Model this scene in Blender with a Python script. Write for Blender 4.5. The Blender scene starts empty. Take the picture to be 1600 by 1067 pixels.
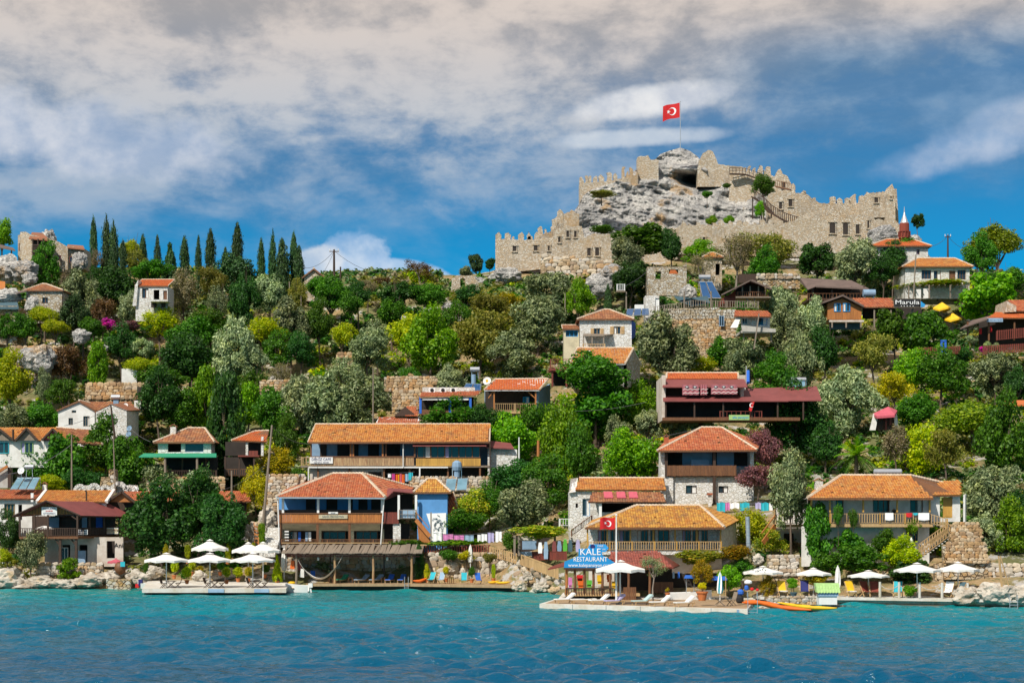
import bpy,math,random
import numpy as np
from mathutils import Vector,noise as mnoise
SC=bpy.context.scene
COL=SC.collection
R=math.radians
rnd=random.Random(7)

# ---------------------------------------------------------------- camera
F,YH,CZ=2800.0,805.0,8.3          # focal length in photo pixels, horizon row, eye height
cam=bpy.data.cameras.new('camera');camo=bpy.data.objects.new('camera',cam);COL.objects.link(camo)
camo.location=(0,0,CZ);camo.rotation_euler=(R(90),0,0)
cam.sensor_width=36;cam.lens=36*F/1600;cam.shift_y=(YH-533.5)/1600
cam.clip_start=1;cam.clip_end=6000
SC.camera=camo

# ---------------------------------------------------------------- sun, sky, exposure
SUN_EL,SUN_AZ=47,212                 # degrees; azimuth clockwise from +Y
sd=Vector((math.sin(R(SUN_AZ))*math.cos(R(SUN_EL)),math.cos(R(SUN_AZ))*math.cos(R(SUN_EL)),math.sin(R(SUN_EL))))
sl=bpy.data.lights.new('sun','SUN');sl.energy=4.2;sl.angle=R(0.5);sl.color=(1,.94,.84)
so=bpy.data.objects.new('sun',sl);COL.objects.link(so)
so.rotation_euler=(-sd).to_track_quat('-Z','Y').to_euler();so.location=(0,0,120)
SC.view_settings.view_transform='Standard';SC.view_settings.look='None'
SC.view_settings.exposure=0.3;SC.view_settings.gamma=1
SC.view_settings.use_curve_mapping=False
SC.cycles.max_bounces=5;SC.cycles.diffuse_bounces=3;SC.cycles.glossy_bounces=2
SC.cycles.transmission_bounces=2;SC.cycles.transparent_max_bounces=4
SC.cycles.sample_clamp_indirect=4;SC.cycles.use_denoising=True

class NT:
 """small node-tree writer"""
 def __init__(s,tree):s.t=tree;s.n=tree.nodes;s.l=tree.links
 def node(s,typ,**kw):
  n=s.n.new(typ)
  for k,v in kw.items():setattr(n,k,v)
  return n
 def put(s,sock,v):
  if isinstance(v,bpy.types.NodeSocket):s.l.new(v,sock)
  elif isinstance(v,(tuple,list)) and len(v) == 3 and sock.type == 'RGBA':sock.default_value=(*v,1)
  else:sock.default_value=v
 def math(s,op,a,b=0.0,c=None,clamp=False):
  n=s.node('ShaderNodeMath',operation=op,use_clamp=clamp);s.put(n.inputs[0],a);s.put(n.inputs[1],b)
  if c is not None:s.put(n.inputs[2],c)
  return n.outputs[0]
 def mix(s,f,a,b,blend='MIX'):
  n=s.node('ShaderNodeMix',data_type='RGBA',blend_type=blend);n.clamp_factor=True
  s.put(n.inputs[0],f);s.put(n.inputs[6],a);s.put(n.inputs[7],b);return n.outputs[2]
 def ss(s,v,lo,hi,a=0.0,b=1.0):
  n=s.node('ShaderNodeMapRange',interpolation_type='SMOOTHSTEP');s.put(n.inputs[0],v)
  s.put(n.inputs[1],lo);s.put(n.inputs[2],hi);s.put(n.inputs[3],a);s.put(n.inputs[4],b);return n.outputs[0]
 def scale(s,v,sc):
  n=s.node('ShaderNodeVectorMath',operation='MULTIPLY');s.put(n.inputs[0],v);n.inputs[1].default_value=sc;return n.outputs[0]
 def noise(s,v,sc,det=4,rough=.5,dist=0,col=False):
  n=s.node('ShaderNodeTexNoise');s.put(n.inputs['Vector'],v);n.inputs['Scale'].default_value=sc
  n.inputs['Detail'].default_value=det;n.inputs['Roughness'].default_value=rough;n.inputs['Distortion'].default_value=dist
  return n.outputs[1 if col else 0]
 def ramp(s,f,stops,interp='LINEAR'):
  n=s.node('ShaderNodeValToRGB');s.put(n.inputs[0],f);cr=n.color_ramp;cr.interpolation=interp
  while len(cr.elements) < len(stops):cr.elements.new(.5)
  for e,(p,c) in zip(cr.elements,stops):e.position=p;e.color=(*c,1)
  return n.outputs[0]

W=bpy.data.worlds.new('World');SC.world=W;W.use_nodes=True
w=NT(W.node_tree);w.n.clear()
sky=w.node('ShaderNodeTexSky',sky_type='NISHITA');sky.sun_disc=False
sky.sun_elevation=R(SUN_EL);sky.sun_rotation=R(SUN_AZ);sky.altitude=50;sky.air_density=1.0;sky.dust_density=.1;sky.ozone_density=3
tc=w.node('ShaderNodeTexCoord').outputs['Generated']
sep=w.node('ShaderNodeSeparateXYZ');w.put(sep.inputs[0],tc)
dx,dy,dz=sep.outputs
SKYSTOPS=[(0,(.03,.74,1.12)),(.13,(.018,.52,.80)),(.19,(.08,.45,.66)),(.28,(.15,.50,.74)),(.5,(.45,.75,1.0)),(1,(.5,.8,1.05))]
tint=w.ramp(w.math('ABSOLUTE',dz),[(p,(c[0]/1.3,c[1]/1.3,c[2]/1.3)) for p,c in SKYSTOPS])
base=w.mix(1,sky.outputs[0],tint,'MULTIPLY')
base=w.mix(1,base,(1.3*.092,)*3,'MULTIPLY')
# clouds: a broken deck high up, thinned out of view overhead for bluer reflections, a few banks lower down; all in directions of the sky
nv=w.scale(tc,(1,1,1.9))
n1=w.noise(nv,4.2,3,.5,.2)
n2=w.noise(nv,15,10,.60,.25)
n3=w.noise(w.scale(tc,(1,1,2.6)),9,8,.62,.3)
n4=w.noise(w.scale(tc,(1,1,1.7)),34,8,.62,.2)
def gauss(u0,v0,su,sv,rot=0):      # a bank of cloud round the direction (u0, v0) = (x/y, z/y)
 uu=w.math('DIVIDE',dx,w.math('MAXIMUM',dy,.05));vv=w.math('DIVIDE',dz,w.math('MAXIMUM',dy,.05))
 a=w.math('SUBTRACT',uu,u0);b=w.math('SUBTRACT',vv,v0)
 if rot:
  b=w.math('SUBTRACT',b,w.math('MULTIPLY',a,rot))
 q=w.math('ADD',w.math('POWER',w.math('ABSOLUTE',w.math('DIVIDE',a,su)),2),w.math('POWER',w.math('ABSOLUTE',w.math('DIVIDE',b,sv)),2))
 return w.math('SUBTRACT',1,q)
# deck edge: lower on the left than on the right
edge=w.math('ADD',dz,w.math('MULTIPLY',dx,-.07))
f=w.math('ADD',edge,w.math('MULTIPLY',w.math('SUBTRACT',n1,.5),.11))
f=w.math('ADD',f,w.math('MULTIPLY',w.math('SUBTRACT',n2,.5),.09));f=w.math('ADD',f,w.math('MULTIPLY',w.math('SUBTRACT',n4,.5),.05))
deck=w.math('MULTIPLY',w.ss(f,.158,.238),w.ss(dz,.75,.33,.45,1))  # second factor thins the unseen overhead cloud so the water reflects more blue
veil=w.math('MULTIPLY',w.ss(w.math('ADD',w.math('ADD',edge,w.math('MULTIPLY',w.math('SUBTRACT',n3,.5),.16)),0),.13,.23),.72)
deck=w.math('MAXIMUM',deck,veil)
warm=w.ss(dz,.19,.285)
lit=w.mix(warm,(.43,.47,.52),(.60,.52,.46))
drk=w.mix(warm,(.10,.20,.34),(.33,.31,.30))
slate=w.math('MULTIPLY',w.ss(dx,.07,.17),w.ss(dz,.272,.235))
drk=w.mix(slate,drk,(.10,.19,.31));lit=w.mix(slate,lit,(.20,.30,.42))
shade=w.ss(w.math('ADD',w.math('ADD',w.math('ADD',w.math('MULTIPLY',n2,.42),w.math('MULTIPLY',n4,.26)),w.math('MULTIPLY',n3,.32)),w.math('MULTIPLY',w.ss(dx,.06,.22),w.math('MULTIPLY',w.ss(dz,.275,.24),-.05))),.40,.57)
ccol=w.mix(shade,drk,lit)
c1=w.mix(w.math('MULTIPLY',deck,.95),base,ccol)
def bank(prev,u0,v0,su,sv,rot,lo,hi,strength,amp,cA,cB):
 g=gauss(u0,v0,su,sv,rot)
 nn=w.math('MULTIPLY',w.math('SUBTRACT',w.noise(w.scale(tc,(1,1,1.3)),26,8,.58),.5),amp)
 m=w.ss(w.math('ADD',g,nn),lo,hi)
 sh=w.ss(w.noise(w.scale(tc,(1,1,1.2)),34,6,.55),.35,.65)
 return w.mix(w.math('MULTIPLY',m,strength),prev,w.mix(sh,cA,cB))
U=lambda px:(px-800)/F
V=lambda py:(YH-py)/F
c2=bank(c1,U(560),V(395),.030,.020,0,.35,.62,.8,1.9,(.20,.36,.58),(.55,.62,.72))
c2=bank(c2,U(640),V(425),.034,.010,-.25,.3,.7,.7,1.9,(.25,.40,.62),(.45,.56,.70))
c2=bank(c2,U(500),V(405),.018,.012,0,.3,.7,.8,2.0,(.40,.48,.60),(.66,.68,.70))
c2=bank(c2,U(1590),V(190),.075,.020,.38,.2,1.,.55,1.8,(.28,.38,.54),(.52,.56,.64))
c2=bank(c2,U(1480),V(245),.060,.014,.2,.2,1.,.4,1.8,(.20,.33,.52),(.40,.48,.62))
c2=bank(c2,U(1040),V(155),.065,.012,.15,.2,.9,.75,1.5,(.44,.48,.56),(.74,.74,.74))
c2=bank(c2,U(1000),V(215),.060,.007,.05,.2,.9,.6,1.5,(.36,.44,.56),(.60,.64,.68))
c2=bank(c2,U(80),V(210),.12,.028,-.1,.0,1.,.7,2.2,(.30,.38,.52),(.58,.60,.66))
bg=w.node('ShaderNodeBackground');w.put(bg.inputs[0],c2);bg.inputs[1].default_value=1
wo=w.node('ShaderNodeOutputWorld');w.l.new(bg.outputs[0],wo.inputs[0])
W.cycles.sampling_method='MANUAL';W.cycles.sample_map_resolution=512

# ---------------------------------------------------------------- places
def P(px,py,Y):return Vector(((px-800)*Y/F,Y,CZ+(YH-py)*Y/F))
def X(px,Y):return (px-800)*Y/F
def Z(py,Y):return CZ+(YH-py)*Y/F
PXC=[0,300,430,600,720,830,880,1000,1300,1600]
left=[(196,960),(202,920),(206,893),(212,866),(218,828),(225,785),(240,725),(255,678),(270,612),(285,543),(300,478),(312,428),(330,426)]
sah=[(190,960),(201,921),(203.5,900),(207,878),(214,835),(222,778),(230,742),(242,690),(255,640),(270,592),(285,525),(300,465),(312,430),(330,430)]
COLS={0:left,300:left,
 430:[(190,960),(198,922),(203,893),(209,862),(215,828),(222,778),(232,735),(245,690),(257,645),(270,600),(285,530),(300,470),(312,438),(330,440)],
 600:sah,
 720:[(198,960),(201,918),(202.5,885),(204.5,860),(209,850),(220,785),(230,745),(242,690),(256,640),(270,592),(285,530),(300,468),(314,432),(330,432)],
 830:[(191,960),(194.5,925),(197,900),(199,872),(208,840),(218,790),(232,725),(245,662),(262,590),(280,530),(300,470),(316,430),(345,395)],
 880:[(178,960),(185,930),(188,912),(192,880),(204,820),(218,775),(232,720),(245,655),(262,590),(280,530),(300,462),(316,425),(345,385)],
 1000:[(168,965),(171,932),(174,912),(180,895),(186,858),(193,815),(203,788),(215,735),(230,690),(245,650),(262,590),(280,530),(300,450),(316,410),(345,375)],
 1300:[(166.8,965),(168.5,932),(171,918),(176,900),(180,862),(186,838),(192,805),(205,770),(220,728),(240,668),(260,602),(280,533),(300,465),(318,420),(345,385)],
 1600:[(162,970),(163.6,940),(165,922),(168,905),(174,880),(186,830),(200,780),(220,722),(240,658),(260,602),(280,542),(300,480),(320,430),(345,425)]}
def _gpy(px,Y):
 px=min(max(px,0),1600)
 for a,b in zip(PXC,PXC[1:]):
  if px <= b:break
 fa=np.interp(Y,[q[0] for q in COLS[a]],[q[1] for q in COLS[a]])
 fb=np.interp(Y,[q[0] for q in COLS[b]],[q[1] for q in COLS[b]])
 t=(px-a)/(b-a);t=t*t*(3-2*t)
 return fa+(fb-fa)*t
def _gz(a,Y):
 c_=COLS[a];Yc=min(max(Y,c_[0][0]),344);return CZ+(YH-np.interp(Yc,[q[0] for q in c_],[q[1] for q in c_]))*Yc/F
def GZ(x,Y):                         # height of the ground
 px=min(max(800+x*F/min(max(Y,150),344),0),1600)
 for a,b in zip(PXC,PXC[1:]):
  if px <= b:break
 t=(px-a)/(b-a);t=t*t*(3-2*t);z=_gz(a,Y)*(1-t)+_gz(b,Y)*t
 if Y > 330:z-=(Y-330)*.35
 return z
def GY(px,py):                       # distance at which the ground shows at this place of the photograph
 for Y in np.arange(150,344,.5):
  if _gpy(px,Y) <= py:return float(Y)
 return 330.0

# ---------------------------------------------------------------- mesh writer and scene tree
class MB:
 def __init__(s):s.v=[];s.f=[];s.m=[];s.cur=0
 def quad(s,*p):
  i=len(s.v);s.v+=[tuple(q) for q in p];s.f.append(tuple(range(i,i+len(p))));s.m.append(s.cur)
 poly=quad
 def box(s,x0,x1,y0,y1,z0,z1,top=None):
  """axis box; top shrinks the upper face"""
  t=top or 0
  a=[(x0,y0,z0),(x1,y0,z0),(x1,y1,z0),(x0,y1,z0),(x0+t,y0+t,z1),(x1-t,y0+t,z1),(x1-t,y1-t,z1),(x0+t,y1-t,z1)]
  s.hexa(a)
 def hexa(s,a):
  i=len(s.v);s.v+=[tuple(q) for q in a]
  for q in ((3,2,1,0),(4,5,6,7),(0,1,5,4),(1,2,6,5),(2,3,7,6),(3,0,4,7)):
   s.f.append(tuple(i+k for k in q));s.m.append(s.cur)
 def pbox(s,p0,p1,t,b,Y,d):
  """box from photo columns p0..p1 and rows t..b on the plane Y, going back d metres"""
  s.box(X(p0,Y),X(p1,Y),Y,Y+d,Z(b,Y),Z(t,Y))
 def prism(s,pts,dv):
  pts=[Vector(p) for p in pts];dv=Vector(dv);n=len(pts);i=len(s.v)
  s.v+=[tuple(p) for p in pts]+[tuple(p+dv) for p in pts]
  s.f.append(tuple(range(i,i+n)));s.f.append(tuple(range(i+2*n-1,i+n-1,-1)));s.m+=[s.cur]*2
  for k in range(n):
   j=(k+1) % n;s.f.append((i+k,i+n+k,i+n+j,i+j));s.m.append(s.cur)
 def bar(s,p,q,a,b=None,up=(0,0,1)):
  """rectangular bar from p to q"""
  b=b or a;p=Vector(p);q=Vector(q);d=(q-p)
  if d.length < 1e-6:return
  d.normalize();u=Vector(up)
  if abs(d.dot(u)) > .95:u=Vector((0,1,0))
  x=d.cross(u).normalized()*a/2;y=d.cross(x).normalized()*b/2
  s.hexa([p-x-y,p+x-y,p+x+y,p-x+y,q-x-y,q+x-y,q+x+y,q-x+y])
 def tube(s,pts,r,n=6,cap=True):
  pts=[Vector(p) for p in pts];i0=len(s.v);L=len(pts)
  rr=r if isinstance(r,(list,tuple)) else [r]*L
  for k,p in enumerate(pts):
   d=(pts[min(k+1,L-1)]-pts[max(k-1,0)]).normalized()
   u=Vector((0,0,1)) if abs(d.z) < .9 else Vector((0,1,0))
   a=d.cross(u).normalized();b=d.cross(a)
   for j in range(n):
    t=2*math.pi*j/n;s.v.append(tuple(p+(a*math.cos(t)+b*math.sin(t))*rr[k]))
  for k in range(L-1):
   for j in range(n):
    a=i0+k*n+j;b=i0+k*n+(j+1) % n;s.f.append((a,b,b+n,a+n));s.m.append(s.cur)
  if cap:
   s.f.append(tuple(i0+j for j in range(n-1,-1,-1)));s.f.append(tuple(i0+(L-1)*n+j for j in range(n)));s.m+=[s.cur]*2
 def lathe(s,c,prof,n=12):
  """prof: (radius, z) pairs round the vertical through c"""
  i0=len(s.v);c=Vector(c)
  for r,z in prof:
   for j in range(n):
    t=2*math.pi*j/n;s.v.append((c.x+r*math.cos(t),c.y+r*math.sin(t),c.z+z))
  for k in range(len(prof)-1):
   for j in range(n):
    a=i0+k*n+j;b=i0+k*n+(j+1) % n;s.f.append((a,b,b+n,a+n));s.m.append(s.cur)
  s.f.append(tuple(i0+j for j in range(n-1,-1,-1)));s.f.append(tuple(i0+(len(prof)-1)*n+j for j in range(n)));s.m+=[s.cur]*2
 def build(s,name,mat,parent=None,kind=None,smooth=False,label=None):
  if not s.v:return None
  V_=np.array(s.v,dtype=float)
  if parent is None:
   org=Vector(((V_[:,0].min()+V_[:,0].max())/2,(V_[:,1].min()+V_[:,1].max())/2,V_[:,2].min()))
  else:org=Vector(parent.get('_o',(0,0,0)))
  me=bpy.data.meshes.new(name);me.from_pydata((V_-np.array(org)).tolist(),[],s.f)
  for m_ in (mat if isinstance(mat,(list,tuple)) else [mat]):me.materials.append(M[m_] if isinstance(m_,str) else m_)
  if isinstance(mat,(list,tuple)):me.polygons.foreach_set('material_index',s.m)
  if smooth:me.polygons.foreach_set('use_smooth',[True]*len(me.polygons))
  me.update();o=bpy.data.objects.new(name,me);COL.objects.link(o)
  if parent is None:o.location=org
  else:o.parent=parent
  o['_o']=tuple(org)
  if kind:o['kind']=kind
  if label:o['label']=label
  return o
def T(name,label,cat,loc,group=None):
 o=bpy.data.objects.new(name,None);COL.objects.link(o);o.location=loc;o['_o']=tuple(loc)
 o.empty_display_size=.3
 o['label']=label;o['category']=cat
 if group:o['group']=group
 return o
def tag(o,label,cat,group=None):
 o['label']=label;o['category']=cat
 if group:o['group']=group
 return o
def struct(o):o['kind']='structure';return o
def npmesh(name,V_,Fq,mats,mi=None,smooth=False):
 """mesh from arrays; Fq has a fixed number of corners per face"""
 me=bpy.data.meshes.new(name);V_=np.asarray(V_,dtype=np.float32);Fq=np.asarray(Fq,dtype=np.int32);n,k=Fq.shape
 me.vertices.add(len(V_));me.vertices.foreach_set('co',V_.ravel())
 me.loops.add(n*k);me.loops.foreach_set('vertex_index',Fq.ravel())
 me.polygons.add(n);me.polygons.foreach_set('loop_start',np.arange(0,n*k,k,dtype=np.int32))
 try:me.polygons.foreach_set('loop_total',np.full(n,k,dtype=np.int32))
 except Exception:pass
 for m_ in mats:me.materials.append(m_)
 if mi is not None:me.polygons.foreach_set('material_index',np.asarray(mi,dtype=np.int32))
 if smooth:me.polygons.foreach_set('use_smooth',np.ones(n,dtype=bool))
 me.update(calc_edges=True);return me
def grid_faces(nx,ny):
 i=np.arange(nx*ny).reshape(ny,nx)
 return np.stack([i[:-1,:-1],i[:-1,1:],i[1:,1:],i[1:,:-1]],-1).reshape(-1,4)

# ---------------------------------------------------------------- materials
def new_mat(name):
 m=bpy.data.materials.new(name);m.use_nodes=True;t=NT(m.node_tree);t.n.clear()
 b=t.node('ShaderNodeBsdfPrincipled');o=t.node('ShaderNodeOutputMaterial');t.l.new(b.outputs[0],o.inputs[0])
 t.b=b;t.o=o;t.pos=t.node('ShaderNodeNewGeometry').outputs['Position']
 return m,t
def bump(t,h,dist=.02,strength=1):
 n=t.node('ShaderNodeBump');t.put(n.inputs['Height'],h);n.inputs['Distance'].default_value=dist;n.inputs['Strength'].default_value=strength
 t.l.new(n.outputs[0],t.b.inputs['Normal'])
def plain(name,c,rough=.7,var=.25,sc=1.2,c2=None,bmp=.01,metal=0):
 m,t=new_mat(name)
 n=t.noise(t.pos,sc,6,.65);n2=t.noise(t.pos,sc*9,4,.6)
 c2=c2 or tuple(x*(1-var*1.6) for x in c)
 col=t.mix(t.ss(n,.35,.7),c,c2);col=t.mix(t.math('MULTIPLY',t.ss(n2,.45,.75),var),col,tuple(x*.55 for x in c))
 t.put(t.b.inputs['Base Color'],col);t.b.inputs['Roughness'].default_value=rough;t.b.inputs['Metallic'].default_value=metal
 if bmp:bump(t,t.math('ADD',n2,n),bmp)
 return m
def stonework(name,cols,mortar,sc=2.2,squash=1.4,bmp=.06,rough=.85,blotch=None):
 m,t=new_mat(name)
 v=t.scale(t.pos,(1,1,squash));dn=t.noise(t.pos,sc*1.3,2,.5,0,True)
 va=t.node('ShaderNodeVectorMath',operation='MULTIPLY_ADD');t.put(va.inputs[0],dn);va.inputs[1].default_value=(.22,)*3;t.put(va.inputs[2],v)
 vo=t.node('ShaderNodeTexVoronoi',feature='F1');t.put(vo.inputs['Vector'],va.outputs[0]);vo.inputs['Scale'].default_value=sc
 ve=t.node('ShaderNodeTexVoronoi',feature='DISTANCE_TO_EDGE');t.put(ve.inputs['Vector'],va.outputs[0]);ve.inputs['Scale'].default_value=sc
 sp=t.node('ShaderNodeSeparateXYZ');t.put(sp.inputs[0],vo.outputs['Color'])
 n=len(cols);col=t.ramp(sp.outputs[0],[(i/n,c) for i,c in enumerate(cols)],'CONSTANT')
 g=t.noise(t.pos,sc*6,6,.7);col=t.mix(t.ss(g,.3,.8,0,.55),col,tuple(c*.5 for c in cols[0]))
 if blotch:
  col=t.mix(t.ss(t.noise(t.pos,blotch[1],5,.65),blotch[2],blotch[2]+.12),col,t.mix(.6,col,blotch[0]))
  col=t.mix(t.ss(t.noise(t.scale(t.pos,(1,1,.45)),.28,7,.7),.5,.68,0,.55),col,(.24,.20,.16));col=t.mix(t.ss(t.noise(t.pos,.2,5,.6),.42,.3,0,.6),col,(.74,.68,.58))
 e=t.ss(ve.outputs['Distance'],.0,.09)
 col=t.mix(e,mortar,col)
 t.put(t.b.inputs['Base Color'],col);t.b.inputs['Roughness'].default_value=rough
 bump(t,t.math('ADD',e,t.math('MULTIPLY',g,.8)),bmp)
 return m
def tilemat(name,cols,dirt=(.10,.07,.05),dirtamt=.5):
 m,t=new_mat(name)
 ri=t.node('ShaderNodeNewGeometry').outputs['Random Per Island']
 n=len(cols);col=t.ramp(ri,[(i/max(1,n-1),c) for i,c in enumerate(cols)])
 g=t.noise(t.pos,.7,7,.7);g2=t.noise(t.pos,7,4,.6)
 col=t.mix(t.ss(g,.48,.72,0,dirtamt+.2),col,dirt)
 col=t.mix(t.ss(g2,.55,.8,0,.4),col,(.55,.42,.28))
 t.put(t.b.inputs['Base Color'],col);t.b.inputs['Roughness'].default_value=.8
 return m
def woodmat(name,c,c2,sc=6,rough=.6,axis=(1,1,.12)):
 m,t=new_mat(name)
 v=t.scale(t.pos,(sc*axis[0],sc*axis[1],sc*axis[2]))
 ri=t.node('ShaderNodeNewGeometry').outputs['Random Per Island']
 n=t.noise(v,1.5,6,.6,.4)
 col=t.mix(t.ss(n,.3,.7),c,c2);col=t.mix(t.math('MULTIPLY',ri,.45),col,tuple(x*.4 for x in c))
 t.put(t.b.inputs['Base Color'],col);t.b.inputs['Roughness'].default_value=rough;bump(t,n,.01)
 return m
def leafmat(name,cols,trans=.38,rough=.55):
 m,t=new_mat(name)
 ri=t.node('ShaderNodeNewGeometry').outputs['Random Per Island'];oi=t.node('ShaderNodeObjectInfo').outputs['Random']
 n=len(cols);col=t.ramp(ri,[(i/max(1,n-1),c) for i,c in enumerate(cols)])
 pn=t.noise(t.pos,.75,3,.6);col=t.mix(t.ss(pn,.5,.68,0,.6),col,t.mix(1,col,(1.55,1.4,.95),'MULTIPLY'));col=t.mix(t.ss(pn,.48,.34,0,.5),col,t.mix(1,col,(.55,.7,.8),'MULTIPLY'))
 hs=t.node('ShaderNodeHueSaturation');t.put(hs.inputs['Color'],col)
 t.put(hs.inputs['Hue'],t.math('ADD',.472,t.math('MULTIPLY',oi,.032)));t.put(hs.inputs['Value'],t.math('ADD',.95,t.math('MULTIPLY',oi,.65)));hs.inputs['Saturation'].default_value=1.05
 t.put(t.b.inputs['Base Color'],hs.outputs[0]);t.b.inputs['Roughness'].default_value=rough;t.b.inputs['Specular IOR Level'].default_value=.35
 tr=t.node('ShaderNodeBsdfTranslucent');t.put(tr.inputs[0],t.mix(1,hs.outputs[0],(1.0,1.25,.5),'MULTIPLY'))
 mx=t.node('ShaderNodeMixShader');mx.inputs[0].default_value=trans
 t.l.new(t.b.outputs[0],mx.inputs[1]);t.l.new(tr.outputs[0],mx.inputs[2]);t.l.new(mx.outputs[0],t.o.inputs[0])
 return m
def cloth(name,c,rough=.8,var=.12):return plain(name,c,rough,var,2.5,bmp=0)

M={}
M['white']=plain('white_plaster',(.74,.73,.70),.85,.22,.9,(.58,.56,.52))
M['whitestone']=stonework('whitewashed_stone',[(.78,.77,.74),(.72,.70,.66),(.80,.79,.77),(.62,.58,.52)],(.60,.56,.48),2.6,1.5,.04)
M['palestone']=stonework('pale_stone_wall',[(.52,.46,.37),(.60,.55,.46),(.42,.34,.24),(.64,.62,.56),(.48,.38,.24)],(.26,.19,.11),2.3,1.5,.07)
M['drystone']=stonework('dry_stone_wall',[(.50,.40,.26),(.58,.50,.36),(.40,.28,.15),(.60,.57,.50),(.50,.36,.18)],(.09,.055,.025),1.7,1.7,.12,blotch=((.50,.25,.05),.35,.5))
M['castle']=stonework('castle_masonry',[(.70,.58,.43),(.78,.69,.56),(.58,.44,.28),(.80,.74,.64),(.68,.51,.33),(.52,.41,.29)],(.58,.47,.34),3.9,1.5,.10,blotch=((.58,.32,.09),.12,.55))
M['pinkwall']=plain('weathered_pink_plaster',(.62,.56,.50),.9,.3,.6,(.45,.36,.28))
M['blue']=plain('blue_plaster',(.10,.30,.62),.8,.12,.6)
M['paleblue']=plain('pale_blue_paint',(.30,.44,.60),.7,.15,.8)
M['cream']=plain('cream_plaster',(.60,.53,.36),.8,.2,.7)
M['concrete']=plain('grey_concrete',(.48,.46,.42),.85,.3,.8,(.34,.31,.27))
M['dock']=plain('dock_concrete',(.62,.60,.56),.85,.25,.8,(.50,.44,.34))
M['deckfloor']=woodmat('deck_boards',(.46,.32,.18),(.34,.22,.12),2)
M['dark']=plain('interior_shade',(.040,.030,.025),.9,.2,1)  # near-black colour stands in for shade indoors and in openings
M['glass']=plain('window_glass',(.03,.045,.06),.12,.2,.5,bmp=0)
M['wooddark']=woodmat('dark_brown_wood',(.075,.038,.020),(.04,.02,.012))
M['woodbrown']=woodmat('brown_wood',(.22,.095,.035),(.13,.05,.02))
M['woodred']=woodmat('red_brown_wood',(.24,.045,.025),(.14,.03,.02))
M['woodorange']=woodmat('orange_varnished_wood',(.52,.20,.045),(.36,.12,.03))
M['woodyellow']=woodmat('yellow_pine_wood',(.62,.36,.07),(.50,.26,.05))
M['woodpale']=woodmat('pale_raw_wood',(.60,.40,.19),(.46,.29,.13))
M['woodgrey']=woodmat('grey_weathered_wood',(.30,.24,.18),(.20,.16,.12))
M['woodplank']=woodmat('sun_bleached_planks',(.52,.36,.18),(.26,.12,.06))
M['metal']=plain('galvanised_metal',(.55,.57,.60),.35,.1,2,bmp=0,metal=.6)
M['whitepaint']=plain('white_paint',(.78,.78,.76),.5,.06,2,bmp=0)
M['solar']=plain('solar_collector_glass',(.02,.08,.20),.12,.1,.6,bmp=0)
M['solarlite']=plain('hazy_collector_glass',(.16,.30,.38),.2,.2,.6,bmp=0)
M['tile_o']=tilemat('ochre_roof_tiles',[(.452,.164,.027),(.530,.234,.047),(.390,.117,.023),(.515,.265,.078)],dirtamt=.35)
M['tile_r']=tilemat('red_roof_tiles',[(.390,.094,.035),(.452,.140,.047),(.328,.070,.027),(.468,.187,.086)],dirtamt=.25)
M['tile_b']=tilemat('brown_roof_tiles',[(.312,.117,.047),(.390,.164,.062),(.234,.078,.039),(.406,.211,.101)],dirtamt=.55)
M['tile_v']=tilemat('bright_red_roof_tiles',[(.484,.101,.020),(.530,.140,.027),(.437,.078,.016)],dirtamt=.15)
M['tile_m']=tilemat('maroon_roof_tiles',[(.26,.06,.04),(.34,.09,.06),(.20,.05,.04)],dirtamt=.3)
M['tile_y']=tilemat('yellowed_roof_tiles',[(.484,.234,.031),(.515,.281,.055),(.406,.156,.023),(.351,.172,.047)],dirtamt=.45)
M['maroon']=plain('maroon_sheet_roof',(.22,.055,.05),.7,.15,.6,bmp=0)
M['brownroof']=plain('brown_sheet_roof',(.16,.11,.09),.75,.2,.7)
M['mortar']=plain('ridge_mortar',(.66,.56,.44),.9,.3,2,(.50,.36,.24))
M['awning_w']=cloth('cream_canvas',(.80,.78,.74))
M['red']=cloth('red_cloth',(.62,.012,.015));M['flagwhite']=cloth('white_cloth',(.85,.85,.85),var=.02)
for k_,c_ in dict(turq=(.02,.42,.52),blue2=(.02,.13,.55),navy=(.015,.02,.14),green=(.02,.30,.16),yellow=(.80,.48,.01),pink=(.62,.20,.46),lilac=(.46,.42,.66),
     orange=(.75,.14,.01),greyblue=(.22,.34,.48),rug=(.40,.13,.15),brick=(.24,.045,.025),slate=(.06,.12,.15),magenta=(.50,.04,.25),palegreen=(.35,.55,.20),
     pinkred=(.55,.10,.14),black=(.012,.012,.014),terracotta=(.55,.17,.05),skyblue=(.02,.32,.72),lightgreen=(.10,.45,.04),lamp=(.8,.8,.78),skin=(.45,.26,.17)).items():
 M[k_]=cloth('cloth_'+k_,c_,.6 if k_ in ('orange','yellow') else .8)
M['signblue']=plain('blue_sign_paint',(.01,.26,.62),.5,.1,1,bmp=0)
M['trunk']=woodmat('bark',(.16,.11,.075),(.07,.05,.035),4)
M['trunkpale']=woodmat('pale_bark',(.34,.29,.24),(.18,.14,.11),4)
M['rope']=plain('rope',(.5,.46,.4),.9,.1,2,bmp=0)
M['wire']=plain('cable',(.10,.10,.11),.6,.1,2,bmp=0)
L={}
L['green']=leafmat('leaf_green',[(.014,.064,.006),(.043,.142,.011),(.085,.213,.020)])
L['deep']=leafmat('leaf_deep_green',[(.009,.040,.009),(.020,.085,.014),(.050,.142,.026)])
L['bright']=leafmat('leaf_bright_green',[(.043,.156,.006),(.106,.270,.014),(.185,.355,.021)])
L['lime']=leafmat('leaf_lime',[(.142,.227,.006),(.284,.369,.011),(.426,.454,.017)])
L['yellow']=leafmat('leaf_yellow',[(.24,.25,.012),(.38,.36,.02),(.48,.40,.03)])
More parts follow.
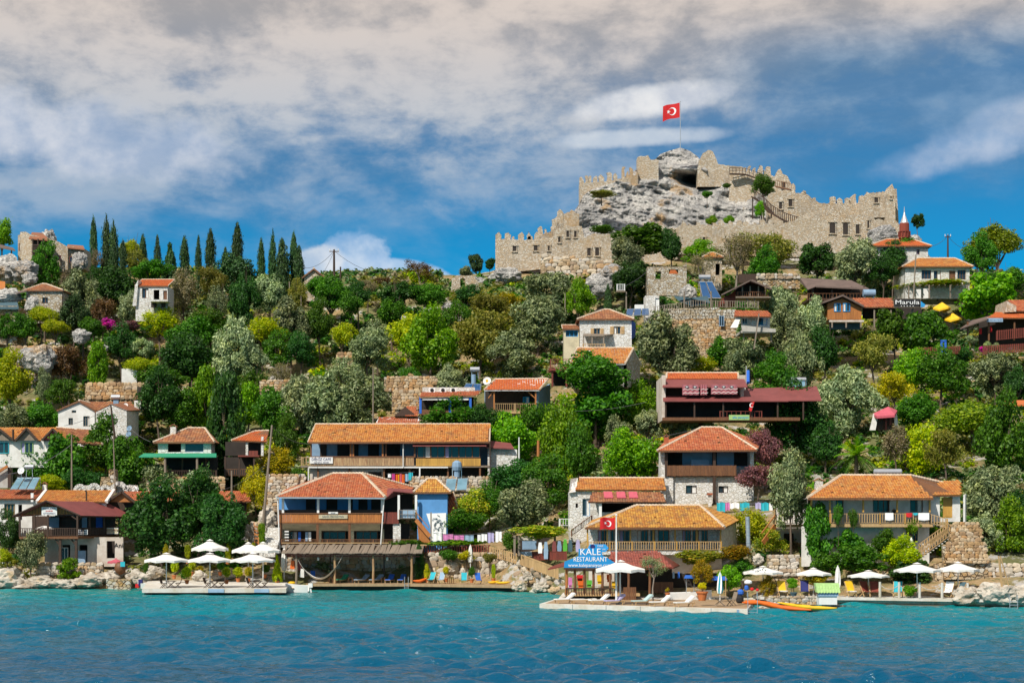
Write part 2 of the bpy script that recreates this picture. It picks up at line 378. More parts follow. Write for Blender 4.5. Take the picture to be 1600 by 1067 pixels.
L['olive']=leafmat('leaf_olive',[(.050,.085,.034),(.128,.163,.071),(.241,.284,.142)],.15)
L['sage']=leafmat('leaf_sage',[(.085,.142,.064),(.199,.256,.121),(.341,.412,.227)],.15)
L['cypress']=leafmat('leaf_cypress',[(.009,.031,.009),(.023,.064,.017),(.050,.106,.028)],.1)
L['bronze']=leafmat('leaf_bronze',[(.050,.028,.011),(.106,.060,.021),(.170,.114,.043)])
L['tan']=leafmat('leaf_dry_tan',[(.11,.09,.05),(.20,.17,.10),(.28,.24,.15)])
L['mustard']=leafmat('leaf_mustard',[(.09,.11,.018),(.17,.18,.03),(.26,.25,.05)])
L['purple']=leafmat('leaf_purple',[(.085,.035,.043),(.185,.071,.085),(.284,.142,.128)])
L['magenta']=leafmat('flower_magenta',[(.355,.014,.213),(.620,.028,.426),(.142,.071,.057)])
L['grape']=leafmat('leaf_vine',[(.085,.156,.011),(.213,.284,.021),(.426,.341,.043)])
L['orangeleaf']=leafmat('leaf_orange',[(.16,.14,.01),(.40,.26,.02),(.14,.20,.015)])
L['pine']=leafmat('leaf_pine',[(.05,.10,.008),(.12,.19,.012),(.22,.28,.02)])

# ---------------------------------------------------------------- ground
m,t=new_mat('hillside_soil')
n1_=t.noise(t.pos,.09,6,.6);n2_=t.noise(t.pos,.6,8,.7);n3_=t.noise(t.pos,4,5,.7)
c=t.mix(t.ss(n2_,.35,.65),(.30,.19,.08),(.42,.30,.16));c=t.mix(t.ss(n1_,.44,.58),c,(.15,.15,.055));c=t.mix(t.ss(t.noise(t.pos,1.7,4,.6),.5,.62,0,.75),c,(.10,.12,.03))
c=t.mix(t.ss(t.noise(t.pos,.35,7,.7),.54,.60),c,t.mix(n3_,(.30,.29,.28),(.58,.55,.50)))
c=t.mix(t.ss(n3_,.5,.8,0,.6),c,(.08,.06,.03))
t.put(t.b.inputs['Base Color'],c);t.b.inputs['Roughness'].default_value=.95;bump(t,t.math('ADD',n2_,t.math('MULTIPLY',n3_,.5)),.35)
M['soil']=m
def fbm(x,y,z=0,o=4):return mnoise.fractal(Vector((x,y,z)),1.0,2.0,o)
xs=np.concatenate([np.linspace(-900,-100,17)[:-1],np.arange(-100,100.1,1.0),np.linspace(100,900,17)[1:]])
ys=np.concatenate([[-900,-300,0,60,120],np.arange(150,345,1.0),[350,360,375,400,450,600,900,1600,3000]])
VV=[]
for y_ in ys:
 for x_ in xs:
  if y_ < 150:z_=-6.0
  else:
   xx_=min(max(x_,-120),120);z_=GZ(xx_,y_)
   if 205 < y_ < 340:z_+=.55*fbm(x_*.12,y_*.12)*min(1,(y_-205)/20)+.25*fbm(x_*.5,y_*.5,3)
   z_=max(z_,-6)
  VV.append((x_,y_,z_))
go=bpy.data.objects.new('ground',npmesh('ground',VV,grid_faces(len(xs),len(ys)),[M['soil']],smooth=True));COL.objects.link(go);struct(go)

# ---------------------------------------------------------------- water
m,t=new_mat('sea_water')
sp=t.node('ShaderNodeSeparateXYZ');t.put(sp.inputs[0],t.pos)
big=t.noise(t.scale(t.pos,(.5,1,1)),.045,4,.55)
d=t.math('ADD',t.math('ADD',sp.outputs[1],t.math('MULTIPLY',sp.outputs[0],.30)),t.math('MULTIPLY',t.math('SUBTRACT',big,.5),70))
c=t.ramp(t.math('DIVIDE',t.math('SUBTRACT',d,90),120,clamp=True),[(0,(.0,.068,.14)),(.35,(.0,.105,.17)),(.62,(.0,.165,.20)),(.82,(.005,.20,.185)),(1,(.045,.21,.145))])
t.put(t.b.inputs['Base Color'],c);t.b.inputs['Roughness'].default_value=.07;t.b.inputs['IOR'].default_value=1.33;t.b.inputs['Specular IOR Level'].default_value=.36
nb=t.noise(t.scale(t.pos,(.6,1.0,1)),1.9,4,.6)
bump(t,nb,.26,1)
M['water']=m
wx=np.concatenate([[-2500,-1000,-400,-150,-90],np.arange(-64,64.1,.2),[90,150,400,1000,2500]])
wy=np.concatenate([[-2500,-800,-200,0,50,70],np.arange(84,206,.18),[230,400]])
gx,gy=np.meshgrid(wx,wy);gz=np.zeros_like(gx);rs=np.random.RandomState(3)
for k in range(80):
 lam=.75*6.0**rs.rand();th=rs.normal(math.pi*.46,.42);ph=rs.uniform(0,6.28)
 gz+=.0155*lam*np.sin((gx*math.cos(th)+gy*math.sin(th))*2*math.pi/lam+ph)
env=.7+.3*np.sin(gx*.11+np.sin(gy*.07)*2)
gz=gz*env*np.clip(1.25-(gy-100)/95,.35,1)
fine=(np.abs(gx) < 65) & (gy > 83) & (gy < 206.5);gz=np.where(fine,gz,0)
wo_=bpy.data.objects.new('water',npmesh('water',np.stack([gx,gy,gz],-1).reshape(-1,3),grid_faces(len(wx),len(wy)),[M['water']],smooth=True));COL.objects.link(wo_);struct(wo_)

# ================================================================ rock and castle
m,t=new_mat('limestone')
n1_=t.noise(t.pos,.22,8,.68,.6);n2_=t.noise(t.pos,1.6,8,.72);vo=t.node('ShaderNodeTexVoronoi',feature='DISTANCE_TO_EDGE');t.put(vo.inputs['Vector'],t.noise(t.scale(t.pos,(1,1,1.6)),.5,3,.6,0,True));vo.inputs['Scale'].default_value=9
c=t.mix(t.ss(n1_,.38,.62),(.38,.37,.36),(.64,.61,.56));c=t.mix(t.ss(n2_,.52,.74,0,.6),c,(.20,.19,.19))
c=t.mix(t.ss(t.noise(t.pos,.12,6,.65),.56,.64,0,.8),c,(.50,.31,.13));c=t.mix(t.ss(vo.outputs[0],.0,.04,.5,0),c,(.08,.07,.06))
t.put(t.b.inputs['Base Color'],c);t.b.inputs['Roughness'].default_value=.9
bump(t,t.math('ADD',n2_,t.math('MULTIPLY',t.ss(vo.outputs[0],0,.08),.5)),.35)
M['rock']=m
m,t=new_mat('shore_rock')
n1_=t.noise(t.pos,.5,8,.68,.5);n2_=t.noise(t.pos,4,8,.72)
c=t.mix(t.ss(n1_,.35,.6),(.30,.25,.19),(.56,.51,.43));c=t.mix(t.ss(n2_,.52,.75,0,.6),c,(.16,.11,.06));c=t.mix(t.ss(t.noise(t.pos,.35,4,.6),.55,.66,0,.6),c,(.55,.36,.15))
sp=t.node('ShaderNodeSeparateXYZ');t.put(sp.inputs[0],t.pos)
c=t.mix(t.ss(t.math('ADD',sp.outputs[2],t.math('MULTIPLY',n2_,.3)),.28,.5,.85,0),c,(.06,.045,.02))
t.put(t.b.inputs['Base Color'],c);t.b.inputs['Roughness'].default_value=.9;bump(t,t.math('ADD',n2_,n1_),.12)
M['shorerock']=m

SIL=[(640,470),(690,455),(715,440),(745,432),(770,425),(785,412),(800,400),(830,390),(862,375),(880,352),(903,322),(912,305),(925,296),(960,285),(985,272),(998,262),(1012,262),(1022,251),(1032,241),
  (1045,236),(1063,231),(1078,236),(1090,245),(1100,258),(1125,268),(1150,276),(1180,282),(1215,297),(1245,305),(1290,325),(1350,330),(1385,345),(1400,362),(1425,378),(1445,392),(1475,425),(1500,440)]
def ridged(x,y,z,o=5):
 v=0;a=1;f_=1
 for k in range(o):
  v+=a*(1-abs(mnoise.noise(Vector((x*f_,y*f_,z*f_+k*7)))*2));a *= .5;f_ *= 2.1
 return v
pxs=np.arange(640,1501,1.6);NV=150
VV=[]
for px in pxs:
 top=np.interp(px,[q[0] for q in SIL],[q[1] for q in SIL])
 for k in range(NV):
  u=k/(NV-1);py=486+(top-486)*u
  Yb=321+ (486-py)*.125+ 3*math.sin(px*.013)
  n=ridged(px*.022,py*.03,1.5,5);n2=fbm(px*.09,py*.13,4,3);st=ridged((px+py*1.5)*.012,py*.075-px*.018,9,3)
  Y=Yb-(n-1.0)*1.25-n2*.55-(st-1)*1.1-fbm(px*.35,py*.45,2,3)*.35
  g=math.exp(-((px-1086)/24)**2-((py-283+(px-1086)*-.12)/9)**2)       # the cave
  Y+=13*g
  Y-=4.2*math.exp(-((px-1080)/36)**2-((py-264)/9)**2)
  g2=math.exp(-((px-1050)/16)**2-((py-355)/9)**2);Y+=3*g2
  VV.append(P(px,py+n2*1.2*(1-u),Y))
 e=VV[-1]
 VV.append(Vector((e.x,e.y+6,e.z-.6)));VV.append(Vector((e.x,e.y+40,e.z-16)));VV.append(Vector((e.x,e.y+150,-5)))
ny_=NV+3
rk=bpy.data.objects.new('rock_hill',npmesh('rock_hill',VV,grid_faces(ny_,len(pxs))[:,::-1],[M['rock']],smooth=False));COL.objects.link(rk);struct(rk)

castle=T('castle','ruined pale stone castle with crenellated walls crowning the rocky summit','castle',P(1080,400,330))
def outline_wall(pts,base,Y0,Y1,th=1.6,mat='castle',parent=castle,name='wall',rough=1.0,holes=()):
 """wall whose top follows pts (photo px, py), standing down to row base; distance runs Y0..Y1; the top is ragged"""
 mb=MB();p0,p1=pts[0][0],pts[-1][0];n=max(2,int((p1-p0)/4))
 bx=base if callable(base) else (lambda q:base)
 prev=None
 for k in range(n+1):
  px=p0+(p1-p0)*k/n;py=np.interp(px,[q[0] for q in pts],[q[1] for q in pts]);Y=Y0+(Y1-Y0)*k/n
  a=P(px,py+rnd.uniform(-rough,rough),Y);b=P(px,bx(px),Y)
  cur=(b,a,a+Vector((0,th,rnd.uniform(-.1,.1))),b+Vector((0,th,0)))
  if prev:
   i=len(mb.v);mb.v+=[tuple(q) for q in prev+cur]
   for q in ((0,4,5,1),(1,5,6,2),(2,6,7,3)):mb.f.append(tuple(i+j for j in q));mb.m.append(0)
   if k == 1:mb.f.append((i,i+1,i+2,i+3));mb.m.append(0)
   if k == n:mb.f.append((i+7,i+6,i+5,i+4));mb.m.append(0)
  prev=cur
 w_=mb.build(name,M[mat],parent)
 for (a,b,tt,bb,arch) in holes:     # window openings: near-black blocks painted as shaded recesses, framed by stone
  Y=Y0+(Y1-Y0)*((a+b)/2-p0)/(p1-p0)
  o=MB();zt,zb=Z(tt,Y),Z(bb,Y);xa,xb=X(a,Y),X(b,Y)
  ptsw=[(xa,Y-.05,zb),(xb,Y-.05,zb),(xb,Y-.05,zt)]
  if arch:ptsw+=[(xa+(xb-xa)*.75,Y-.05,zt+(xb-xa)*.25),(xa+(xb-xa)*.25,Y-.05,zt+(xb-xa)*.25)]
  ptsw+=[(xa,Y-.05,zt)]
  o.prism(ptsw,(0,.6,0));wo2=o.build('window','dark',w_)
  wo2['_o']=castle['_o'] if parent is castle else wo2['_o']
  f_=MB();tk=.16
  f_.box(xa-tk,xa,Y-.16,Y+.3,zb-.1,zt);f_.box(xb,xb+tk,Y-.16,Y+.3,zb-.1,zt);f_.box(xa-.25,xb+.25,Y-.2,Y+.3,zt+(.25*(xb-xa) if arch else 0),zt+.25+(.25*(xb-xa) if arch else 0));f_.box(xa-.2,xb+.2,Y-.2,Y+.3,zb-.3,zb-.1)
  f_.build('window_frame',M[mat],w_)
 return w_
def merlons(wall,items,Y0,Y1,p0,p1,th=1.0,mat='castle'):
 """items: (px centre, top row, width px, base row)"""
 for (px,tp,wd,bs) in items:
  Y=Y0+(Y1-Y0)*(px-p0)/(p1-p0);Y+=.2;w2=wd/2*Y/F;x=X(px,Y);zt=Z(tp,Y);zb=Z(bs,Y)-.1
  j=lambda s=.26:rnd.uniform(-s,s);zt+=rnd.uniform(-.45,.1)
  mb=MB();pr=[(x-w2,Y,zb),(x+w2,Y,zb),(x+w2*.98+j(),Y,zt-.55+j()),(x+w2*.55+j(),Y,zt-.12),(x+j(),Y,zt),(x-w2*.55+j(),Y,zt-.15),(x-w2*.98+j(),Y,zt-.6+j())]
  mb.prism(pr,(0,th,0));mb.build('merlon',M[mat],wall)
def rowm(px0,py0,px1,py1,n,wd,hgt,ln=.0):
 out=[]
 for k in range(n):
  q=k/(n-1) if n > 1 else 0;px=px0+(px1-px0)*q;b=py0+(py1-py0)*q
  out.append((px+rnd.uniform(-.8,.8),b-hgt*rnd.uniform(.6,1.2),wd*rnd.uniform(.85,1.1),b))
 return out
wa=outline_wall([(774,374),(842,375),(849,372)],lambda p:428-(p-774)*.1,318,318,2,holes=[(801,807,386,392,1),(834,840,385,391,1),(856,860,384,391,0)][:2])
merlons(wa,[(779,360,8,376),(793,362,8,375),(801,366,6,375),(814,362,9,375),(828,365,7,375),(827,358,5,375),(838,360,8,375)],318,318,774,849)
wb=outline_wall([(838,372),(848,366),(850,366),(862,361),(870,352),(872,350),(902,340)],lambda p:400,321,324,2)
merlons(wb,[(846,351,8,372),(853,357,6,366),(863,352,6,366),(866,338,7,360),(875,327,9,352),(886,329,8,348),(895,325,9,344),(882,334,5,350)],321,324,838,902)
tr_=outline_wall([(864,344),(872,336),(900,332),(905,334)],362,323,323,3)
wc=outline_wall([(845,376),(868,372),(869,357),(912,353),(913,372),(925,366),(962,366),(1000,360),(1065,356)],lambda p:452-(p-845)*.22,317.5,317.5,1.6,
     holes=[(885,889,361,370,0),(897,901,361,370,0),(917.5,923,388,399,0),(930,936,387,399,0),(872,876,370,378,0),(856,859,384,391,0)])
merlons(wc,[(852,368,7,377),(862,367,6,376),(872,354,5,359),(1012,349,6,362),(1024,350,6,362),(1036,347,6,360),(1052,352,6,358)],317.5,317.5,845,1065)
wd_=outline_wall([(905,287),(915,286),(950,284),(994,274),(997,268)],lambda p:330-(p-905)*.3,344,346.5,2)
merlons(wd_,[(909,273,8,288),(916,274,5,288),(921,274,5,287),(930,272,7,285),(940,272,7,284),(952,268,8,283),(962,269,5,281),(974,260,5,280),(986,261,6,278),(981,266,7,280)],344,346.5,905,997)
tw=outline_wall([(996,246),(1000,244),(1012,243),(1017,250),(1024,250),(1029,251)],290,348,348,3)
merlons(tw,[(1000,243,7,249),(1008,242,6,249),(1025,246,5,252)],348,348,996,1029)
tb_=outline_wall([(1090,262),(1095,243),(1100,238),(1108,234),(1114,238),(1119,248),(1122,257),(1146,259),(1166,262)],292,348,348,3)
we=outline_wall([(1140,266),(1166,268),(1212,276),(1214,270),(1232,275),(1236,288),(1243,300)],lambda p:322+(p-1140)*.1,345.5,343,2,holes=[(1222,1227,285,293,0)])
merlons(we,[(1170,258,8,269),(1178,259,7,271),(1188,257,8,273),(1201,257,8,275),(1195,263,5,274),(1218,264,9,272),(1228,272,6,278),(1239,284,8,296)],345.5,343,1140,1243)
wf=outline_wall([(1200,305),(1203,301),(1246,301),(1262,303),(1268,310),(1278,316),(1290,318),(1400,318)],lambda p:352,327,327,2.2,holes=[(1217,1222,317,326,1),(1232,1238,313,322,1)])
merlons(wf,[(1256,295,11,303),(1272,306,9,313),(1301,306,9,320),(1313,308,8,320),(1324,308,8,319),(1334,304,9,318),(1346,302,9,317)],327,327,1200,1400)
wh=outline_wall([(1345,313),(1352,303),(1384,300),(1390,302)],340,325.5,325.5,2,holes=[(1366,1372,309,316,0)])
merlons(wh,[(1356,298,8,304),(1365,298,6,303),(1372,298,6,303),(1381,297,7,303)],325.5,325.5,1345,1390)
tg=outline_wall([(1384,305),(1386,300),(1391,294),(1395,286),(1398,290),(1399,300)],372,324.5,324.5,5,holes=[(1391,1393,307,310,0)])
tg2=outline_wall([(1398,296),(1402,294),(1404,345)],375,329,329,2)
wi=outline_wall([(1058,356),(1060,352),(1215,350),(1243,345),(1250,338),(1262,342),(1300,338),(1345,336),(1350,334),(1355,338),(1366,340)],lambda p:398+ (p-1058)*.02,316,316,1.8,
     holes=[(1296,1305,350,364,1),(1317,1325,350,366,1),(1337,1343,351,365,0),(1098,1102,371,379,0),(1355,1358,345,356,0)])
merlons(wi,[(1068,345,7,356),(1077,349,6,355),(1091,345,8,355),(1104,349,5,354),(1115,344,7,354),(1128,343,8,354),(1141,344,7,353),(1156,341,6,353),(1165,345,8,353),(1178,347,6,352),(1192,340,6,352),(1206,338,7,352)],316,316,1058,1366)
wj=outline_wall([(1252,345),(1255,335),(1262,334),(1266,342)],352,318.5,318.5,2)
wk=outline_wall([(1360,342),(1400,345),(1408,356)],378,322,322,2)
# timber walkway on the summit and stair below it
mb=MB();pts=[P(1140,272,344),(P(1165,273,344)),P(1195,283,343)]
for a,b in zip(pts,pts[1:]):
 mb.bar(a,b,1.1,.14)
 for k in range(5):
  q=a.lerp(b,k/5);mb.bar(q,q+Vector((0,0,1.2)),.09)
 mb.bar(a+Vector((0,0,1.2)),b+Vector((0,0,1.2)),.08);mb.bar(a+Vector((0,0,.6)),b+Vector((0,0,.6)),.06)
w1=mb.build('footbridge','wooddark');tag(w1,'dark timber footbridge with railings just right of the summit','footbridge')
mb=MB();pts=[P(1212,292,341),P(1236,297,340)]
mb.bar(pts[0],pts[1],1.2,.2)
for k in range(9):
 q=pts[0].lerp(pts[1],k/8);mb.bar(q,q+Vector((0,0,1.2)),.09)
mb.bar(pts[0]+Vector((0,0,1.2)),pts[1]+Vector((0,0,1.2)),.1)
w1=mb.build('viewing_platform','woodbrown');tag(w1,'small brown timber viewing platform under the round stub tower','platform')
st=T('timber_stair','long dark timber stair climbing the dark gully inside the castle','stair',P(1210,350,322))
path=[P(1247,352,321),P(1225,345,321.5),P(1205,333,323),P(1190,318,325),P(1176,308,326)]
mb=MB()
for a,b in zip(path,path[1:]):
 mb.bar(a,b,1.3,.2);n=7
 for k in range(n):q=a.lerp(b,k/n)-Vector((0,.6,0));mb.bar(q,q+Vector((0,0,1.3)),.12)
 up=Vector((0,-.6,1.3));mb.bar(a+up,b+up,.12)
mb.build('steps','wooddark',st)
mb=MB()
for q in path:mb.bar(q-Vector((0,0,4)),q,.2)
mb.build('post','wooddark',st)

def crescent(mb_pts,R_,n=26):
 """polygon of the crescent: outer circle radius R_ at 0, bite radius .8R at .25R"""
 out=[];r=.8*R_;cx=.25*R_
 x=(R_*R_-r*r+cx*cx)/(2*cx);a0=math.acos(max(-1,min(1,x/R_)));b0=math.acos(max(-1,min(1,(x-cx)/r)))
 for k in range(n+1):
  a=a0+(2*math.pi-2*a0)*k/n;out.append((R_*math.cos(a),R_*math.sin(a)))
 for k in range(n+1):
  a=(2*math.pi-b0)-(2*math.pi-2*b0)*k/n;out.append((cx+r*math.cos(a),r*math.sin(a)))
 return out
def flag(label,base,height,wd,hg,droop=.25,pole='metal',dirx=-1,top_drop=.1):
 f=T('flagpole',label,'flagpole',base)
 b=Vector(base);mb=MB();mb.tube([b,b+Vector((0,0,height*.6)),b+Vector((0,0,height))],[.09,.07,.05],8);mb.build('pole',M[pole],f)
 mb=MB();mb.lathe(b+Vector((0,0,height)),[(.02,0),(.12,.08),(.02,.18)],8);mb.build('finial',M[pole],f)
 org=b+Vector((dirx*.12,0,height-top_drop))
 def warp(u,v,off=0):     # u along the fly, v down
  return org+Vector((dirx*u*(1-.06*u/wd),.30*math.sin(u*2.6/wd*2+v*.8)*min(1,u*1.2/wd)+off,-v-droop*(u/wd)**1.4*hg*.8-.06*math.sin(u*4/wd*1.6)))
 NU,NV_=26,14;v_=[warp(wd*i/NU,hg*j/NV_) for j in range(NV_+1) for i in range(NU+1)]
 me=npmesh('flag',np.array([tuple(Vector(q)-b) for q in v_]),grid_faces(NU+1,NV_+1),[M['red']],smooth=True)
 fo=bpy.data.objects.new('flag',me);COL.objects.link(fo);fo.parent=f
 R_=hg*.27;cu=wd*.42;cv=hg*.5
 em=MB();cr_=crescent(None,R_);n=len(cr_)//2
 for off in (-.02,.02):
  for k in range(n-1):
   a,b_,c_,d_=cr_[k],cr_[k+1],cr_[2*n-2-k],cr_[2*n-1-k]
   em.quad(*[warp(cu+q[0],cv+q[1],off) for q in (a,b_,c_,d_)])
  sx=cu+R_*1.05;st_=[((R_*.55 if i % 2 == 0 else R_*.22)*math.cos(math.pi+i*math.pi/5),(R_*.55 if i % 2 == 0 else R_*.22)*math.sin(math.pi+i*math.pi/5)) for i in range(10)]
  for i in range(10):
   p_,q_=st_[i],st_[(i+1) % 10];em.quad(warp(sx,cv,off),warp(sx+p_[0],cv+p_[1],off),warp(sx+q_[0],cv+q_[1],off))
 eo=em.build('emblem','flagwhite',fo);
 for q in eo.data.vertices:q.co-=b-Vector(fo.get('_o',(0,0,0)))
 return f
flag('red national flag with white crescent flying from the tall pole on the castle summit',P(1063,235,342),75*342/F,28*342/F,23*342/F,.35)

# ================================================================ vegetation
def leafcloud(seed,n,lobes=26,lr=(.24,.42),spread=.68,size=.055,squash=1.0,sunk=.1,aspect=1.6,shape=None,up=.35):
 rs=np.random.RandomState(seed);cs=[]
 while len(cs) < lobes:
  p=rs.uniform(-1,1,3);r=np.linalg.norm(p)
  if r < 1 and r > .25:cs.append(p/max(r,1e-6)*spread*(.55+.45*rs.rand()))
 cs=np.array(cs)*np.array([1,1,squash]);k3=rs.normal(size=(4,3))*2.2;p3=rs.uniform(0,6.28,4)
 cs=cs*(1+.30*np.sin(cs@k3.T+p3).sum(1)/2)[:,None];rr=rs.uniform(lr[0],lr[1],lobes)
 if shape is not None:cs,rr=shape(rs,lobes)
 wts=rr**2/np.sum(rr**2);idx=rs.choice(len(cs),n,p=wts)
 d=rs.normal(size=(n,3));d /= np.linalg.norm(d,axis=1)[:,None]
 rad=rr[idx]*(1-sunk*rs.rand(n)**2)*(1+.13*rs.normal(size=n));st_=rs.rand(n) < .10;rad=np.where(st_,rad*rs.uniform(1.05,1.5,n),rad)
 pos=cs[idx]+d*rad[:,None]
 nrm=d*.9+rs.normal(size=(n,3))*.75+np.array([0,0,up]);nrm /= np.linalg.norm(nrm,axis=1)[:,None]
 a=np.cross(nrm,rs.normal(size=(n,3)));a /= np.linalg.norm(a,axis=1)[:,None];b=np.cross(nrm,a)
 s=size*rs.uniform(.6,1.35,n)[:,None]
 V_=np.stack([pos-a*s*aspect/2,pos-b*s/2+nrm*s*.12,pos+a*s*aspect/2,pos+b*s/2+nrm*s*.12],1).reshape(-1,3)
 return V_,np.arange(n*4).reshape(-1,4)
def sh_column(k_):
 def f(rs,n):
  z=rs.uniform(-1,1,n);w_=(1-((z+.25)/1.25).clip(0,1)**1.5)*.8+.12;th=rs.uniform(0,6.28,n)
  return np.stack([np.cos(th)*w_*.42,np.sin(th)*w_*.42,z*.93],1),(w_*.62).clip(.14,.6)*rs.uniform(.85,1.1,n)
 return f
def sh_fir(rs,n):
 z=rs.uniform(-1,.9,n);w_=(1-z)/2;th=rs.uniform(0,6.28,n)
 return np.stack([np.cos(th)*w_*.75,np.sin(th)*w_*.75,z],1),(.10+.14*w_)*rs.uniform(.8,1.2,n)
def sh_dome(rs,n):
 p=rs.normal(size=(n,3));p /= np.linalg.norm(p,axis=1)[:,None];p *= rs.uniform(.45,.78,n)[:,None];p[:,2]=np.abs(p[:,2])*.9-.25
 return p,rs.uniform(.18,.30,n)
def sh_tall(rs,n):
 z=rs.uniform(-1,1,n);w_=np.sqrt(np.maximum(.05,1-z*z))*.62+.08;th=rs.uniform(0,6.28,n)
 return np.stack([np.cos(th)*w_*rs.uniform(.3,1,n),np.sin(th)*w_*rs.uniform(.3,1,n),z*.82],1),rs.uniform(.16,.30,n)
PROTO={}
def addp(kind,**kw):
 V_,F_=leafcloud(**kw);PROTO.setdefault(kind,[]).append((V_,F_))
for s in range(4):addp('broad',seed=10+s,n=8500,lobes=46+6*s,size=.064,lr=(.12,.32),spread=.84,sunk=.25)
for s in range(3):addp('fig',seed=30+s,n=5600,lobes=40,size=.10,lr=(.13,.32),spread=.82,aspect=1.15,sunk=.3)
for s in range(4):addp('olive',seed=50+s,n=11000,lobes=48,size=.052,lr=(.12,.30),spread=.78,aspect=2.4,sunk=.3)
for s in range(3):addp('loose',seed=70+s,n=5200,lobes=44,size=.058,lr=(.12,.34),spread=.76,sunk=.7)
for s in range(2):addp('sparse',seed=90+s,n=3200,lobes=50,size=.045,lr=(.10,.30),spread=.78,sunk=.9)
for s in range(3):addp('cypress',seed=110+s,n=5200,lobes=44,size=.085,shape=sh_column(1),aspect=2.0)
addp('fir',seed=120,n=4500,lobes=70,size=.075,shape=sh_fir,aspect=2.4,sunk=.5)
for s in range(2):addp('pine',seed=130+s,n=9500,lobes=52,size=.050,shape=sh_dome,aspect=1.8)
for s in range(3):addp('tall',seed=140+s,n=7500,lobes=46,size=.065,shape=sh_tall)
for s in range(3):addp('bush',seed=150+s,n=3800,lobes=18,size=.095,lr=(.25,.42),spread=.62)
for s in range(2):addp('topiary',seed=160+s,n=1500,lobes=10,size=.17,lr=(.45,.6),spread=.42)
_mc={}
def crown_mesh(kind,i,lm):
 k=(kind,i,lm)
 if k not in _mc:
  V_,F_=PROTO[kind][i];_mc[k]=npmesh('crown',V_,F_,[L[lm]])
 return _mc[k]
def trunk_mesh(seed,limbs=5,lean=.1):
 rs=random.Random(seed);mb=MB()
 top=Vector((rs.uniform(-lean,lean),rs.uniform(-lean,lean),.55))
 mb.tube([(0,0,-.15),(rs.uniform(-.02,.02),0,.25),top],[.075,.055,.042],7)
 for k in range(limbs):
  a=6.28*k/limbs+rs.uniform(-.4,.4);r=rs.uniform(.28,.5);e=Vector((math.cos(a)*r,math.sin(a)*r,rs.uniform(.85,1.15)))
  mid=top.lerp(e,.5)+Vector((math.cos(a)*.06,math.sin(a)*.06,-.04));mb.tube([top,mid,e],[.036,.024,.010],5)
  for q in range(2):
   e2=e+Vector((rs.uniform(-.22,.22),rs.uniform(-.22,.22),rs.uniform(.0,.25)));mb.tube([mid,mid.lerp(e2,.5)+Vector((0,0,.05)),e2],[.02,.013,.006],4)
 V_=np.array(mb.v);me=bpy.data.meshes.new('trunk');me.from_pydata(V_.tolist(),[],mb.f);me.update();return me
TRK=[trunk_mesh(k) for k in range(4)];_tm={}
def trk(i,mt):
 if (i,mt) not in _tm:
  me=TRK[i].copy();me.materials.append(M[mt]);_tm[(i,mt)]=me
 return _tm[(i,mt)]
TREES=[]
def tree(px,py,rx,ry,kind,lm,label,cat='tree',Y=None,name='tree',group=None,tmat='trunk',base=None,dy=0):
 """crown centred at photo (px, py) with half-width rx and half-height ry in photo pixels"""
 if Y is None:Y=min(GY(px,py+ry*.8),318)+dy
 s=Y/F;c=P(px,py,Y);zg=GZ(c.x,Y) if base is None else Z(base,Y)
 zg=min(zg,c.z-ry*s*.55)
 zg=max(zg,c.z-ry*s*3.2)
 h=c.z-zg
 r=random.Random(int(px*7+py*13));i=r.randrange(len(PROTO[kind]))
 t_=T(name,label,cat,(c.x,Y,zg),group)
 cr_=bpy.data.objects.new('foliage' if cat in ('shrub','bush','plant','hedge') else 'crown',crown_mesh(kind,i,lm));COL.objects.link(cr_);cr_.parent=t_
 cr_.location=(0,0,h-(ry*s*.10 if kind not in ('cypress','fir','bush','pine') and py > 440 else 0));k_=1.13 if kind not in ('cypress','fir') else 1.14
 cr_.scale=(rx*s*k_,max(rx,min(ry,rx*1.3)*.8)*s*k_*(.9 if kind != 'cypress' else 1),ry*s*k_*(1.12 if kind not in ('cypress','fir','bush','pine') and py > 440 else 1));cr_.rotation_euler=(0,0,r.uniform(0,6.28) if kind not in ('cypress',) else r.uniform(0,6.28))
 tk=bpy.data.objects.new('stem' if cat in ('shrub','bush','plant','hedge') else 'trunk',trk(i % 4,tmat));COL.objects.link(tk);tk.parent=t_
 hh=h+ry*s*.25
 tk.scale=(min(rx*s*.9,hh*.9),min(rx*s*.9,hh*.9),hh) if kind not in ('cypress','fir') else (rx*s*.8,rx*s*.8,h+ry*s*.2)
 tk.rotation_euler=(0,0,r.uniform(0,6.28))
 TREES.append((c.x,Y,rx*s));return t_

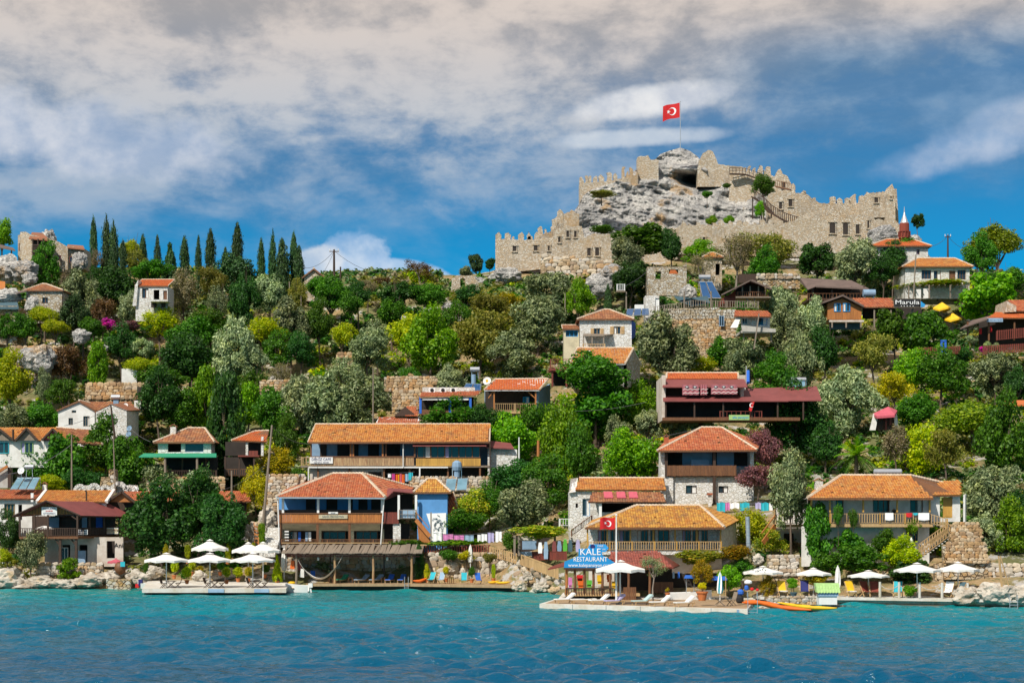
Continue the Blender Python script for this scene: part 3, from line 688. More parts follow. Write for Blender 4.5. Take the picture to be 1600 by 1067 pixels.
G=None
TL=[
# ---- cypresses and skyline, left to right
(146,388,6.5,44,'cypress','cypress','tall thin dark cypress nearest the old stone house on the left ridge','tree',300),
(166,386,8,43,'cypress','cypress','dark cypress, left one of the close pair on the left ridge','tree',301),
(177,390,8,39,'cypress','cypress','slightly lower cypress, right one of the close pair on the left ridge','tree',300),
(192,402,6,24,'cypress','cypress','short cypress in front of the bright green rounded tree','tree',297),
(223,397,6.5,28,'cypress','cypress','cypress just right of the bright green rounded tree','tree',299),
(246,400,5.5,29,'cypress','cypress','thin cypress left of the spreading fir','tree',299),
(266,412,15,30,'fir','cypress','dark fir with spreading level branches between two thin cypresses','tree',297),
(288,403,7.5,31,'cypress','cypress','bushy cypress just right of the spreading fir','tree',299),
(310,404,5,32,'cypress','cypress','very thin cypress, fourth from the fir towards the castle side','tree',299),
(329,394,8,33,'cypress','cypress','broad cypress with a forked outline left of the tallest middle one','tree',298),
(371,388,8.5,36,'cypress','cypress','tallest middle cypress rising out of a dark round tree','tree',299),
(352,404,5,16,'cypress','cypress','small pointed cypress tip left of the tallest middle cypress','tree',301),
(408,410,6,34,'cypress','cypress','first cypress of the right-hand five, standing alone','tree',299),
(426,408,6.5,42,'cypress','cypress','second and tallest cypress of the right-hand five','tree',299),
(441,416,12,38,'cypress','cypress','widest cypress of the right-hand five','tree',297),
(459,405,6.5,38,'cypress','cypress','fourth cypress of the right-hand five, thin and dark','tree',299),
(467,418,9,30,'cypress','cypress','last cypress of the right-hand five, next to the small brick gable','tree',298),
(4,366,20,22,'broad','bright','bright green tree behind the brown canopy at the left edge','tree',304),
(204,390,22,22,'pine','lime','bright green rounded tree glowing behind the cypresses','tree',303),
(212,408,22,20,'loose','mustard','brownish loose tree below the bright rounded tree','tree',298),
(150,404,14,16,'sparse','tan','rusty thin shrubby tree at the foot of the first cypress','tree',299),
(370,425,30,28,'broad','cypress','dark round tree at the foot of the tallest middle cypress','tree',296),
(655,420,27,15,'sparse','bronze','leafless grey tree with fine twigs alone on the skyline','tree',308),
(596,440,18,9,'sparse','bronze','low bare twiggy bush on the saddle of the skyline','shrub',306),
(745,410,13,15,'olive','cypress','dark little round tree on the skyline left of the castle wall','tree',312),
(765,412,9,9,'olive','deep','smaller dark bush against the foot of the castle wall corner','shrub',312),
(727,424,14,8,'bush','olive','low grey green bush on the ruined arch','shrub',311),
(1434,345,11,11,'fig','deep','small dark leafy tree leaning out beside the minaret','tree',318),
(1554,378,46,38,'pine','pine','huge rounded yellow green pine on the right skyline','tree',300),
(1532,402,26,26,'broad','green','green broadleaf tree in front of the huge rounded pine','tree',290),
# ---- second row left
(70,420,26,32,'broad','green','green tree below the wooden balcony of the old stone house','tree',285),
(105,440,14,18,'loose','tan','dry beige bush beside the red hipped stone hut','shrub',284),
(130,462,34,34,'olive','olive','big grey green olive right of the red hipped stone hut','tree',278),
(185,448,38,26,'broad','deep','dark green tree left of the ruined white house','tree',282),
(235,422,30,15,'broad','green','low green thicket under the thin cypresses','tree',292),
(150,440,20,15,'broad','deep','dark green bush at the foot of the cypress pair','shrub',288),
(288,450,26,28,'loose','tan','thin grey brown tree touching the orange roof of the ruined house','tree',281),
(332,440,28,26,'loose','mustard','yellowish tree right of the ruined white house','tree',283),
(382,462,26,34,'olive','deep','dark olive tree under the middle cypresses','tree',278),
(340,470,20,22,'loose','olive','grey twiggy tree below the yellowish tree','tree',274),
(420,455,26,24,'olive','sage','silvery bush in front of the right-hand five cypresses','shrub',283),
(466,458,18,22,'loose','mustard','mustard coloured bush below the last cypress','shrub',284),
(500,448,24,16,'broad','green','green bush in front of the small brick gable house','shrub',288),
(520,464,32,21,'broad','green','broad green shrub under the ridge utility pole','shrub',282),
(560,462,24,15,'broad','deep','dark green shrub on the saddle right of the utility pole','shrub',284),
(548,474,20,16,'broad','green','green shrub above the bare ochre patch','shrub',278),
(622,458,32,18,'fig','deep','dark leafy fig left of the leafless skyline tree','tree',286),
(612,484,26,18,'fig','green','fresh green fig in the middle of the slope','tree',278),
(668,460,34,17,'broad','green','green tree right below the leafless skyline tree','tree',287),
(575,448,16,12,'loose','tan','dry tan bush on the saddle','shrub',292),
(730,458,26,13,'broad','deep','dark bush under the ruined arch on the ridge','shrub',296),
(1002,375,46,24,'fig','green','leafy green tree growing against the lower castle wall','tree',308),
(982,400,28,28,'olive','olive','grey green olive just left of the leafy castle tree','tree',302),
(985,440,34,28,'olive','deep','dark olive left of the roofless stone ruin','tree',290),
(1050,385,22,26,'broad','deep','dark green tree right of the leafy castle tree','tree',304),
(1098,398,30,16,'broad','bright','fresh green bush behind the roofless stone ruin','shrub',300),
(1095,412,22,18,'sparse','tan','thin brown tree above the blue solar collectors','tree',292),
(1150,392,38,34,'sparse','tan','large dry brown tree with bare twigs below the castle wall','tree',296),
(1160,386,30,22,'loose','mustard','mustard brown tree crown behind the large dry tree','tree',302),
(1210,392,36,32,'loose','mustard','broad yellowish tree in front of the castle windows','tree',300),
(1195,420,26,24,'broad','green','green tree under the broad yellowish tree','tree',292),
(1280,404,32,26,'fig','deep','dark green tree below the arched castle windows','tree',298),
(1335,412,36,36,'olive','sage','large silvery olive between the castle and the brown pavilion','tree',290),
(1395,400,24,24,'broad','deep','dark green tree in front of the mosque wall','tree',296),
(1412,390,24,18,'broad','green','green tree touching the mosque roof','tree',300),
(1380,425,26,20,'broad','deep','deep green tree left of the hipped stone house','tree',288),
(1188,355,0,0,None,None,'','',0),
(1193,290,20,14,'broad','green','green tree growing out of the castle rock near the top','tree',330),
(1187,328,9,10,'broad','bright','small bright bush in the castle gully beside the timber stair','shrub',323),
(1105,303,9,6,'bush','green','small green bush on the bare rock face below the cave','shrub',325),
(1136,290,7,4,'bush','green','tiny green tuft on the rock right of the cave','shrub',328),
(1113,344,10,8,'bush','bright','bright creeper hanging over the crenellated lower wall','shrub',318),
(1140,343,10,7,'bush','bright','second bright creeper behind the lower wall teeth','shrub',318),
(942,358,20,7,'bush','green','low green growth on the terrace above the lower wall','shrub',320),
(940,303,22,5,'bush','mustard','yellow green strip of bush under the upper left wall','shrub',333),
# ---- mid slope
(868,455,42,34,'olive','olive','large olive on the slope left of the white hipped house','tree',284),
(905,470,22,22,'broad','bright','bright green tree above the white hipped stone house','tree',280),
(950,465,5.5,19,'cypress','cypress','lone small pointed cypress below the castle rock','tree',280),
(840,498,38,34,'olive','olive','rounded olive with pale leaves left of the white hipped house','tree',272),
(800,545,40,30,'olive','olive','grey olive above the bright orange tiled house','tree',262),
(905,535,24,20,'fig','deep','dark leafy tree under the white hipped house','tree',258),
(640,520,38,34,'loose','lime','loose lime yellow tree left of centre slope','tree',268),
(672,540,40,40,'broad','bright','big light green tree in the middle of the slope','tree',262),
(750,525,52,46,'loose','mustard','wide brownish loose tree in the middle of the slope','tree',268),
(770,485,50,28,'loose','mustard','yellow tinged tree under the castle cliff','tree',282),
(790,470,26,14,'loose','yellow','golden bush below the castle rock','shrub',288),
(713,492,30,22,'loose','green','loose green shrub left of the golden slope','shrub',280),
(575,545,34,28,'olive','olive','grey olive over the dry stone terrace in the middle','tree',262),
(590,520,26,20,'loose','sage','pale loose shrub above the middle terrace','shrub',270),
(535,522,22,20,'loose','lime','yellow green shrub beside the bare ochre soil','shrub',272),
(500,505,22,26,'broad','green','upright green shrub in the middle left slope','shrub',274),
(455,505,32,34,'olive','olive','grey olive below the cypress group','tree',272),
(410,515,34,22,'loose','lime','yellow green bush in the left middle slope','shrub',270),
(432,545,28,22,'broad','green','dark green shrub above the ochre clearing','shrub',265),
(470,545,24,20,'broad','deep','green shrub at the edge of the ochre clearing','shrub',264),
(440,580,22,14,'sparse','tan','dry brown bush on the ochre clearing','shrub',258),
(393,560,28,24,'olive','sage','silvery bush left of the ochre clearing','shrub',262),
(360,545,32,46,'olive','sage','tall silver grey olive in the left middle','tree',262),
(295,560,46,30,'broad','deep','wide deep green thicket left of the silver olive','tree',262),
(300,520,38,24,'broad','green','green thicket under the ruined white house','tree',270),
(250,500,36,20,'loose','lime','yellow green creeper thicket below the ruined white house','shrub',273),
(330,505,34,18,'broad','green','green thicket right below the ruined white house','shrub',273),
(200,480,20,22,'olive','sage','pale grey bush left of the ruined white house','shrub',277),
(160,490,22,26,'loose','bronze','reddish brown tree between the two olives on the left','tree',275),
(170,507,18,10,'bush','magenta','magenta flowering bougainvillea on the left slope','shrub',270),
(205,508,16,8,'bush','purple','dull purple flowering bush right of the magenta one','shrub',270),
(115,495,26,22,'broad','cypress','dark blue green bush below the red hipped stone hut','shrub',270),
(145,510,18,14,'broad','green','small green bush left of the magenta flowers','shrub',268),
(66,492,25,20,'pine','lime','bright lime rounded bush on the far left, upper of the pair','tree',268),
(86,510,22,16,'pine','lime','bright lime rounded bush on the far left, lower of the pair','tree',264),
(38,510,26,18,'broad','green','green bush left of the two lime bushes','shrub',266),
(10,515,18,16,'broad','green','green bush at the left edge under the old red hut','shrub',266),
(108,565,30,28,'loose','bronze','dark bronze bush over the left dry stone wall','tree',258),
(152,568,20,30,'tall','bright','upright fresh green young tree right of the bronze bush','tree',257),
(190,540,26,22,'broad','deep','deep green bush above the small white hut','shrub',264),
(218,570,24,16,'pine','lime','lime coloured round bush over the small white hut','tree',257),
(225,542,18,12,'olive','sage','white flowering grey bush above the lime round bush','shrub',263),
(255,590,36,18,'broad','green','green bush right of the small white hut','shrub',256),
(18,595,30,32,'broad','lime','big yellow green tree at the left edge','tree',254),
(68,600,12,22,'olive','olive','narrow grey green bush right of the big yellow green tree','shrub',252),
(98,612,24,22,'loose','green','loose green bush at the end of the long stone terrace','shrub',250),
(22,655,34,22,'olive','olive','grey green bush above the row of gabled houses','shrub',244),
(66,650,30,22,'broad','green','green bush left of the white gabled house','shrub',245),
(248,625,34,34,'broad','deep','dark green tree right of the white gabled house','tree',246),
(285,640,34,30,'broad','green','green tree behind the house with green terrace roof','tree',247),
(322,622,26,44,'tall','bright','tall light green tree behind the terrace house','tree',248),
(352,668,34,74,'tall','deep','very tall dark eucalyptus standing between the two terrace houses','tree',229),
(388,632,30,30,'broad','bright','bright green tree behind the bright red tiled house','tree',247),
(425,640,32,34,'broad','green','green tree behind the leaning grey pole','tree',245),
(395,600,30,22,'loose','green','loose green shrub below the ochre clearing','shrub',256),
(470,620,34,40,'olive','sage','silver grey olive left of the cafe roof','tree',246),
(510,625,40,40,'olive','olive','big olive behind the left end of the cafe roof','tree',244),
(566,622,52,38,'olive','olive','largest dark olive behind the middle of the cafe roof','tree',246),
(540,580,34,20,'loose','sage','pale grey shrub above the olives behind the cafe','shrub',256),
(445,690,22,32,'broad','green','green shrub left of the cafe veranda','shrub',236),
(700,592,26,22,'olive','sage','pale olive behind the blue framed terrace house','tree',256),
(640,590,20,20,'loose','green','green shrub beside the middle dry stone terrace','shrub',258),
(705,650,44,20,'broad','green','green hedge in front of the blue framed terrace','shrub',232),
(760,655,30,22,'broad','deep','dark green bush below the orange tiled balcony house','shrub',231),
(800,680,36,34,'broad','bright','bright green tree right of the cafe roof','tree',229),
(690,640,28,14,'broad','green','green shrub just above the cafe roof','shrub',236),
(845,665,40,40,'loose','green','loose green tree below the orange tiled balcony house','tree',232),
(880,690,36,50,'broad','bright','tall yellow green tree in the gap between cafe and hipped house','tree',226),
(905,700,28,44,'loose','green','loose green tree right of the yellow green one in the gap','tree',223),
(930,582,48,32,'broad','green','green tree covering the gabled orange house','tree',232.5),
(935,632,60,42,'fig','green','very large fig tree in the centre right of the slope','tree',234),
(1000,625,34,30,'loose','bright','bright tree between the large fig and the rug house','tree',238),
(1012,660,22,18,'olive','sage','first small pale olive left of the rug house wall','tree',222),
(966,680,26,26,'olive','olive','olive above the vivid green tree','tree',222),
(988,712,44,40,'broad','bright','vivid green tree left of the balcony house','tree',213),
(1055,662,22,18,'olive','sage','left small pale olive in front of the rug terrace','tree',222),
(1094,658,26,19,'olive','sage','right small pale olive in front of the rug terrace','tree',222),
(1045,540,52,44,'olive','olive','great round olive above the rug house','tree',250),
(975,520,20,26,'olive','deep','dark shrub touching the white hipped house','shrub',256),
(1130,545,28,22,'fig','green','green fig under the big stone terrace','tree',254),
(1165,560,34,34,'olive','olive','rounded olive below the cabin with picture window','tree',250),
(1098,570,26,16,'loose','lime','yellow green bush above the rug house roof','shrub',250),
(1215,590,36,26,'broad','green','green shrub above the maroon roof','shrub',244),
(1250,560,28,40,'olive','olive','grey olive right of the cabin on stilts','tree',250),
(1215,480,26,30,'olive','sage','pale olive left of the dark brown pavilion','tree',270),
(1230,518,34,34,'olive','olive','wide grey olive right of the cabin with picture window','tree',260),
(1270,500,26,30,'olive','sage','silver olive left of the orange boarded cabin','tree',264),
(1290,545,30,32,'broad','deep','dark green shrub under the orange boarded cabin','tree',252),
(1366,548,34,30,'loose','mustard','round brown yellow tree below the restaurant sign','tree',252),
(1398,510,32,30,'fig','green','green fig left of the two yellow parasols','tree',262),
(1448,525,38,32,'fig','green','broad green fig under the two yellow parasols','tree',259),
(1540,462,48,36,'fig','bright','large vivid leafy tree right of the hipped stone house','tree',276),
(1575,440,30,22,'broad','green','green bush right of the vivid leafy tree','shrub',282),
(1470,580,40,28,'broad','green','green bush below the picket fence','shrub',246),
(1420,575,34,28,'broad','bright','light green tree right of the round brown yellow tree','tree',247),
(1555,585,34,30,'olive','olive','olive below the right edge garden','tree',245),
(1590,600,26,28,'olive','deep','dark olive at the right edge','tree',243),
(1500,555,20,14,'bush','deep','dark round shrub breaking the picket fence','shrub',250),
(1325,618,50,44,'olive','sage','great silvery round olive right of the maroon roof','tree',234),
(1398,604,32,26,'loose','yellow','bright yellow tree right of the great silvery olive','tree',240),
(1430,640,34,22,'broad','green','green shrub right of the maroon parasol','shrub',234),
(1245,665,50,46,'broad','deep','large dark green tree between the balcony house and the palm','tree',219),
(1215,632,34,26,'broad','green','green tree in front of the maroon roof','tree',226),
(1290,690,30,30,'broad','deep','dark green shrub left of the palm','shrub',215),
(1195,700,26,34,'loose','purple','purple leaved tree touching the balcony house roof','tree',206),
(1185,745,34,20,'loose','purple','purple flowering branch hanging over the balcony','shrub',199),
(1236,760,36,48,'olive','olive','upright olive with crooked stem left of the long tiled house','tree',177.5),
(1440,700,48,42,'loose','lime','wide yellow green tree behind the long tiled house','tree',214),
(1400,690,26,24,'loose','tan','dry pinkish bush right of the palm','shrub',214),
(1520,655,60,42,'pine','pine','big spreading green pine at the right','tree',224),
(1570,690,40,50,'broad','green','large green tree at the right edge','tree',213),
(1478,700,30,34,'loose','mustard','brown olive green tree with visible branches behind the tiled house','tree',208),
(1548,765,42,44,'olive','olive','large grey green tree right of the wooden door','tree',186),
(1540,825,26,24,'olive','sage','pale bush below the large grey green tree','shrub',178),
(1580,830,34,34,'broad','bright','bright green bush above the right stone wall','shrub',178),
(1590,790,24,24,'broad','deep','dark bush at the right edge above the bright one','shrub',184),
# ---- lower left
(20,715,26,22,'broad','green','green bush under the first gabled row house','shrub',232),
(60,720,32,24,'broad','green','green bush under the red gable','shrub',232),
(110,715,42,38,'fig','green','large fig in front of the row houses','tree',229),
(165,700,32,34,'broad','green','green tree below the white gabled house','tree',232),
(205,715,34,36,'fig','green','light green fig left of the green terrace roof','tree',230),
(130,750,34,18,'broad','deep','dark bush above the ochre tiled roofs','shrub',224),
(80,755,24,10,'broad','lime','yellowish hedge behind the solar panels roof','shrub',221),
(250,750,30,20,'fig','olive','pale leafy shrub on the terrace wall under the green roof','shrub',221),
(305,752,28,18,'broad','sage','flowering pale shrub along the terrace wall','shrub',220),
(432,722,34,22,'loose','yellow','yellow flowering shrub left of the cafe','shrub',226),
(400,760,26,30,'loose','yellow','yellow tree leaning on the grey pole','tree',216),
(470,745,20,12,'broad','green','green ivy under the cafe corner','shrub',222),
(252,820,52,46,'broad','deep','dense dark green tree right of the red roofed restaurant','tree',206),
(310,795,46,40,'broad','deep','second dense dark green tree filling the gap behind the white parasols','tree',209),
(350,815,42,40,'olive','deep','dark tree with brownish side and slanting black trunk','tree',205),
(325,770,30,24,'broad','green','green crown above the small ochre roof','tree',213),
(48,860,24,34,'loose','olive','thin leafy young tree in front of the restaurant','tree',203),
(15,828,20,24,'broad','deep','dark bush at the left edge above the rocks','shrub',210),
(10,868,14,10,'broad','lime','low yellow green plants on the left rocks','shrub',205),
(108,890,17,15,'fig','bright','large leaved green plant on the shore below the restaurant','plant',202.5),
# ---- centre low
(805,745,40,26,'broad','deep','dark green shrub right of the cafe end wall','shrub',216),
(850,750,40,30,'broad','green','leafy green tree above the grey olive','tree',212),
(820,790,48,34,'olive','olive','wide grey olive left of the white stone house','tree',204),
(740,790,34,26,'loose','grape','loose vine right of the blue hut','shrub',210),
(728,812,34,16,'broad','green','green shrub behind the clothesline','shrub',208),
(765,775,26,24,'loose','green','loose bush under the solar collectors','shrub',211),
(845,829,46,11,'bush','grape','vine canopy turning yellow over the small terrace','vine',196),
(795,846,14,14,'bush','green','round green bush at the end of the clothesline','shrub',201),
(640,849,36,7,'bush','green','trailing plants on the lower balcony of the guest house','plant',207),
(720,847,46,6,'bush','bright','green hedge along the red brown railing','hedge',205),
(655,880,9,24,'tall','deep','dark climbing shrub right of the pergola','shrub',201.5),
(700,866,16,9,'bush','green','small shrub on the rocks under the railing','shrub',201.5),
(728,868,18,8,'bush','yellow','yellow bush on the rocks under the railing','shrub',201),
(765,870,12,8,'bush','mustard','dry yellowish bush at the top of the picket fence','shrub',200),
# ---- right low
(1175,822,34,30,'loose','lime','yellow green shrub behind the tall metal chimney','shrub',185),
(1205,845,24,22,'loose','grape','vine climbing under the wooden side balcony','shrub',180),
(1095,868,42,12,'bush','grape','vine pergola canopy in front of the yellow balustrade','vine',172),
(1150,862,26,12,'bush','orangeleaf','orange tinged end of the vine pergola','vine',171),
(1098,890,20,16,'loose','orangeleaf','yellow orange citrus tree in the orange pot','tree',167),
(1140,900,20,16,'broad','bright','green bush behind the striped closed parasol','shrub',169),
(1160,885,18,14,'broad','green','green bush left of the leaf marked parasol','shrub',171),
(1278,832,24,38,'fig','green','tall ivy column left of the long balcony','tree',176),
(1330,850,30,24,'fig','green','leafy climber under the long wooden balcony','tree',175.5),
(1380,846,26,18,'broad','green','loose green climber right under the long balcony','tree',175.5),
(1310,802,9,17,'loose','green','thin young tree growing through the balcony rail','tree',175),
(1333,808,9,15,'loose','green','second thin young tree rising above the balcony rail','tree',175),
(1290,880,26,18,'fig','green','ivy mass behind the closed white parasol','shrub',172),
(1345,874,40,18,'fig','green','ivy mass behind the third white parasol','shrub',172),
(1408,868,32,20,'broad','lime','yellow green climber with light tops behind the largest right parasol','shrub',172),
(1420,892,34,18,'fig','deep','dark ivy under the two right parasols','shrub',171),
(1275,903,20,9,'bush','orangeleaf','orange green bush before the second right parasol','shrub',167),
(1237,908,9,6,'bush','bright','small bright potted bush between the lounge chairs','plant',167),
(1422,921,12,9,'bush','bright','vivid green fern beside the turquoise chair','plant',164),
(1200,913,16,14,'loose','orangeleaf','orange brown bush under the leaf marked parasol','shrub',167),
(1500,845,10,14,'broad','green','green creeper at the foot of the lattice stair','shrub',174),
(1424,822,14,14,'loose','bright','climber at the top of the lattice stair','shrub',176),
(1020,882,24,16,'sparse','olive','nearly bare pale tree among the loungers','tree',164),
(1465,444,58,7,'bush','grape','vine pergola under the hipped stone house','vine',284),
]
for r_ in TL:
 if r_[4] is None:continue
 px,py,rx,ry,kind,lm,lab,cat,Y=r_
 nm={'shrub':'shrub','tree':'tree','plant':'plant','hedge':'hedge','vine':'vine'}[cat]
 if kind == 'cypress':nm='cypress_tree'
 if kind == 'olive' and cat == 'tree':nm='olive_tree'
 if kind == 'fig' and cat == 'tree':nm='fig_tree'
 if kind == 'pine' and cat == 'tree':nm='pine_tree'
 if cat == 'vine':nm='grape_vine'
 g='cypresses along the left ridge' if kind == 'cypress' and px < 500 else None
 pale=kind in ('sparse',) or 'pale tree' in lab
 tree(px,py,rx,ry,kind,lm,lab,cat,Y,nm,g,'trunkpale' if pale else 'trunk')

# palm
c=P(1338,712,213);pt=T('palm_tree','palm tree with arching fan fronds above the long tiled house','palm',(c.x,c.y,GZ(c.x,c.y)))
mb=MB();mb.tube([(c.x,c.y,GZ(c.x,c.y)),(c.x,c.y,c.z)],[.28,.22],8);mb.build('trunk','trunk',pt)
rp=random.Random(5)
for k in range(34):
 mb=MB();a=k*2.4;el=rp.uniform(-.5,1.25);ln=rp.uniform(2.3,3.3);prevp=None
 dirv=Vector((math.cos(a)*math.cos(el),math.sin(a)*math.cos(el),math.sin(el)))
 sd_=dirv.cross(Vector((0,0,1))).normalized();ps=[]
 for q in range(9):
  u=q/8;p_=c+dirv*ln*u+Vector((0,0,-1.3*u*u*abs(math.cos(el))-.2*u*u));ps.append(p_)
 mb.tube(ps,[.04]*8+[.01],4,cap=False)
 for q in range(2,9):
  for sg in (-1,1):
   for h_ in (0,.5):
    p_=ps[q-1].lerp(ps[q],h_) if q < 9 else ps[q];l_=.62*(1-abs((q+h_-5)/6))
    tip=p_+sd_*sg*l_+(ps[q]-ps[q-1]).normalized()*l_*.7-Vector((0,0,.18));wv=(ps[q]-ps[q-1]).normalized()*.07
    mb.quad(p_-wv,p_+wv,tip)
 mb.build('frond',L['bright' if el > .2 else 'green'],pt)

# undergrowth: countless low shrubs and weeds between the trees
rs=np.random.RandomState(11);VVs=[];MI=[]
bnames=['green','deep','olive','mustard','tan','lime','bright']
base_v=[leafcloud(300+k,52,5,(.4,.6),.5,.33,sunk=.5)[0] for k in range(8)]
cnt=0
CLEAR=[(445,588,42,22),(540,490,60,9),(690,490,30,10),(490,475,18,14),(610,500,20,8),(300,604,60,8),(350,580,30,8),(190,600,30,8),(30,610,26,16),(170,460,25,8),(1080,560,30,10),(1150,600,20,8),(1430,560,60,8),(1500,850,40,30),(640,620,40,14),(860,720,20,16)]
for k in range(20500):
 Y=204+(322-204)*rs.rand()**.9;px=rs.uniform(-60,1660) if k < 16500 else rs.choice([-180,1780])+rs.uniform(-150,150);x=X(px,Y)
 if px > 820 and rs.rand() < .25:Y=178+rs.rand()*30;x=X(px,Y)
 dens=fbm(x*.045+5,Y*.045,2,3)
 if dens < -.22 and rs.rand() < .7:continue
 if px > 690 and px < 1480 and Y > 312 or 1040 < px < 1215 and 188 < Y < 207 or 655 < px < 800 and Y < 209 or 780 < px < 1180 and Y < 200 or Y < 203 and px < 900 or Y < 176:continue
 if Y > 206 and any(abs(px-a) < c_ and abs(_gpy(px,Y)-b) < d_ for a,b,c_,d_ in CLEAR):continue
 z=GZ(x,Y);sc_=rs.uniform(.5,1.25)*(1.25 if Y > 280 else 1)
 b=base_v[k % 8]*np.array([sc_,sc_,sc_*rs.uniform(.55,.95)])
 a=rs.uniform(0,6.28);ca,sa=math.cos(a),math.sin(a)
 b=np.stack([b[:,0]*ca-b[:,1]*sa,b[:,0]*sa+b[:,1]*ca,b[:,2]],1)+np.array([x,Y,z+.25*sc_])
 VVs.append(b);mi=int(abs(fbm(x*.08,Y*.08,9,2))*8+rs.randint(0,3)) % 7
 MI.append(np.full(52,mi));cnt+=1
VVs=np.concatenate(VVs);MI=np.concatenate(MI)
me=npmesh('undergrowth',VVs,np.arange(len(VVs)).reshape(-1,4),[L[n_] for n_ in bnames],MI)
uo=bpy.data.objects.new('undergrowth',me);COL.objects.link(uo);uo['kind']='stuff'
tag(uo,'low green and dry shrubs and weeds covering the hillside between the trees','undergrowth')

# ================================================================ building helpers
def tiles(mb,A,B,C,D,w=.27,rl=.40,h=.06,seed=0):
 """rows of barrel tiles on the slope with eave A-B (left, right) and top D-C"""
 A,B,C,D=map(Vector,(A,B,C,D));ax=(B-A).normalized()
 nrm=(B-A).cross(D-A if (D-A).length > .2 else C-A).normalized()
 if nrm.z < 0:nrm=-nrm
 up=nrm.cross(ax);up=up if up.z > 0 else -up
 H_=max((D-A).dot(up),(C-B).dot(up));rows=max(1,int(round(H_/rl)));rl=H_/rows
 pg=[((q-A).dot(ax),(q-A).dot(up)) for q in (A,B,C,D)]
 rr=random.Random(seed)
 for r in range(rows):
  hm=(r+.5)*rl;xx=[]
  for (ax0,h0),(ax1,h1) in zip(pg,pg[1:]+pg[:1]):
   if (h0-hm)*(h1-hm) < 0:xx.append(ax0+(ax1-ax0)*(hm-h0)/(h1-h0))
  if len(xx) < 2:continue
  x0,x1=min(xx),max(xx)
  k0=math.ceil(x0/w-.3);k1=math.floor(x1/w+.3)
  for k in range(k0,k1):
   jx=rr.uniform(-.012,.012);jh=rr.uniform(-.02,.02);e=rr.uniform(-.008,.012)
   if rr.random() < .012:continue
   lo,hi=r*rl-.06+jh,(r+1)*rl+jh
   def pt(u,hh,o):return tuple(A+ax*(k*w+u*w+jx)+up*hh+nrm*o)
   hs=(.0,.85,.85,.0);us=(.02,.28,.72,.98);i=len(mb.v)
   mb.v+=[pt(u,lo,.045+h*q+e) for u,q in zip(us,hs)]+[pt(u,hi,.012+h*q*.85+e) for u,q in zip(us,hs)]+[pt(u,lo,.0) for u in us]
   for q in range(3):
    mb.f+=[(i+q,i+q+1,i+q+5,i+q+4),(i+8+q,i+9+q,i+q+1,i+q)];mb.m+=[mb.cur]*2
def ridge(mb,a,b,r=.13,step=.42):
 a,b=Vector(a),Vector(b);n=max(1,int((b-a).length/step))
 for k in range(n):
  p,q=a.lerp(b,k/n),a.lerp(b,(k+1.08)/n);mb.tube([p+Vector((0,0,.06)),q+Vector((0,0,.03))],[r*1.15,r*.92],6)
def slab(mb,pts,th=.12):
 """roof boarding below a plane of points"""
 mb.prism([Vector(p)-Vector((0,0,.02)) for p in pts],(0,0,-th))
def roof(parent,kind,x0,x1,y0,y1,ze,zr,mat,ov=.5,r0=None,r1=None,yr=None,tw=.27,eave='woodbrown',mort='mortar',hipw=None):
 """kinds: hip, gx (ridge along x), gy (ridge along y), shed (rises to the back)"""
 x0,x1,y0,y1=x0-ov,x1+ov,y0-ov,y1+ov;yr=yr if yr is not None else (y0+y1)/2
 V3=Vector;A,B,C_,D_=V3((x0,y0,ze)),V3((x1,y0,ze)),V3((x1,y1,ze)),V3((x0,y1,ze))
 tm,sm_,rm=MB(),MB(),MB()
 if kind == 'hip':
  d=(y1-y0)/2;r0=x0+d if r0 is None else r0;r1=x1-d if r1 is None else r1
  R0,R1=V3((r0,yr,zr)),V3((r1,yr,zr))
  tiles(tm,A,B,R1,R0,tw,seed=int(x0*9));tiles(tm,D_,A,R0,R0,tw,seed=2);tiles(tm,B,C_,R1,R1,tw,seed=3)
  slab(sm_,[A,B,R1,R0]);slab(sm_,[B,C_,R1]);slab(sm_,[C_,D_,R0,R1]);slab(sm_,[D_,A,R0])
  for p,q in ((A,R0),(B,R1),(R0,R1)):ridge(rm,p,q)
 elif kind == 'gx':
  R0,R1=V3((x0,yr,zr)),V3((x1,yr,zr))
  tiles(tm,A,B,R1,R0,tw,seed=int(x0*9));slab(sm_,[A,B,R1,R0]);slab(sm_,[C_,D_,R0,R1])
  ridge(rm,R0,R1);ridge(rm,A,R0,.09);ridge(rm,B,R1,.09)
 elif kind == 'gy':
  xr=(x0+x1)/2 if r0 is None else r0;R0,R1=V3((xr,y0,zr)),V3((xr,y1,zr))
  tiles(tm,D_,A,R0,R1,tw,seed=4);tiles(tm,B,C_,R1,R0,tw,seed=5)
  slab(sm_,[D_,A,R0,R1]);slab(sm_,[B,C_,R1,R0]);ridge(rm,R0,R1)
  bm_=MB();bm_.bar(A-V3((0,.03,.1)),R0-V3((0,.03,.1)),.08,.2);bm_.bar(B-V3((0,.03,.1)),R0-V3((0,.03,.1)),.08,.2);bm_.build('barge_board',M[eave],parent)
 elif kind == 'shed':
  C2,D2=V3((x1,y1,zr)),V3((x0,y1,zr));tiles(tm,A,B,C2,D2,tw,seed=6);slab(sm_,[A,B,C2,D2]);ridge(rm,D2,C2,.09);ridge(rm,A,D2,.07);ridge(rm,B,C2,.07)
 rf=sm_.build('roof',M[eave],parent)
 rf['_o']=parent['_o']
 o=tm.build('roof_tiles',M[mat],rf,'stuff');o2=rm.build('ridge_tiles',M[mort],rf,'stuff')
 if kind in ('hip','gx','shed'):
  f_=MB();f_.bar(A-V3((0,.04,.08)),B-V3((0,.04,.08)),.07,.18);f_.build('fascia',M[eave],rf)
 return rf
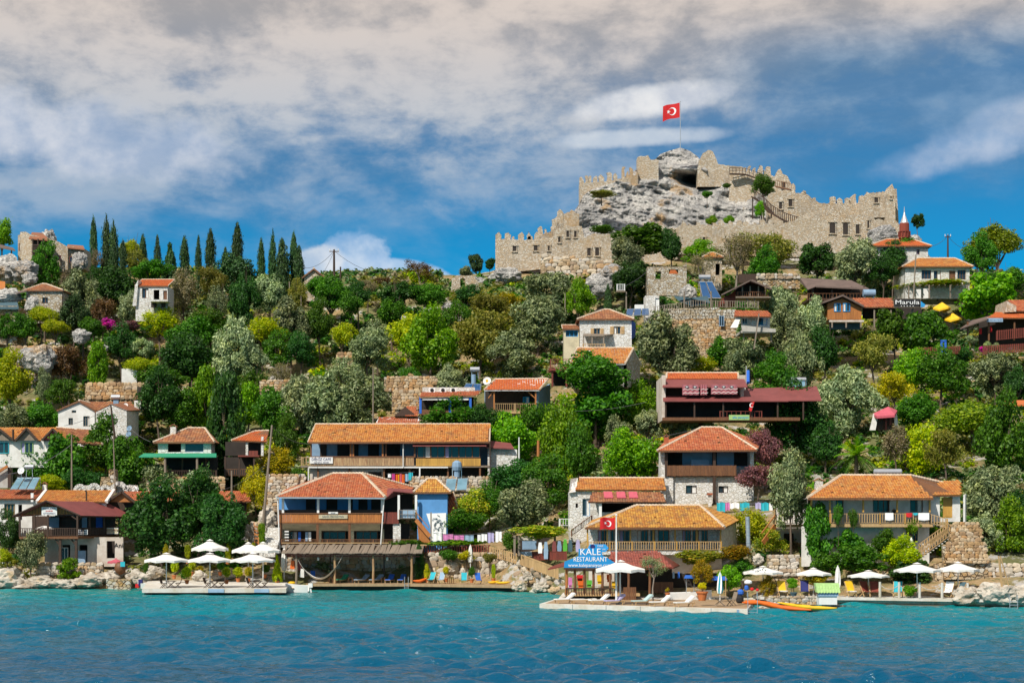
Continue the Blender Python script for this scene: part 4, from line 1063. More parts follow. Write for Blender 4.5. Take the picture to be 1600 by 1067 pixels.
def wall_open(mb,x0,x1,z0,z1,Y,th,ops):
 """wall in the plane Y, th thick, with rectangular openings (x0,x1,z0,z1)"""
 xs_=sorted({x0,x1,*[min(max(v,x0),x1) for o in ops for v in o[:2]]});zs_=sorted({z0,z1,*[min(max(v,z0),z1) for o in ops for v in o[2:4]]})
 for a,b in zip(xs_,xs_[1:]):
  for c_,d_ in zip(zs_,zs_[1:]):
   mx,mz=(a+b)/2,(c_+d_)/2
   if any(o[0] < mx < o[1] and o[2] < mz < o[3] for o in ops):continue
   mb.quad((a,Y,c_),(b,Y,c_),(b,Y,d_),(a,Y,d_));mb.quad((b,Y+th,c_),(a,Y+th,c_),(a,Y+th,d_),(b,Y+th,d_))
 for o in ops:
  a,b,c_,d_=max(o[0],x0),min(o[1],x1),max(o[2],z0),min(o[3],z1)
  mb.quad((a,Y,c_),(a,Y,d_),(a,Y+th,d_),(a,Y+th,c_));mb.quad((b,Y,d_),(b,Y,c_),(b,Y+th,c_),(b,Y+th,d_))
  mb.quad((a,Y,d_),(b,Y,d_),(b,Y+th,d_),(a,Y+th,d_));mb.quad((b,Y,c_),(a,Y,c_),(a,Y+th,c_),(b,Y+th,c_))
 mb.quad((x0,Y,z1),(x1,Y,z1),(x1,Y+th,z1),(x0,Y+th,z1))
def win(parent,x0,x1,z0,z1,Y,typ='w',frame='woodbrown',inset=.14):
 """typ w/W: window with one or more mullions, d: door leaf, s: open shutters, g: plain pane"""
 fr=MB();t_=.07;y=Y+inset
 for a in ((x0,x0+t_,z0,z1),(x1-t_,x1,z0,z1),(x0+t_,x1-t_,z1-t_,z1),(x0+t_,x1-t_,z0,z0+t_)):fr.box(a[0],a[1],y,y+.08,a[2],a[3])
 if typ == 'd':
  fo=fr.build('door',M[frame],parent);fo['_o']=parent['_o'];lf=MB();lf.box(x0+t_,x1-t_,y+.03,y+.09,z0+t_,z1-t_)
  for q in (0,.5):
   lf.box(x0+t_+.1,x1-t_-.1,y+.01,y+.03,z0+.15+(z1-z0)*q,z0+(z1-z0)*(q+.42))
  lf.build('door_leaf',M[frame],fo);return fo
 if typ in 'wsW':
  n=2 if typ == 'W' else 1
  for k in range(1,n+1):xm=x0+(x1-x0)*k/(n+1);fr.box(xm-.03,xm+.03,y+.005,y+.07,z0+t_,z1-t_)
 fo=fr.build('window',M[frame],parent);fo['_o']=parent['_o']
 g_=MB();g_.box(x0+t_/2,x1-t_/2,y+.085,y+.10,z0+t_/2,z1-t_/2);g_.build('pane','glass',fo)
 q_=random.Random(int(x0*31+z0*7)).random()
 if typ != 'g' and q_ < .6:
  cu=MB();wd_=(x1-x0)*(.22+.3*q_);xs0=x0+t_ if q_ < .3 else x1-t_-wd_;n=5
  for k in range(n):a_,b_=xs0+wd_*k/n,xs0+wd_*(k+1)/n;cu.quad((a_,y+.06+.02*(k % 2),z0+t_),(b_,y+.06+.02*((k+1) % 2),z0+t_),(b_,y+.06+.02*((k+1) % 2),z1-t_),(a_,y+.06+.02*(k % 2),z1-t_))
  cu.build('curtain',M['lilac' if q_ < .2 else 'awning_w'],fo)
 if typ == 's':
  for s_ in (0,1):
   sh_=MB();ww=(x1-x0)/2;a=x0-ww-.02 if s_ == 0 else x1+.02;sh_.box(a,a+ww,Y-.06,Y-.01,z0,z1)
   for q in range(5):sh_.box(a+.05,a+ww-.05,Y-.08,Y-.06,z0+.1+(z1-z0-.2)*q/5,z0+.1+(z1-z0-.2)*(q+.6)/5)
   sh_.build('shutter',M[frame],parent)
 return fo
def railing(parent,a,b,h=1.0,sp=.22,posts=2.0,mat='woodbrown',pmat=None,bw=.05,mid=False,name='railing',picket=False):
 """a and b are the feet of the two ends; top follows them"""
 a,b=Vector(a),Vector(b);L_=(b-a).length;hz=Vector((0,0,h));fr=MB()
 fr.bar(a+hz,b+hz,.08,.06);fr.bar(a+Vector((0,0,.1)),b+Vector((0,0,.1)),.05,.05)
 if mid:fr.bar(a+hz*.55,b+hz*.55,.05,.05)
 fo=fr.build(name,M[mat],parent);fo['_o']=parent['_o']
 n=max(1,round(L_/posts))
 for k in range(n+1):
  pm=MB();q=a.lerp(b,k/n);pm.bar(q,q+hz*1.06,.11,.11);pm.build('post',M[pmat or mat],fo)
 bl=MB();n=max(1,int(L_/sp))
 for k in range(n):
  q=a.lerp(b,(k+.5)/n);e=rnd.uniform(-.01,.01)
  if picket:bl.bar(q+Vector((0,-.06,.04)),q+hz*1.12+Vector((0,-.06,e)),bw*1.6,.03)
  else:bl.bar(q+Vector((0,0,.1)),q+hz,bw,bw)
 bl.build('baluster',M[mat],fo,'stuff')
 return fo
def planks(parent,x0,x1,z0,z1,Y,mat='woodorange',w=.16,name='plank',ragged=0,kind='stuff',th=.04):
 mb=MB();n=max(1,int((x1-x0)/w));w=(x1-x0)/n
 for k in range(n):
  mb.box(x0+k*w+.008,x0+(k+1)*w-.008,Y+rnd.uniform(-.012,.012),Y+th,z0-rnd.uniform(0,ragged),z1+rnd.uniform(-ragged,ragged)*.3)
 return mb.build(name,M[mat],parent,kind)
def post(parent,px,pt,pb,Y,w=.16,mat='woodbrown',name='post'):
 mb=MB();x=X(px,Y);mb.box(x-w/2,x+w/2,Y-w/2,Y+w/2,Z(pb,Y),Z(pt,Y));return mb.build(name,M[mat],parent)
def roundpost(parent,px,pt,pb,Y,r=.09,mat='woodgrey',name='post'):
 mb=MB();x=X(px,Y);mb.tube([(x,Y,Z(pb,Y)),(x+.03,Y,(Z(pb,Y)+Z(pt,Y))/2),(x,Y,Z(pt,Y))],[r*1.1,r,r*.95],8);return mb.build(name,M[mat],parent)
def house(label,p0,p1,pe,pb,Y,depth,wall='whitestone',rf=None,ops=(),name='house',cat='house',frame='woodbrown',base_extra=2.5,side=None,th=.3,body=True,root=None):
 """box house: front in the plane Y between photo columns p0..p1, eave row pe, base row pb. ops: (px0, px1, top, bottom, type)
 rf: (kind, ridge row, tile, overhang m, ridge px0, ridge px1)"""
 x0,x1,ze,zb=X(p0,Y),X(p1,Y),Z(pe,Y),Z(pb,Y)
 h=root or T(name,label,cat,((x0+x1)/2,Y+depth/2,zb))
 mb=MB();o_=[(X(a,Y),X(b,Y),Z(bb,Y),Z(tt,Y)) for a,b,tt,bb,ty in ops]
 wall_open(mb,x0,x1,zb-base_extra,ze,Y,th,o_)
 mb.box(x0,x0+th,Y+th,Y+depth,zb-base_extra,ze);mb.box(x1-th,x1,Y+th,Y+depth,zb-base_extra,ze);mb.box(x0+th,x1-th,Y+depth-th,Y+depth,zb-base_extra,ze)
 if rf and rf[0] == 'gy':
  zr=Z(rf[1],Y);xr=X(rf[4],Y) if len(rf) > 4 and rf[4] else (x0+x1)/2
  mb.prism([(x0,Y,ze),(x1,Y,ze),(xr,Y,zr-.15)],(0,th,0));mb.prism([(x0,Y+depth-th,ze),(x1,Y+depth-th,ze),(xr,Y+depth-th,zr-.15)],(0,th,0))
 if rf and rf[0] == 'gx':
  yc=Y+depth/2;zr=Z(rf[1],yc)
  mb.prism([(x0,Y,ze),(x0,Y+depth,ze),(x0,yc,zr-.15)],(th,0,0));mb.prism([(x1,Y,ze),(x1,Y+depth,ze),(x1,yc,zr-.15)],(-th,0,0))
 wo3=mb.build('wall',M[wall],h);wo3['_o']=h['_o']
 # near-black sheet painted as indoor shade behind the openings
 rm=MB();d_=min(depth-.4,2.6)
 if o_:rm.quad((x0+th,Y+d_,zb),(x1-th,Y+d_,zb),(x1-th,Y+d_,ze),(x0+th,Y+d_,ze));rm.build('room_shade','dark',h)
 for (a,b,tt,bb,ty) in ops:
  if ty in 'wWdsg':win(h,X(a,Y),X(b,Y),Z(bb,Y),Z(tt,Y),Y,ty,frame)
 if rf:
  yc=Y+depth/2;zr=Z(rf[1],yc if rf[0] != 'shed' else Y+depth)
  if rf[0] == 'gy':zr=Z(rf[1],Y)
  r0=X(rf[4],yc) if len(rf) > 4 and rf[4] else None;r1=X(rf[5],yc) if len(rf) > 5 and rf[5] else None
  if rf[0] == 'gy' and r0:r0=X(rf[4],Y)
  roof(h,rf[0],x0,x1,Y,Y+depth,ze,zr,rf[2],rf[3],r0,r1,tw=.27 if Y < 225 else .36)
 return h
def chimney(parent,px,pt,pb,Y,w=.5,mat='white',cap=True):
 mb=MB();x=X(px,Y);mb.box(x-w/2,x+w/2,Y-w/2,Y+w/2,Z(pb,Y),Z(pt,Y))
 o=mb.build('chimney',M[mat],parent)
 if cap:
  c_=MB();z=Z(pt,Y);c_.bar((x-w*.7,Y,z+.02),(x,Y,z+.32),w*1.1,.06);c_.bar((x+w*.7,Y,z+.02),(x,Y,z+.32),w*1.1,.06);c_.build('chimney_cap','tile_b',parent)
 return o
def textobj(txt,parent,x,y,z,size,mat,rot=(R(90),0,0),sx=1,name='lettering',ext=.012,align='CENTER'):
 cu=bpy.data.curves.new('lettering','FONT');cu.body=txt;cu.size=size;cu.extrude=ext;cu.align_x=align;cu.align_y='CENTER';cu.resolution_u=2
 cu.materials.append(M[mat]);tmp=bpy.data.objects.new('tmp',cu);me=bpy.data.meshes.new_from_object(tmp);bpy.data.objects.remove(tmp);me.name='lettering'
 o=bpy.data.objects.new(name,me);COL.objects.link(o)
 org=Vector(parent['_o']) if parent else Vector();o.location=Vector((x,y,z))-org;o.rotation_euler=rot;o.scale=(sx,1,1)
 if parent:o.parent=parent
 o['kind']='stuff'
 return o
def sign(parent,p0,p1,t_,b_,Y,lines,bmat='whitepaint',tmat='navy',border=None):
 """lines: (text, relative centre height 0..1, size fraction of height, x stretch)"""
 mb=MB();mb.pbox(p0,p1,t_,b_,Y,.05);s_=mb.build('sign_board',M[bmat],parent);s_['_o']=parent['_o']
 if border:
  f_=MB();x0,x1,z0,z1=X(p0,Y),X(p1,Y),Z(b_,Y),Z(t_,Y);q=.05
  for a in ((x0-q,x1+q,z1,z1+q),(x0-q,x1+q,z0-q,z0),(x0-q,x0,z0,z1),(x1,x1+q,z0,z1)):f_.box(a[0],a[1],Y-.02,Y+.06,a[2],a[3])
  f_.build('sign_frame',M[border],s_)
 hgt=Z(t_,Y)-Z(b_,Y)
 for (tx,u,sz,sx,*mm) in lines:
  textobj(tx,s_,(X(p0,Y)+X(p1,Y))/2,Y-.014,Z(b_,Y)+hgt*u,hgt*sz,mm[0] if mm else tmat,sx=sx)
 return s_
_proto={}
def copy_tree(o,loc,rz,label,group=None,scale=1):
 def cp(q,par):
  c_=q.copy();COL.objects.link(c_)
  if par is not None:c_.parent=par
  for ch in q.children:cp(ch,c_)
  return c_
 c_=cp(o,None);c_.location=loc;c_.rotation_euler=(0,0,rz);c_.scale=(scale,)*3;c_['label']=label;c_['_o']=tuple(loc)
 if group:c_['group']=group
 return c_
def recolour(o,partname,mat):
 for ch in o.children:
  if ch.name.split('.')[0] == partname:
   me=ch.data.copy();me.materials.clear();me.materials.append(M[mat]);ch.data=me
def inst(key,maker,loc,rz,label,group=None,col=None,scale=1):
 if key not in _proto:
  _proto[key]=maker();o=_proto[key];o.location=loc;o.rotation_euler=(0,0,rz);o.scale=(scale,)*3;o['label']=label
  if group:o['group']=group
  _proto[key+'#']=True
 else:o=copy_tree(_proto[key],loc,rz,label,group,scale)
 if col:recolour(o,*col)
 return o
def panels(label,corners,n,group='solar water heaters',tank=None,mat='solar',gap=.12):
 """solar collectors: corners bl, br, tr, tl; tank: (centre, half length, radius)"""
 bl,br,tr,tl=map(Vector,corners);h=T('solar_heater',label,'solar heater',(bl+br)/2,group)
 for k in range(n):
  a,b=(k+gap/2)/n,(k+1-gap/2)/n;q=[bl.lerp(br,a),bl.lerp(br,b),tl.lerp(tr,b),tl.lerp(tr,a)]
  nn=(q[1]-q[0]).cross(q[3]-q[0]).normalized();mb=MB();mb.prism([v-nn*.1 for v in q],nn*.1);f_=mb.build('collector_frame','metal',h);f_['_o']=h['_o']
  cc=sum(q,Vector())/4;mb=MB();mb.prism([cc+(v-cc)*.94+nn*.004 for v in q],nn*.012);mb.build('collector',M[mat],f_)
 mb=MB();mb.bar(tl,tl+Vector((0,.1,-1.2)),.05);mb.bar(tr,tr+Vector((0,.1,-1.2)),.05);mb.bar(tl,tr,.05)
 if tank:
  c_,hl,r_=tank;c_=Vector(c_)
  for s_ in (-1,1):mb.bar((c_.x+s_*hl*.6,c_.y,c_.z),(c_.x+s_*hl*.7,c_.y,c_.z-1.2),.06)
  k_=MB();k_.tube([c_-Vector((hl,0,0)),c_-Vector((hl*.96,0,0)),c_+Vector((hl*.96,0,0)),c_+Vector((hl,0,0))],[r_*.8,r_,r_,r_*.8],14);k_.build('tank','metal',h,smooth=False)
 mb.build('stand','metal',h);return h
def stonewall(label,p0,p1,top,bot,Y0,Y1=None,mat='palestone',sz=.42,cap=True,name='stone_wall',cat='stone wall',th=.6,lean=.12,maxn=300,structure=False):
 """wall of single stones between photo columns; top/bot give the rows at a column"""
 Y1=Y0 if Y1 is None else Y1
 tf=top if callable(top) else (lambda p:top);bf=bot if callable(bot) else (lambda p:bot)
 Yf=lambda p:Y0+(Y1-Y0)*(p-p0)/(p1-p0)
 h=T(name,label,cat,P((p0+p1)/2,bf((p0+p1)/2),Yf((p0+p1)/2)))
 mb=MB();n=max(1,int((p1-p0)/6));prev=None
 for k in range(n+1):
  p=p0+(p1-p0)*k/n;Y=Yf(p);a=P(p,tf(p),Y)+Vector((0,lean*(Z(tf(p),Y)-Z(bf(p),Y))+.12,-.05));b=P(p,bf(p),Y)+Vector((0,.12,-1.5))
  cur=(b,a,a+Vector((0,th,0)),b+Vector((0,th,0)))
  if prev:
   i=len(mb.v);mb.v+=[tuple(q) for q in prev+cur]
   for q in ((0,4,5,1),(1,5,6,2),(2,6,7,3)):mb.f.append(tuple(i+j for j in q));mb.m.append(0)
   if k == 1:mb.f.append((i,i+1,i+2,i+3));mb.m.append(0)
   if k == n:mb.f.append((i+7,i+6,i+5,i+4));mb.m.append(0)
  prev=cur
 mb.build('mortar_core',M['drystone' if mat != 'white' else 'palestone'],h)
 rr=random.Random(int(p0*3+Y0));w_m=X(p1,Y1)-X(p0,Y0);cnt=0;small=MB();rowh=sz*.72;zmax=max(Z(tf(p0+(p1-p0)*q/20),Yf(p0+(p1-p0)*q/20)) for q in range(21));zmin=min(Z(bf(p0+(p1-p0)*q/20),Yf(p0+(p1-p0)*q/20)) for q in range(21))
 z=zmin;org=Vector(h['_o'])
 while z < zmax:
  rh=rowh*rr.uniform(.75,1.3);u=rr.uniform(0,.4)
  while u < w_m:
   ww=sz*rr.uniform(.5,1.8);f_=(u+ww/2)/w_m
   if f_ > 1:break
   p=p0+(p1-p0)*f_;Y=Yf(p);zt,zb=Z(tf(p),Y),Z(bf(p),Y)
   if zb-.1 <= z+rh/2 <= zt+.05:
    x=X(p,Y);y=Y+lean*(z-zb)
    if cnt < maxn:
     o=bpy.data.objects.new('stone',(STNO if 'ochre' in label or 'terrace' in label else STN)[rr.randrange(8)]);COL.objects.link(o);o.parent=h
     o.location=Vector((x,y+.1,z+rh/2))-org;o.scale=(ww*.53,sz*.32*rr.uniform(.7,1.3),rh*.56);o.rotation_euler=(rr.uniform(-.2,.2),rr.uniform(-.28,.28),rr.uniform(-.25,.25));cnt+=1
    else:small.box(x-ww*.46,x+ww*.46,y-.08,y+.3,z+.02,z+rh*.95,.03)
   u+=ww
  z+=rh
 small.build('small_stones',M[mat],h,'stuff')
 return h
m,t=new_mat('loose_stone')
oi=t.node('ShaderNodeObjectInfo').outputs['Random'];n1_=t.noise(t.pos,5,6,.7)
c=t.ramp(oi,[(0,(.46,.40,.32)),(.2,(.38,.28,.17)),(.38,(.54,.49,.42)),(.5,(.34,.25,.17)),(.65,(.55,.46,.34)),(.8,(.46,.30,.16)),(.9,(.48,.44,.40))],'CONSTANT')
c=t.mix(t.ss(n1_,.45,.75,0,.55),c,(.16,.11,.07));t.put(t.b.inputs['Base Color'],c);t.b.inputs['Roughness'].default_value=.9;bump(t,n1_,.05)
M['stone']=m
STN=[]
for k in range(8):
 rs_=random.Random(k);mb=MB();n=6
 rings=[(-1,.62),(-.55,.95),(.0,1.0),(.55,.93),(1,.58)]
 for zz,r_ in rings:
  for j in range(n):
   a=6.283*j/n+.4;q=r_*(1+rs_.uniform(-.14,.14));mb.v.append((math.copysign(abs(math.cos(a))**.7,math.cos(a))*q,math.copysign(abs(math.sin(a))**.7,math.sin(a))*q*.95,zz*(1+rs_.uniform(-.08,.08))))
 for r_ in range(4):
  for j in range(n):a=r_*n+j;b=r_*n+(j+1) % n;mb.f.append((a,b,b+n,a+n));mb.m.append(0)
 mb.f.append(tuple(range(n-1,-1,-1)));mb.f.append(tuple(range(4*n,5*n)))
 me=bpy.data.meshes.new('stone');me.from_pydata(mb.v,[],mb.f);me.materials.append(M['stone']);STN.append(me)
m2_=m.copy();M['stoneo']=m2_;m2_.name='ochre_stone'
for n_ in m2_.node_tree.nodes:
 if n_.type == 'VALTORGB':
  for e_ in n_.color_ramp.elements:e_.color=(min(.6,e_.color[0]*.93),e_.color[1]*.80,e_.color[2]*.62,1)
STNO=[]
for me in STN:q_=me.copy();q_.materials.clear();q_.materials.append(m2_);STNO.append(q_)
def boulder(label,px,py,rx,ry,Y,seed=0,mat='shorerock',name='boulder',cat='rock',deep=None):
 import bmesh
 bm=bmesh.new();bmesh.ops.create_icosphere(bm,subdivisions=4,radius=1);s=Y/F
 for v in bm.verts:
  d=v.co.normalized();n_=fbm(d.x*1.3+seed,d.y*1.3,d.z*1.3+seed,4);c_=ridged(d.x*1.1+seed*3,d.y*1.1,d.z*1.4,4)
  v.co=d*(1+.26*n_-.17*(c_-1)-.06*ridged(d.x*3+seed,d.y*3,d.z*4,3))
  v.co.x *= rx*s;v.co.z *= ry*s;v.co.y *= (deep or rx*.8)*s
 me=bpy.data.meshes.new(name);bm.to_mesh(me);bm.free();me.materials.append(M[mat])
 o=bpy.data.objects.new(name,me);COL.objects.link(o);o.location=P(px,py,Y if Y < 206 or Y > 306 else min(Y,GY(px,py+ry*.35)+1));return tag(o,label,cat)
def pb(parent,name,mat,*a):
 mb=MB();mb.pbox(*a);return mb.build(name,M[mat],parent)
def pt(a,name,mat,label,cat,group=None):
 mb=MB();mb.pbox(*a);return tag(mb.build(name,M[mat]),label,cat,group)
def rb(q,r_):return q.build('ridge_tiles','mortar',r_,'stuff')
def troof(h,q,mat,board='woodbrown',name='roof',w=.27,rl=.40):
 rf_=MB();slab(rf_,q);r_=rf_.build(name,M[board],h);tm=MB();tiles(tm,*q,w,rl);tm.build('roof_tiles',M[mat],r_,'stuff');return r_

# ================================================================ far and mid buildings
# old stone house on the left ridge, seen at an angle
h=T('old_stone_house','old pale stone house with a dark wooden balcony on the left ridge','house',P(80,420,292))
mb=MB()
mb.prism([P(28,425,290),P(48,425,288),P(48,367,288),P(40,362,289),P(28,368,290)],(0,8,0))
mb.prism([P(48,425,288),P(76,425,288),P(76,374,288),P(48,366,288)],(0,8,0))
mb.prism([P(76,425,288.5),P(106,425,289),P(106,386,289),P(92,378,288.8),P(76,372,288.5)],(0,6,0))
mb.prism([P(106,420,289.5),P(131,420,290),P(131,388,290),P(106,384,289.5)],(0,5,0))
mb.build('wall','castle',h)
mb=MB();mb.prism([P(45,372,286.5),P(78,375,286.5),P(66,364,291),P(50,363,291)],(0,0,-.2));mb.prism([P(104,386,289),P(132,389,289),P(130,384,293),P(106,382,293)],(0,0,-.2));mb.build('roof','tile_b',h)
pb(h,'room_shade','dark',51,75,375,407,287.8,.1)
mb=MB()
for p_ in (51,59,67,75):mb.pbox(p_-.7,p_+.7,373,407,286.3,.15)
for q in range(18):mb.pbox(51+q*1.4,51.6+q*1.4,383,393,286.3,.08)
mb.pbox(51,76,382,383.5,286.25,.12);mb.box(X(50,286.3),X(76,286.3),286.2,288.2,Z(395,286.3),Z(393,286.3));mb.build('balcony','wooddark',h,'stuff')
for a in ((88,94,398,406,'w'),(107,116,400,409,'w')):win(h,X(a[0],287.6),X(a[1],287.6),Z(a[3],287.6),Z(a[2],287.6),288.3,'w','woodred',-.1)
for a in ((29.5,32,380,392),):win(h,X(a[0],289.8),X(a[1],289.8),Z(a[3],289.8),Z(a[2],289.8),289.8,'w','woodbrown',-.1)
chimney(h,37,363,370,291,.9,'palestone',False)
boulder('grey crag rising behind the old stone house on the left ridge',76,372,12,14,298,1,'rock','crag','rock')
boulder('brown grey crag against the right end of the old stone house',124,408,12,16,288,2,'rock','crag','rock')
cn=T('canopy_shelter','grey brown canopy on posts at the far left edge of the ridge','shelter',P(5,400,290))
mb=MB();mb.prism([P(-30,380,287),P(24,391,287),P(20,387,293),P(-30,374,293)],(0,0,-.18));mb.build('roof','brownroof',cn)
for p_ in (3,18):post(cn,p_,389,402,288,.2,'woodgrey')
# rock outcrops on the left
for a in [('white grey rock outcrop at the left edge under the canopy',8,420,26,20,282,3),('large pale rock below the old stone house',38,422,24,16,281,4),('pale rock beside the green tree on the left ridge',46,436,12,12,279,5),
   ('dark topped boulder over the old rust coloured hut',12,463,22,14,272,6),('grey boulder right of the old rust coloured hut',50,478,12,14,268,7),('pale rock among bushes above the bronze bush',127,526,14,12,263,8),
   ('broken pale cliff under the left terrace',60,562,30,26,257,9),('small rock by the dark blue green bush',160,545,10,6,262,12)]:
 boulder(*a,mat='rock',name='rock_outcrop')
for a in [('pale ledge of bare rock on the middle ridge',675,487,18,7,284,13),('bare pale rocks left of the golden bush',705,480,16,7,286,14),('grey boulders left of the castle wall foot',745,442,20,10,311,15),('leaning slab of grey rock under the castle wall corner',790,432,26,14,310,16),
   ('grey cliff face below the castle terrace',935,448,22,22,290,17),('grey rock shelf right of the grey cliff',960,430,26,16,294,18),('pale rock beside the blue solar collectors',1076,458,14,14,280,19),('brown crag under the tall end of the castle',1380,372,26,17,314,20),('brown crag at the foot of the minaret',1428,380,14,14,315,21)]:
 boulder(*a,mat='rock',name='rock_outcrop')
house('small stone hut with orange red hipped roof on the left slope',41,97,454,479,272,6,'palestone',('hip',444,'tile_b',.25,66,72),[(66,75,465,474,'w')],name='stone_hut',cat='hut')
mb=MB();mb.prism([P(18,460,271),P(42,454,271),P(42,452,275),P(18,458,275)],(0,0,-.15));o=mb.build('lean_to_roof','brownroof');tag(o,'dark lean-to roof left of the small stone hut','roof')
h=house('old rust coloured stone hut set into the rock at the left edge',-30,27,478,512,266,5,'drystone',None,[(0,8,492,512,'o'),(-20,-12,492,512,'o')],name='stone_hut',cat='hut')
mb=MB();mb.prism([P(-30,480,265.4),P(29,480,265.4),P(27,472,271),P(-30,472,271)],(0,0,-.3));mb.build('roof','slate',h)
mb=MB();mb.prism([P(-5,452,275),P(8,452,275),P(8,440,279),P(-5,438,279)],(0,0,-.2));o=mb.build('roof_fragment','tile_o');tag(o,'scrap of orange roof at the left edge above the boulder','roof')
# ruined white house
h=house('half ruined white house with orange roof on the left slope',212,262,447,476,273,5,'whitestone',('shed',437,'tile_v',.1),[(222,232,451,466,'w'),(240,249,453,468,'o'),(255,261,454,468,'d')],name='ruined_house')
mb=MB();mb.prism([P(207,478,272.6),P(213,478,272.6),P(216,437,272.6),P(211,446,272.6)],(0,3,0));mb.pbox(234,262,468,471,270.5,2.5);mb.build('broken_wall','whitestone',h)
mb=MB();mb.pbox(236,244,471,480,272.2,.4);mb.pbox(252,258,471,480,272.2,.4);mb.build('lower_opening','dark',h)
house('small brown brick gable house on the ridge beside the last cypress',475,506,434,447,297,6,'castle',('gy',420,'tile_b',.3),[(485,492,436,444,'w')],name='gable_house')
house('small whitewashed hut in front of the lime round bush',190,214,576,600,256.5,3,'white',None,[],name='white_hut',cat='hut')
# ruin with arch on ridge
h=T('ruined_arch','ruined stone wall with an open arch on the ridge left of the castle','ruin',P(722,445,303))
mb=MB();A_=[(705,458),(706,436),(714,430),(718,430),(718,446),(719,440),(722,437),(726,440),(727,446),(727,431),(738,430),(746,438),(750,452),(727,452),(718,456)]
mb.prism([P(705,458,303),P(706,436,303),P(714,430,303),P(719,430,303),P(719,458,303)],(0,1,0));mb.prism([P(727,458,303),P(727,431,303),P(738,430,303),P(747,440,303),P(750,458,303)],(0,1,0))
mb.prism([P(719,436,303),P(719,430,303),P(727,431,303),P(727,436,303),P(723,434,303)],(0,1,0));mb.prism([P(719,458,303),P(719,447,303),P(727,447,303),P(727,458,303)],(0,1,0));mb.build('wall','castle',h)
# mosque
h=house('white walled mosque with flat red hipped roof below the castle',1362,1450,385,402,296,9,'whitestone',('hip',374,'tile_v',.5,1385,1425),[(1375,1380,390,398,'w'),(1432,1437,390,398,'w')],name='mosque',cat='mosque')
mn=T('minaret','short minaret with red brick drum and shiny silver cone','minaret',P(1413,378,300))
b=P(1413,380,300);k=300/F
mb=MB();mb.lathe(b,[(5.5*k,-2),(5.5*k,5*k),(9*k,8*k),(9*k,10*k),(8*k,10*k),(7.6*k,30*k),(7*k,31*k)],12);mb.build('drum','brick',mn)
mb=MB();mb.lathe(b+Vector((0,0,31*k)),[(7*k,0),(6.4*k,1*k),(2.4*k,11*k),(1*k,17*k),(.3*k,26*k)],12);mb.build('cone','metal',mn)
for q in range(12):
 a=q*math.pi/6;mb=MB();mb.tube([b+Vector((9*k*math.cos(a),9*k*math.sin(a),10*k)),b+Vector((9*k*math.cos(a),9*k*math.sin(a),18*k))],.1,5);mb.build('railing_post','woodred',mn)
mb=MB();mb.lathe(b,[(9.2*k,17*k),(9.2*k,18*k)],12);mb.build('railing_ring','woodred',mn)
# hipped stone house right
h=house('white stone house with orange hipped roof below the big round pine',1414,1515,417,442,283,8,'whitestone',('hip',404,'tile_o',.5,1434,1492),[(1440,1455,422,436,'W'),(1459,1470,423,438,'w'),(1483,1493,423,437,'d'),(1496,1509,422,437,'W')],name='stone_house')
mb=MB()
for p_ in (1420,1452,1485,1512):mb.pbox(p_-1,p_+1,445,466,280,.2)
for q in range(12):mb.box(X(1410,280)+q*.95,X(1410,280)+q*.95+.1,279.8,283,Z(446,280),Z(445,280))
mb.build('pergola_frame','woodgrey',h,'stuff')
mb=MB();mb.pbox(1432,1439,452,466,281,.1);mb.pbox(1443,1453,451,466,281,.1);o=mb.build('white_sheets','awning_w',h)
# stone garden wall top right
stonewall('low white topped stone wall at the right edge under the huge pine',1560,1640,434,441,284,284,sz=.7)
# brown pavilion
h=T('pavilion','open wooden pavilion with long dark brown sheet roof','pavilion',P(1305,465,274))
A_,B_,C_,D_=P(1275,447,270),P(1358,451,270),P(1330,438,278),P(1250,434,278)
mb=MB();mb.prism([A_,B_,C_,D_],(0,0,-.2));mb.prism([P(1250,434,278),P(1275,447,270),P(1262,452,270),P(1250,440,278)],(0,0,-.1));mb.build('roof','brownroof',h)
for p_ in (1270,1300,1330,1350):post(h,p_,448,468,271,.25,'wooddark')
mb=MB();mb.pbox(1262,1352,446,470,276,.2);mb.pbox(1262,1352,466,470,270.5,5.6);mb.build('back_wall','wooddark',h)
railing(h,P(1262,469,270.3),P(1352,469,270.3),1.0,.5,4,'woodbrown')
tk=T('water_tank','blue grey steel water tank beside the brown pavilion','tank',P(1365,462,270))
mb=MB();c_=P(1358,458,269);mb.tube([c_-Vector((.9,0,0)),c_+Vector((.9,0,0))],.55,12);mb.build('drum','greyblue',tk);mb=MB();mb.pbox(1350,1352,460,468,269,.1);mb.pbox(1364,1366,460,468,269,.1);mb.build('stand','metal',tk)
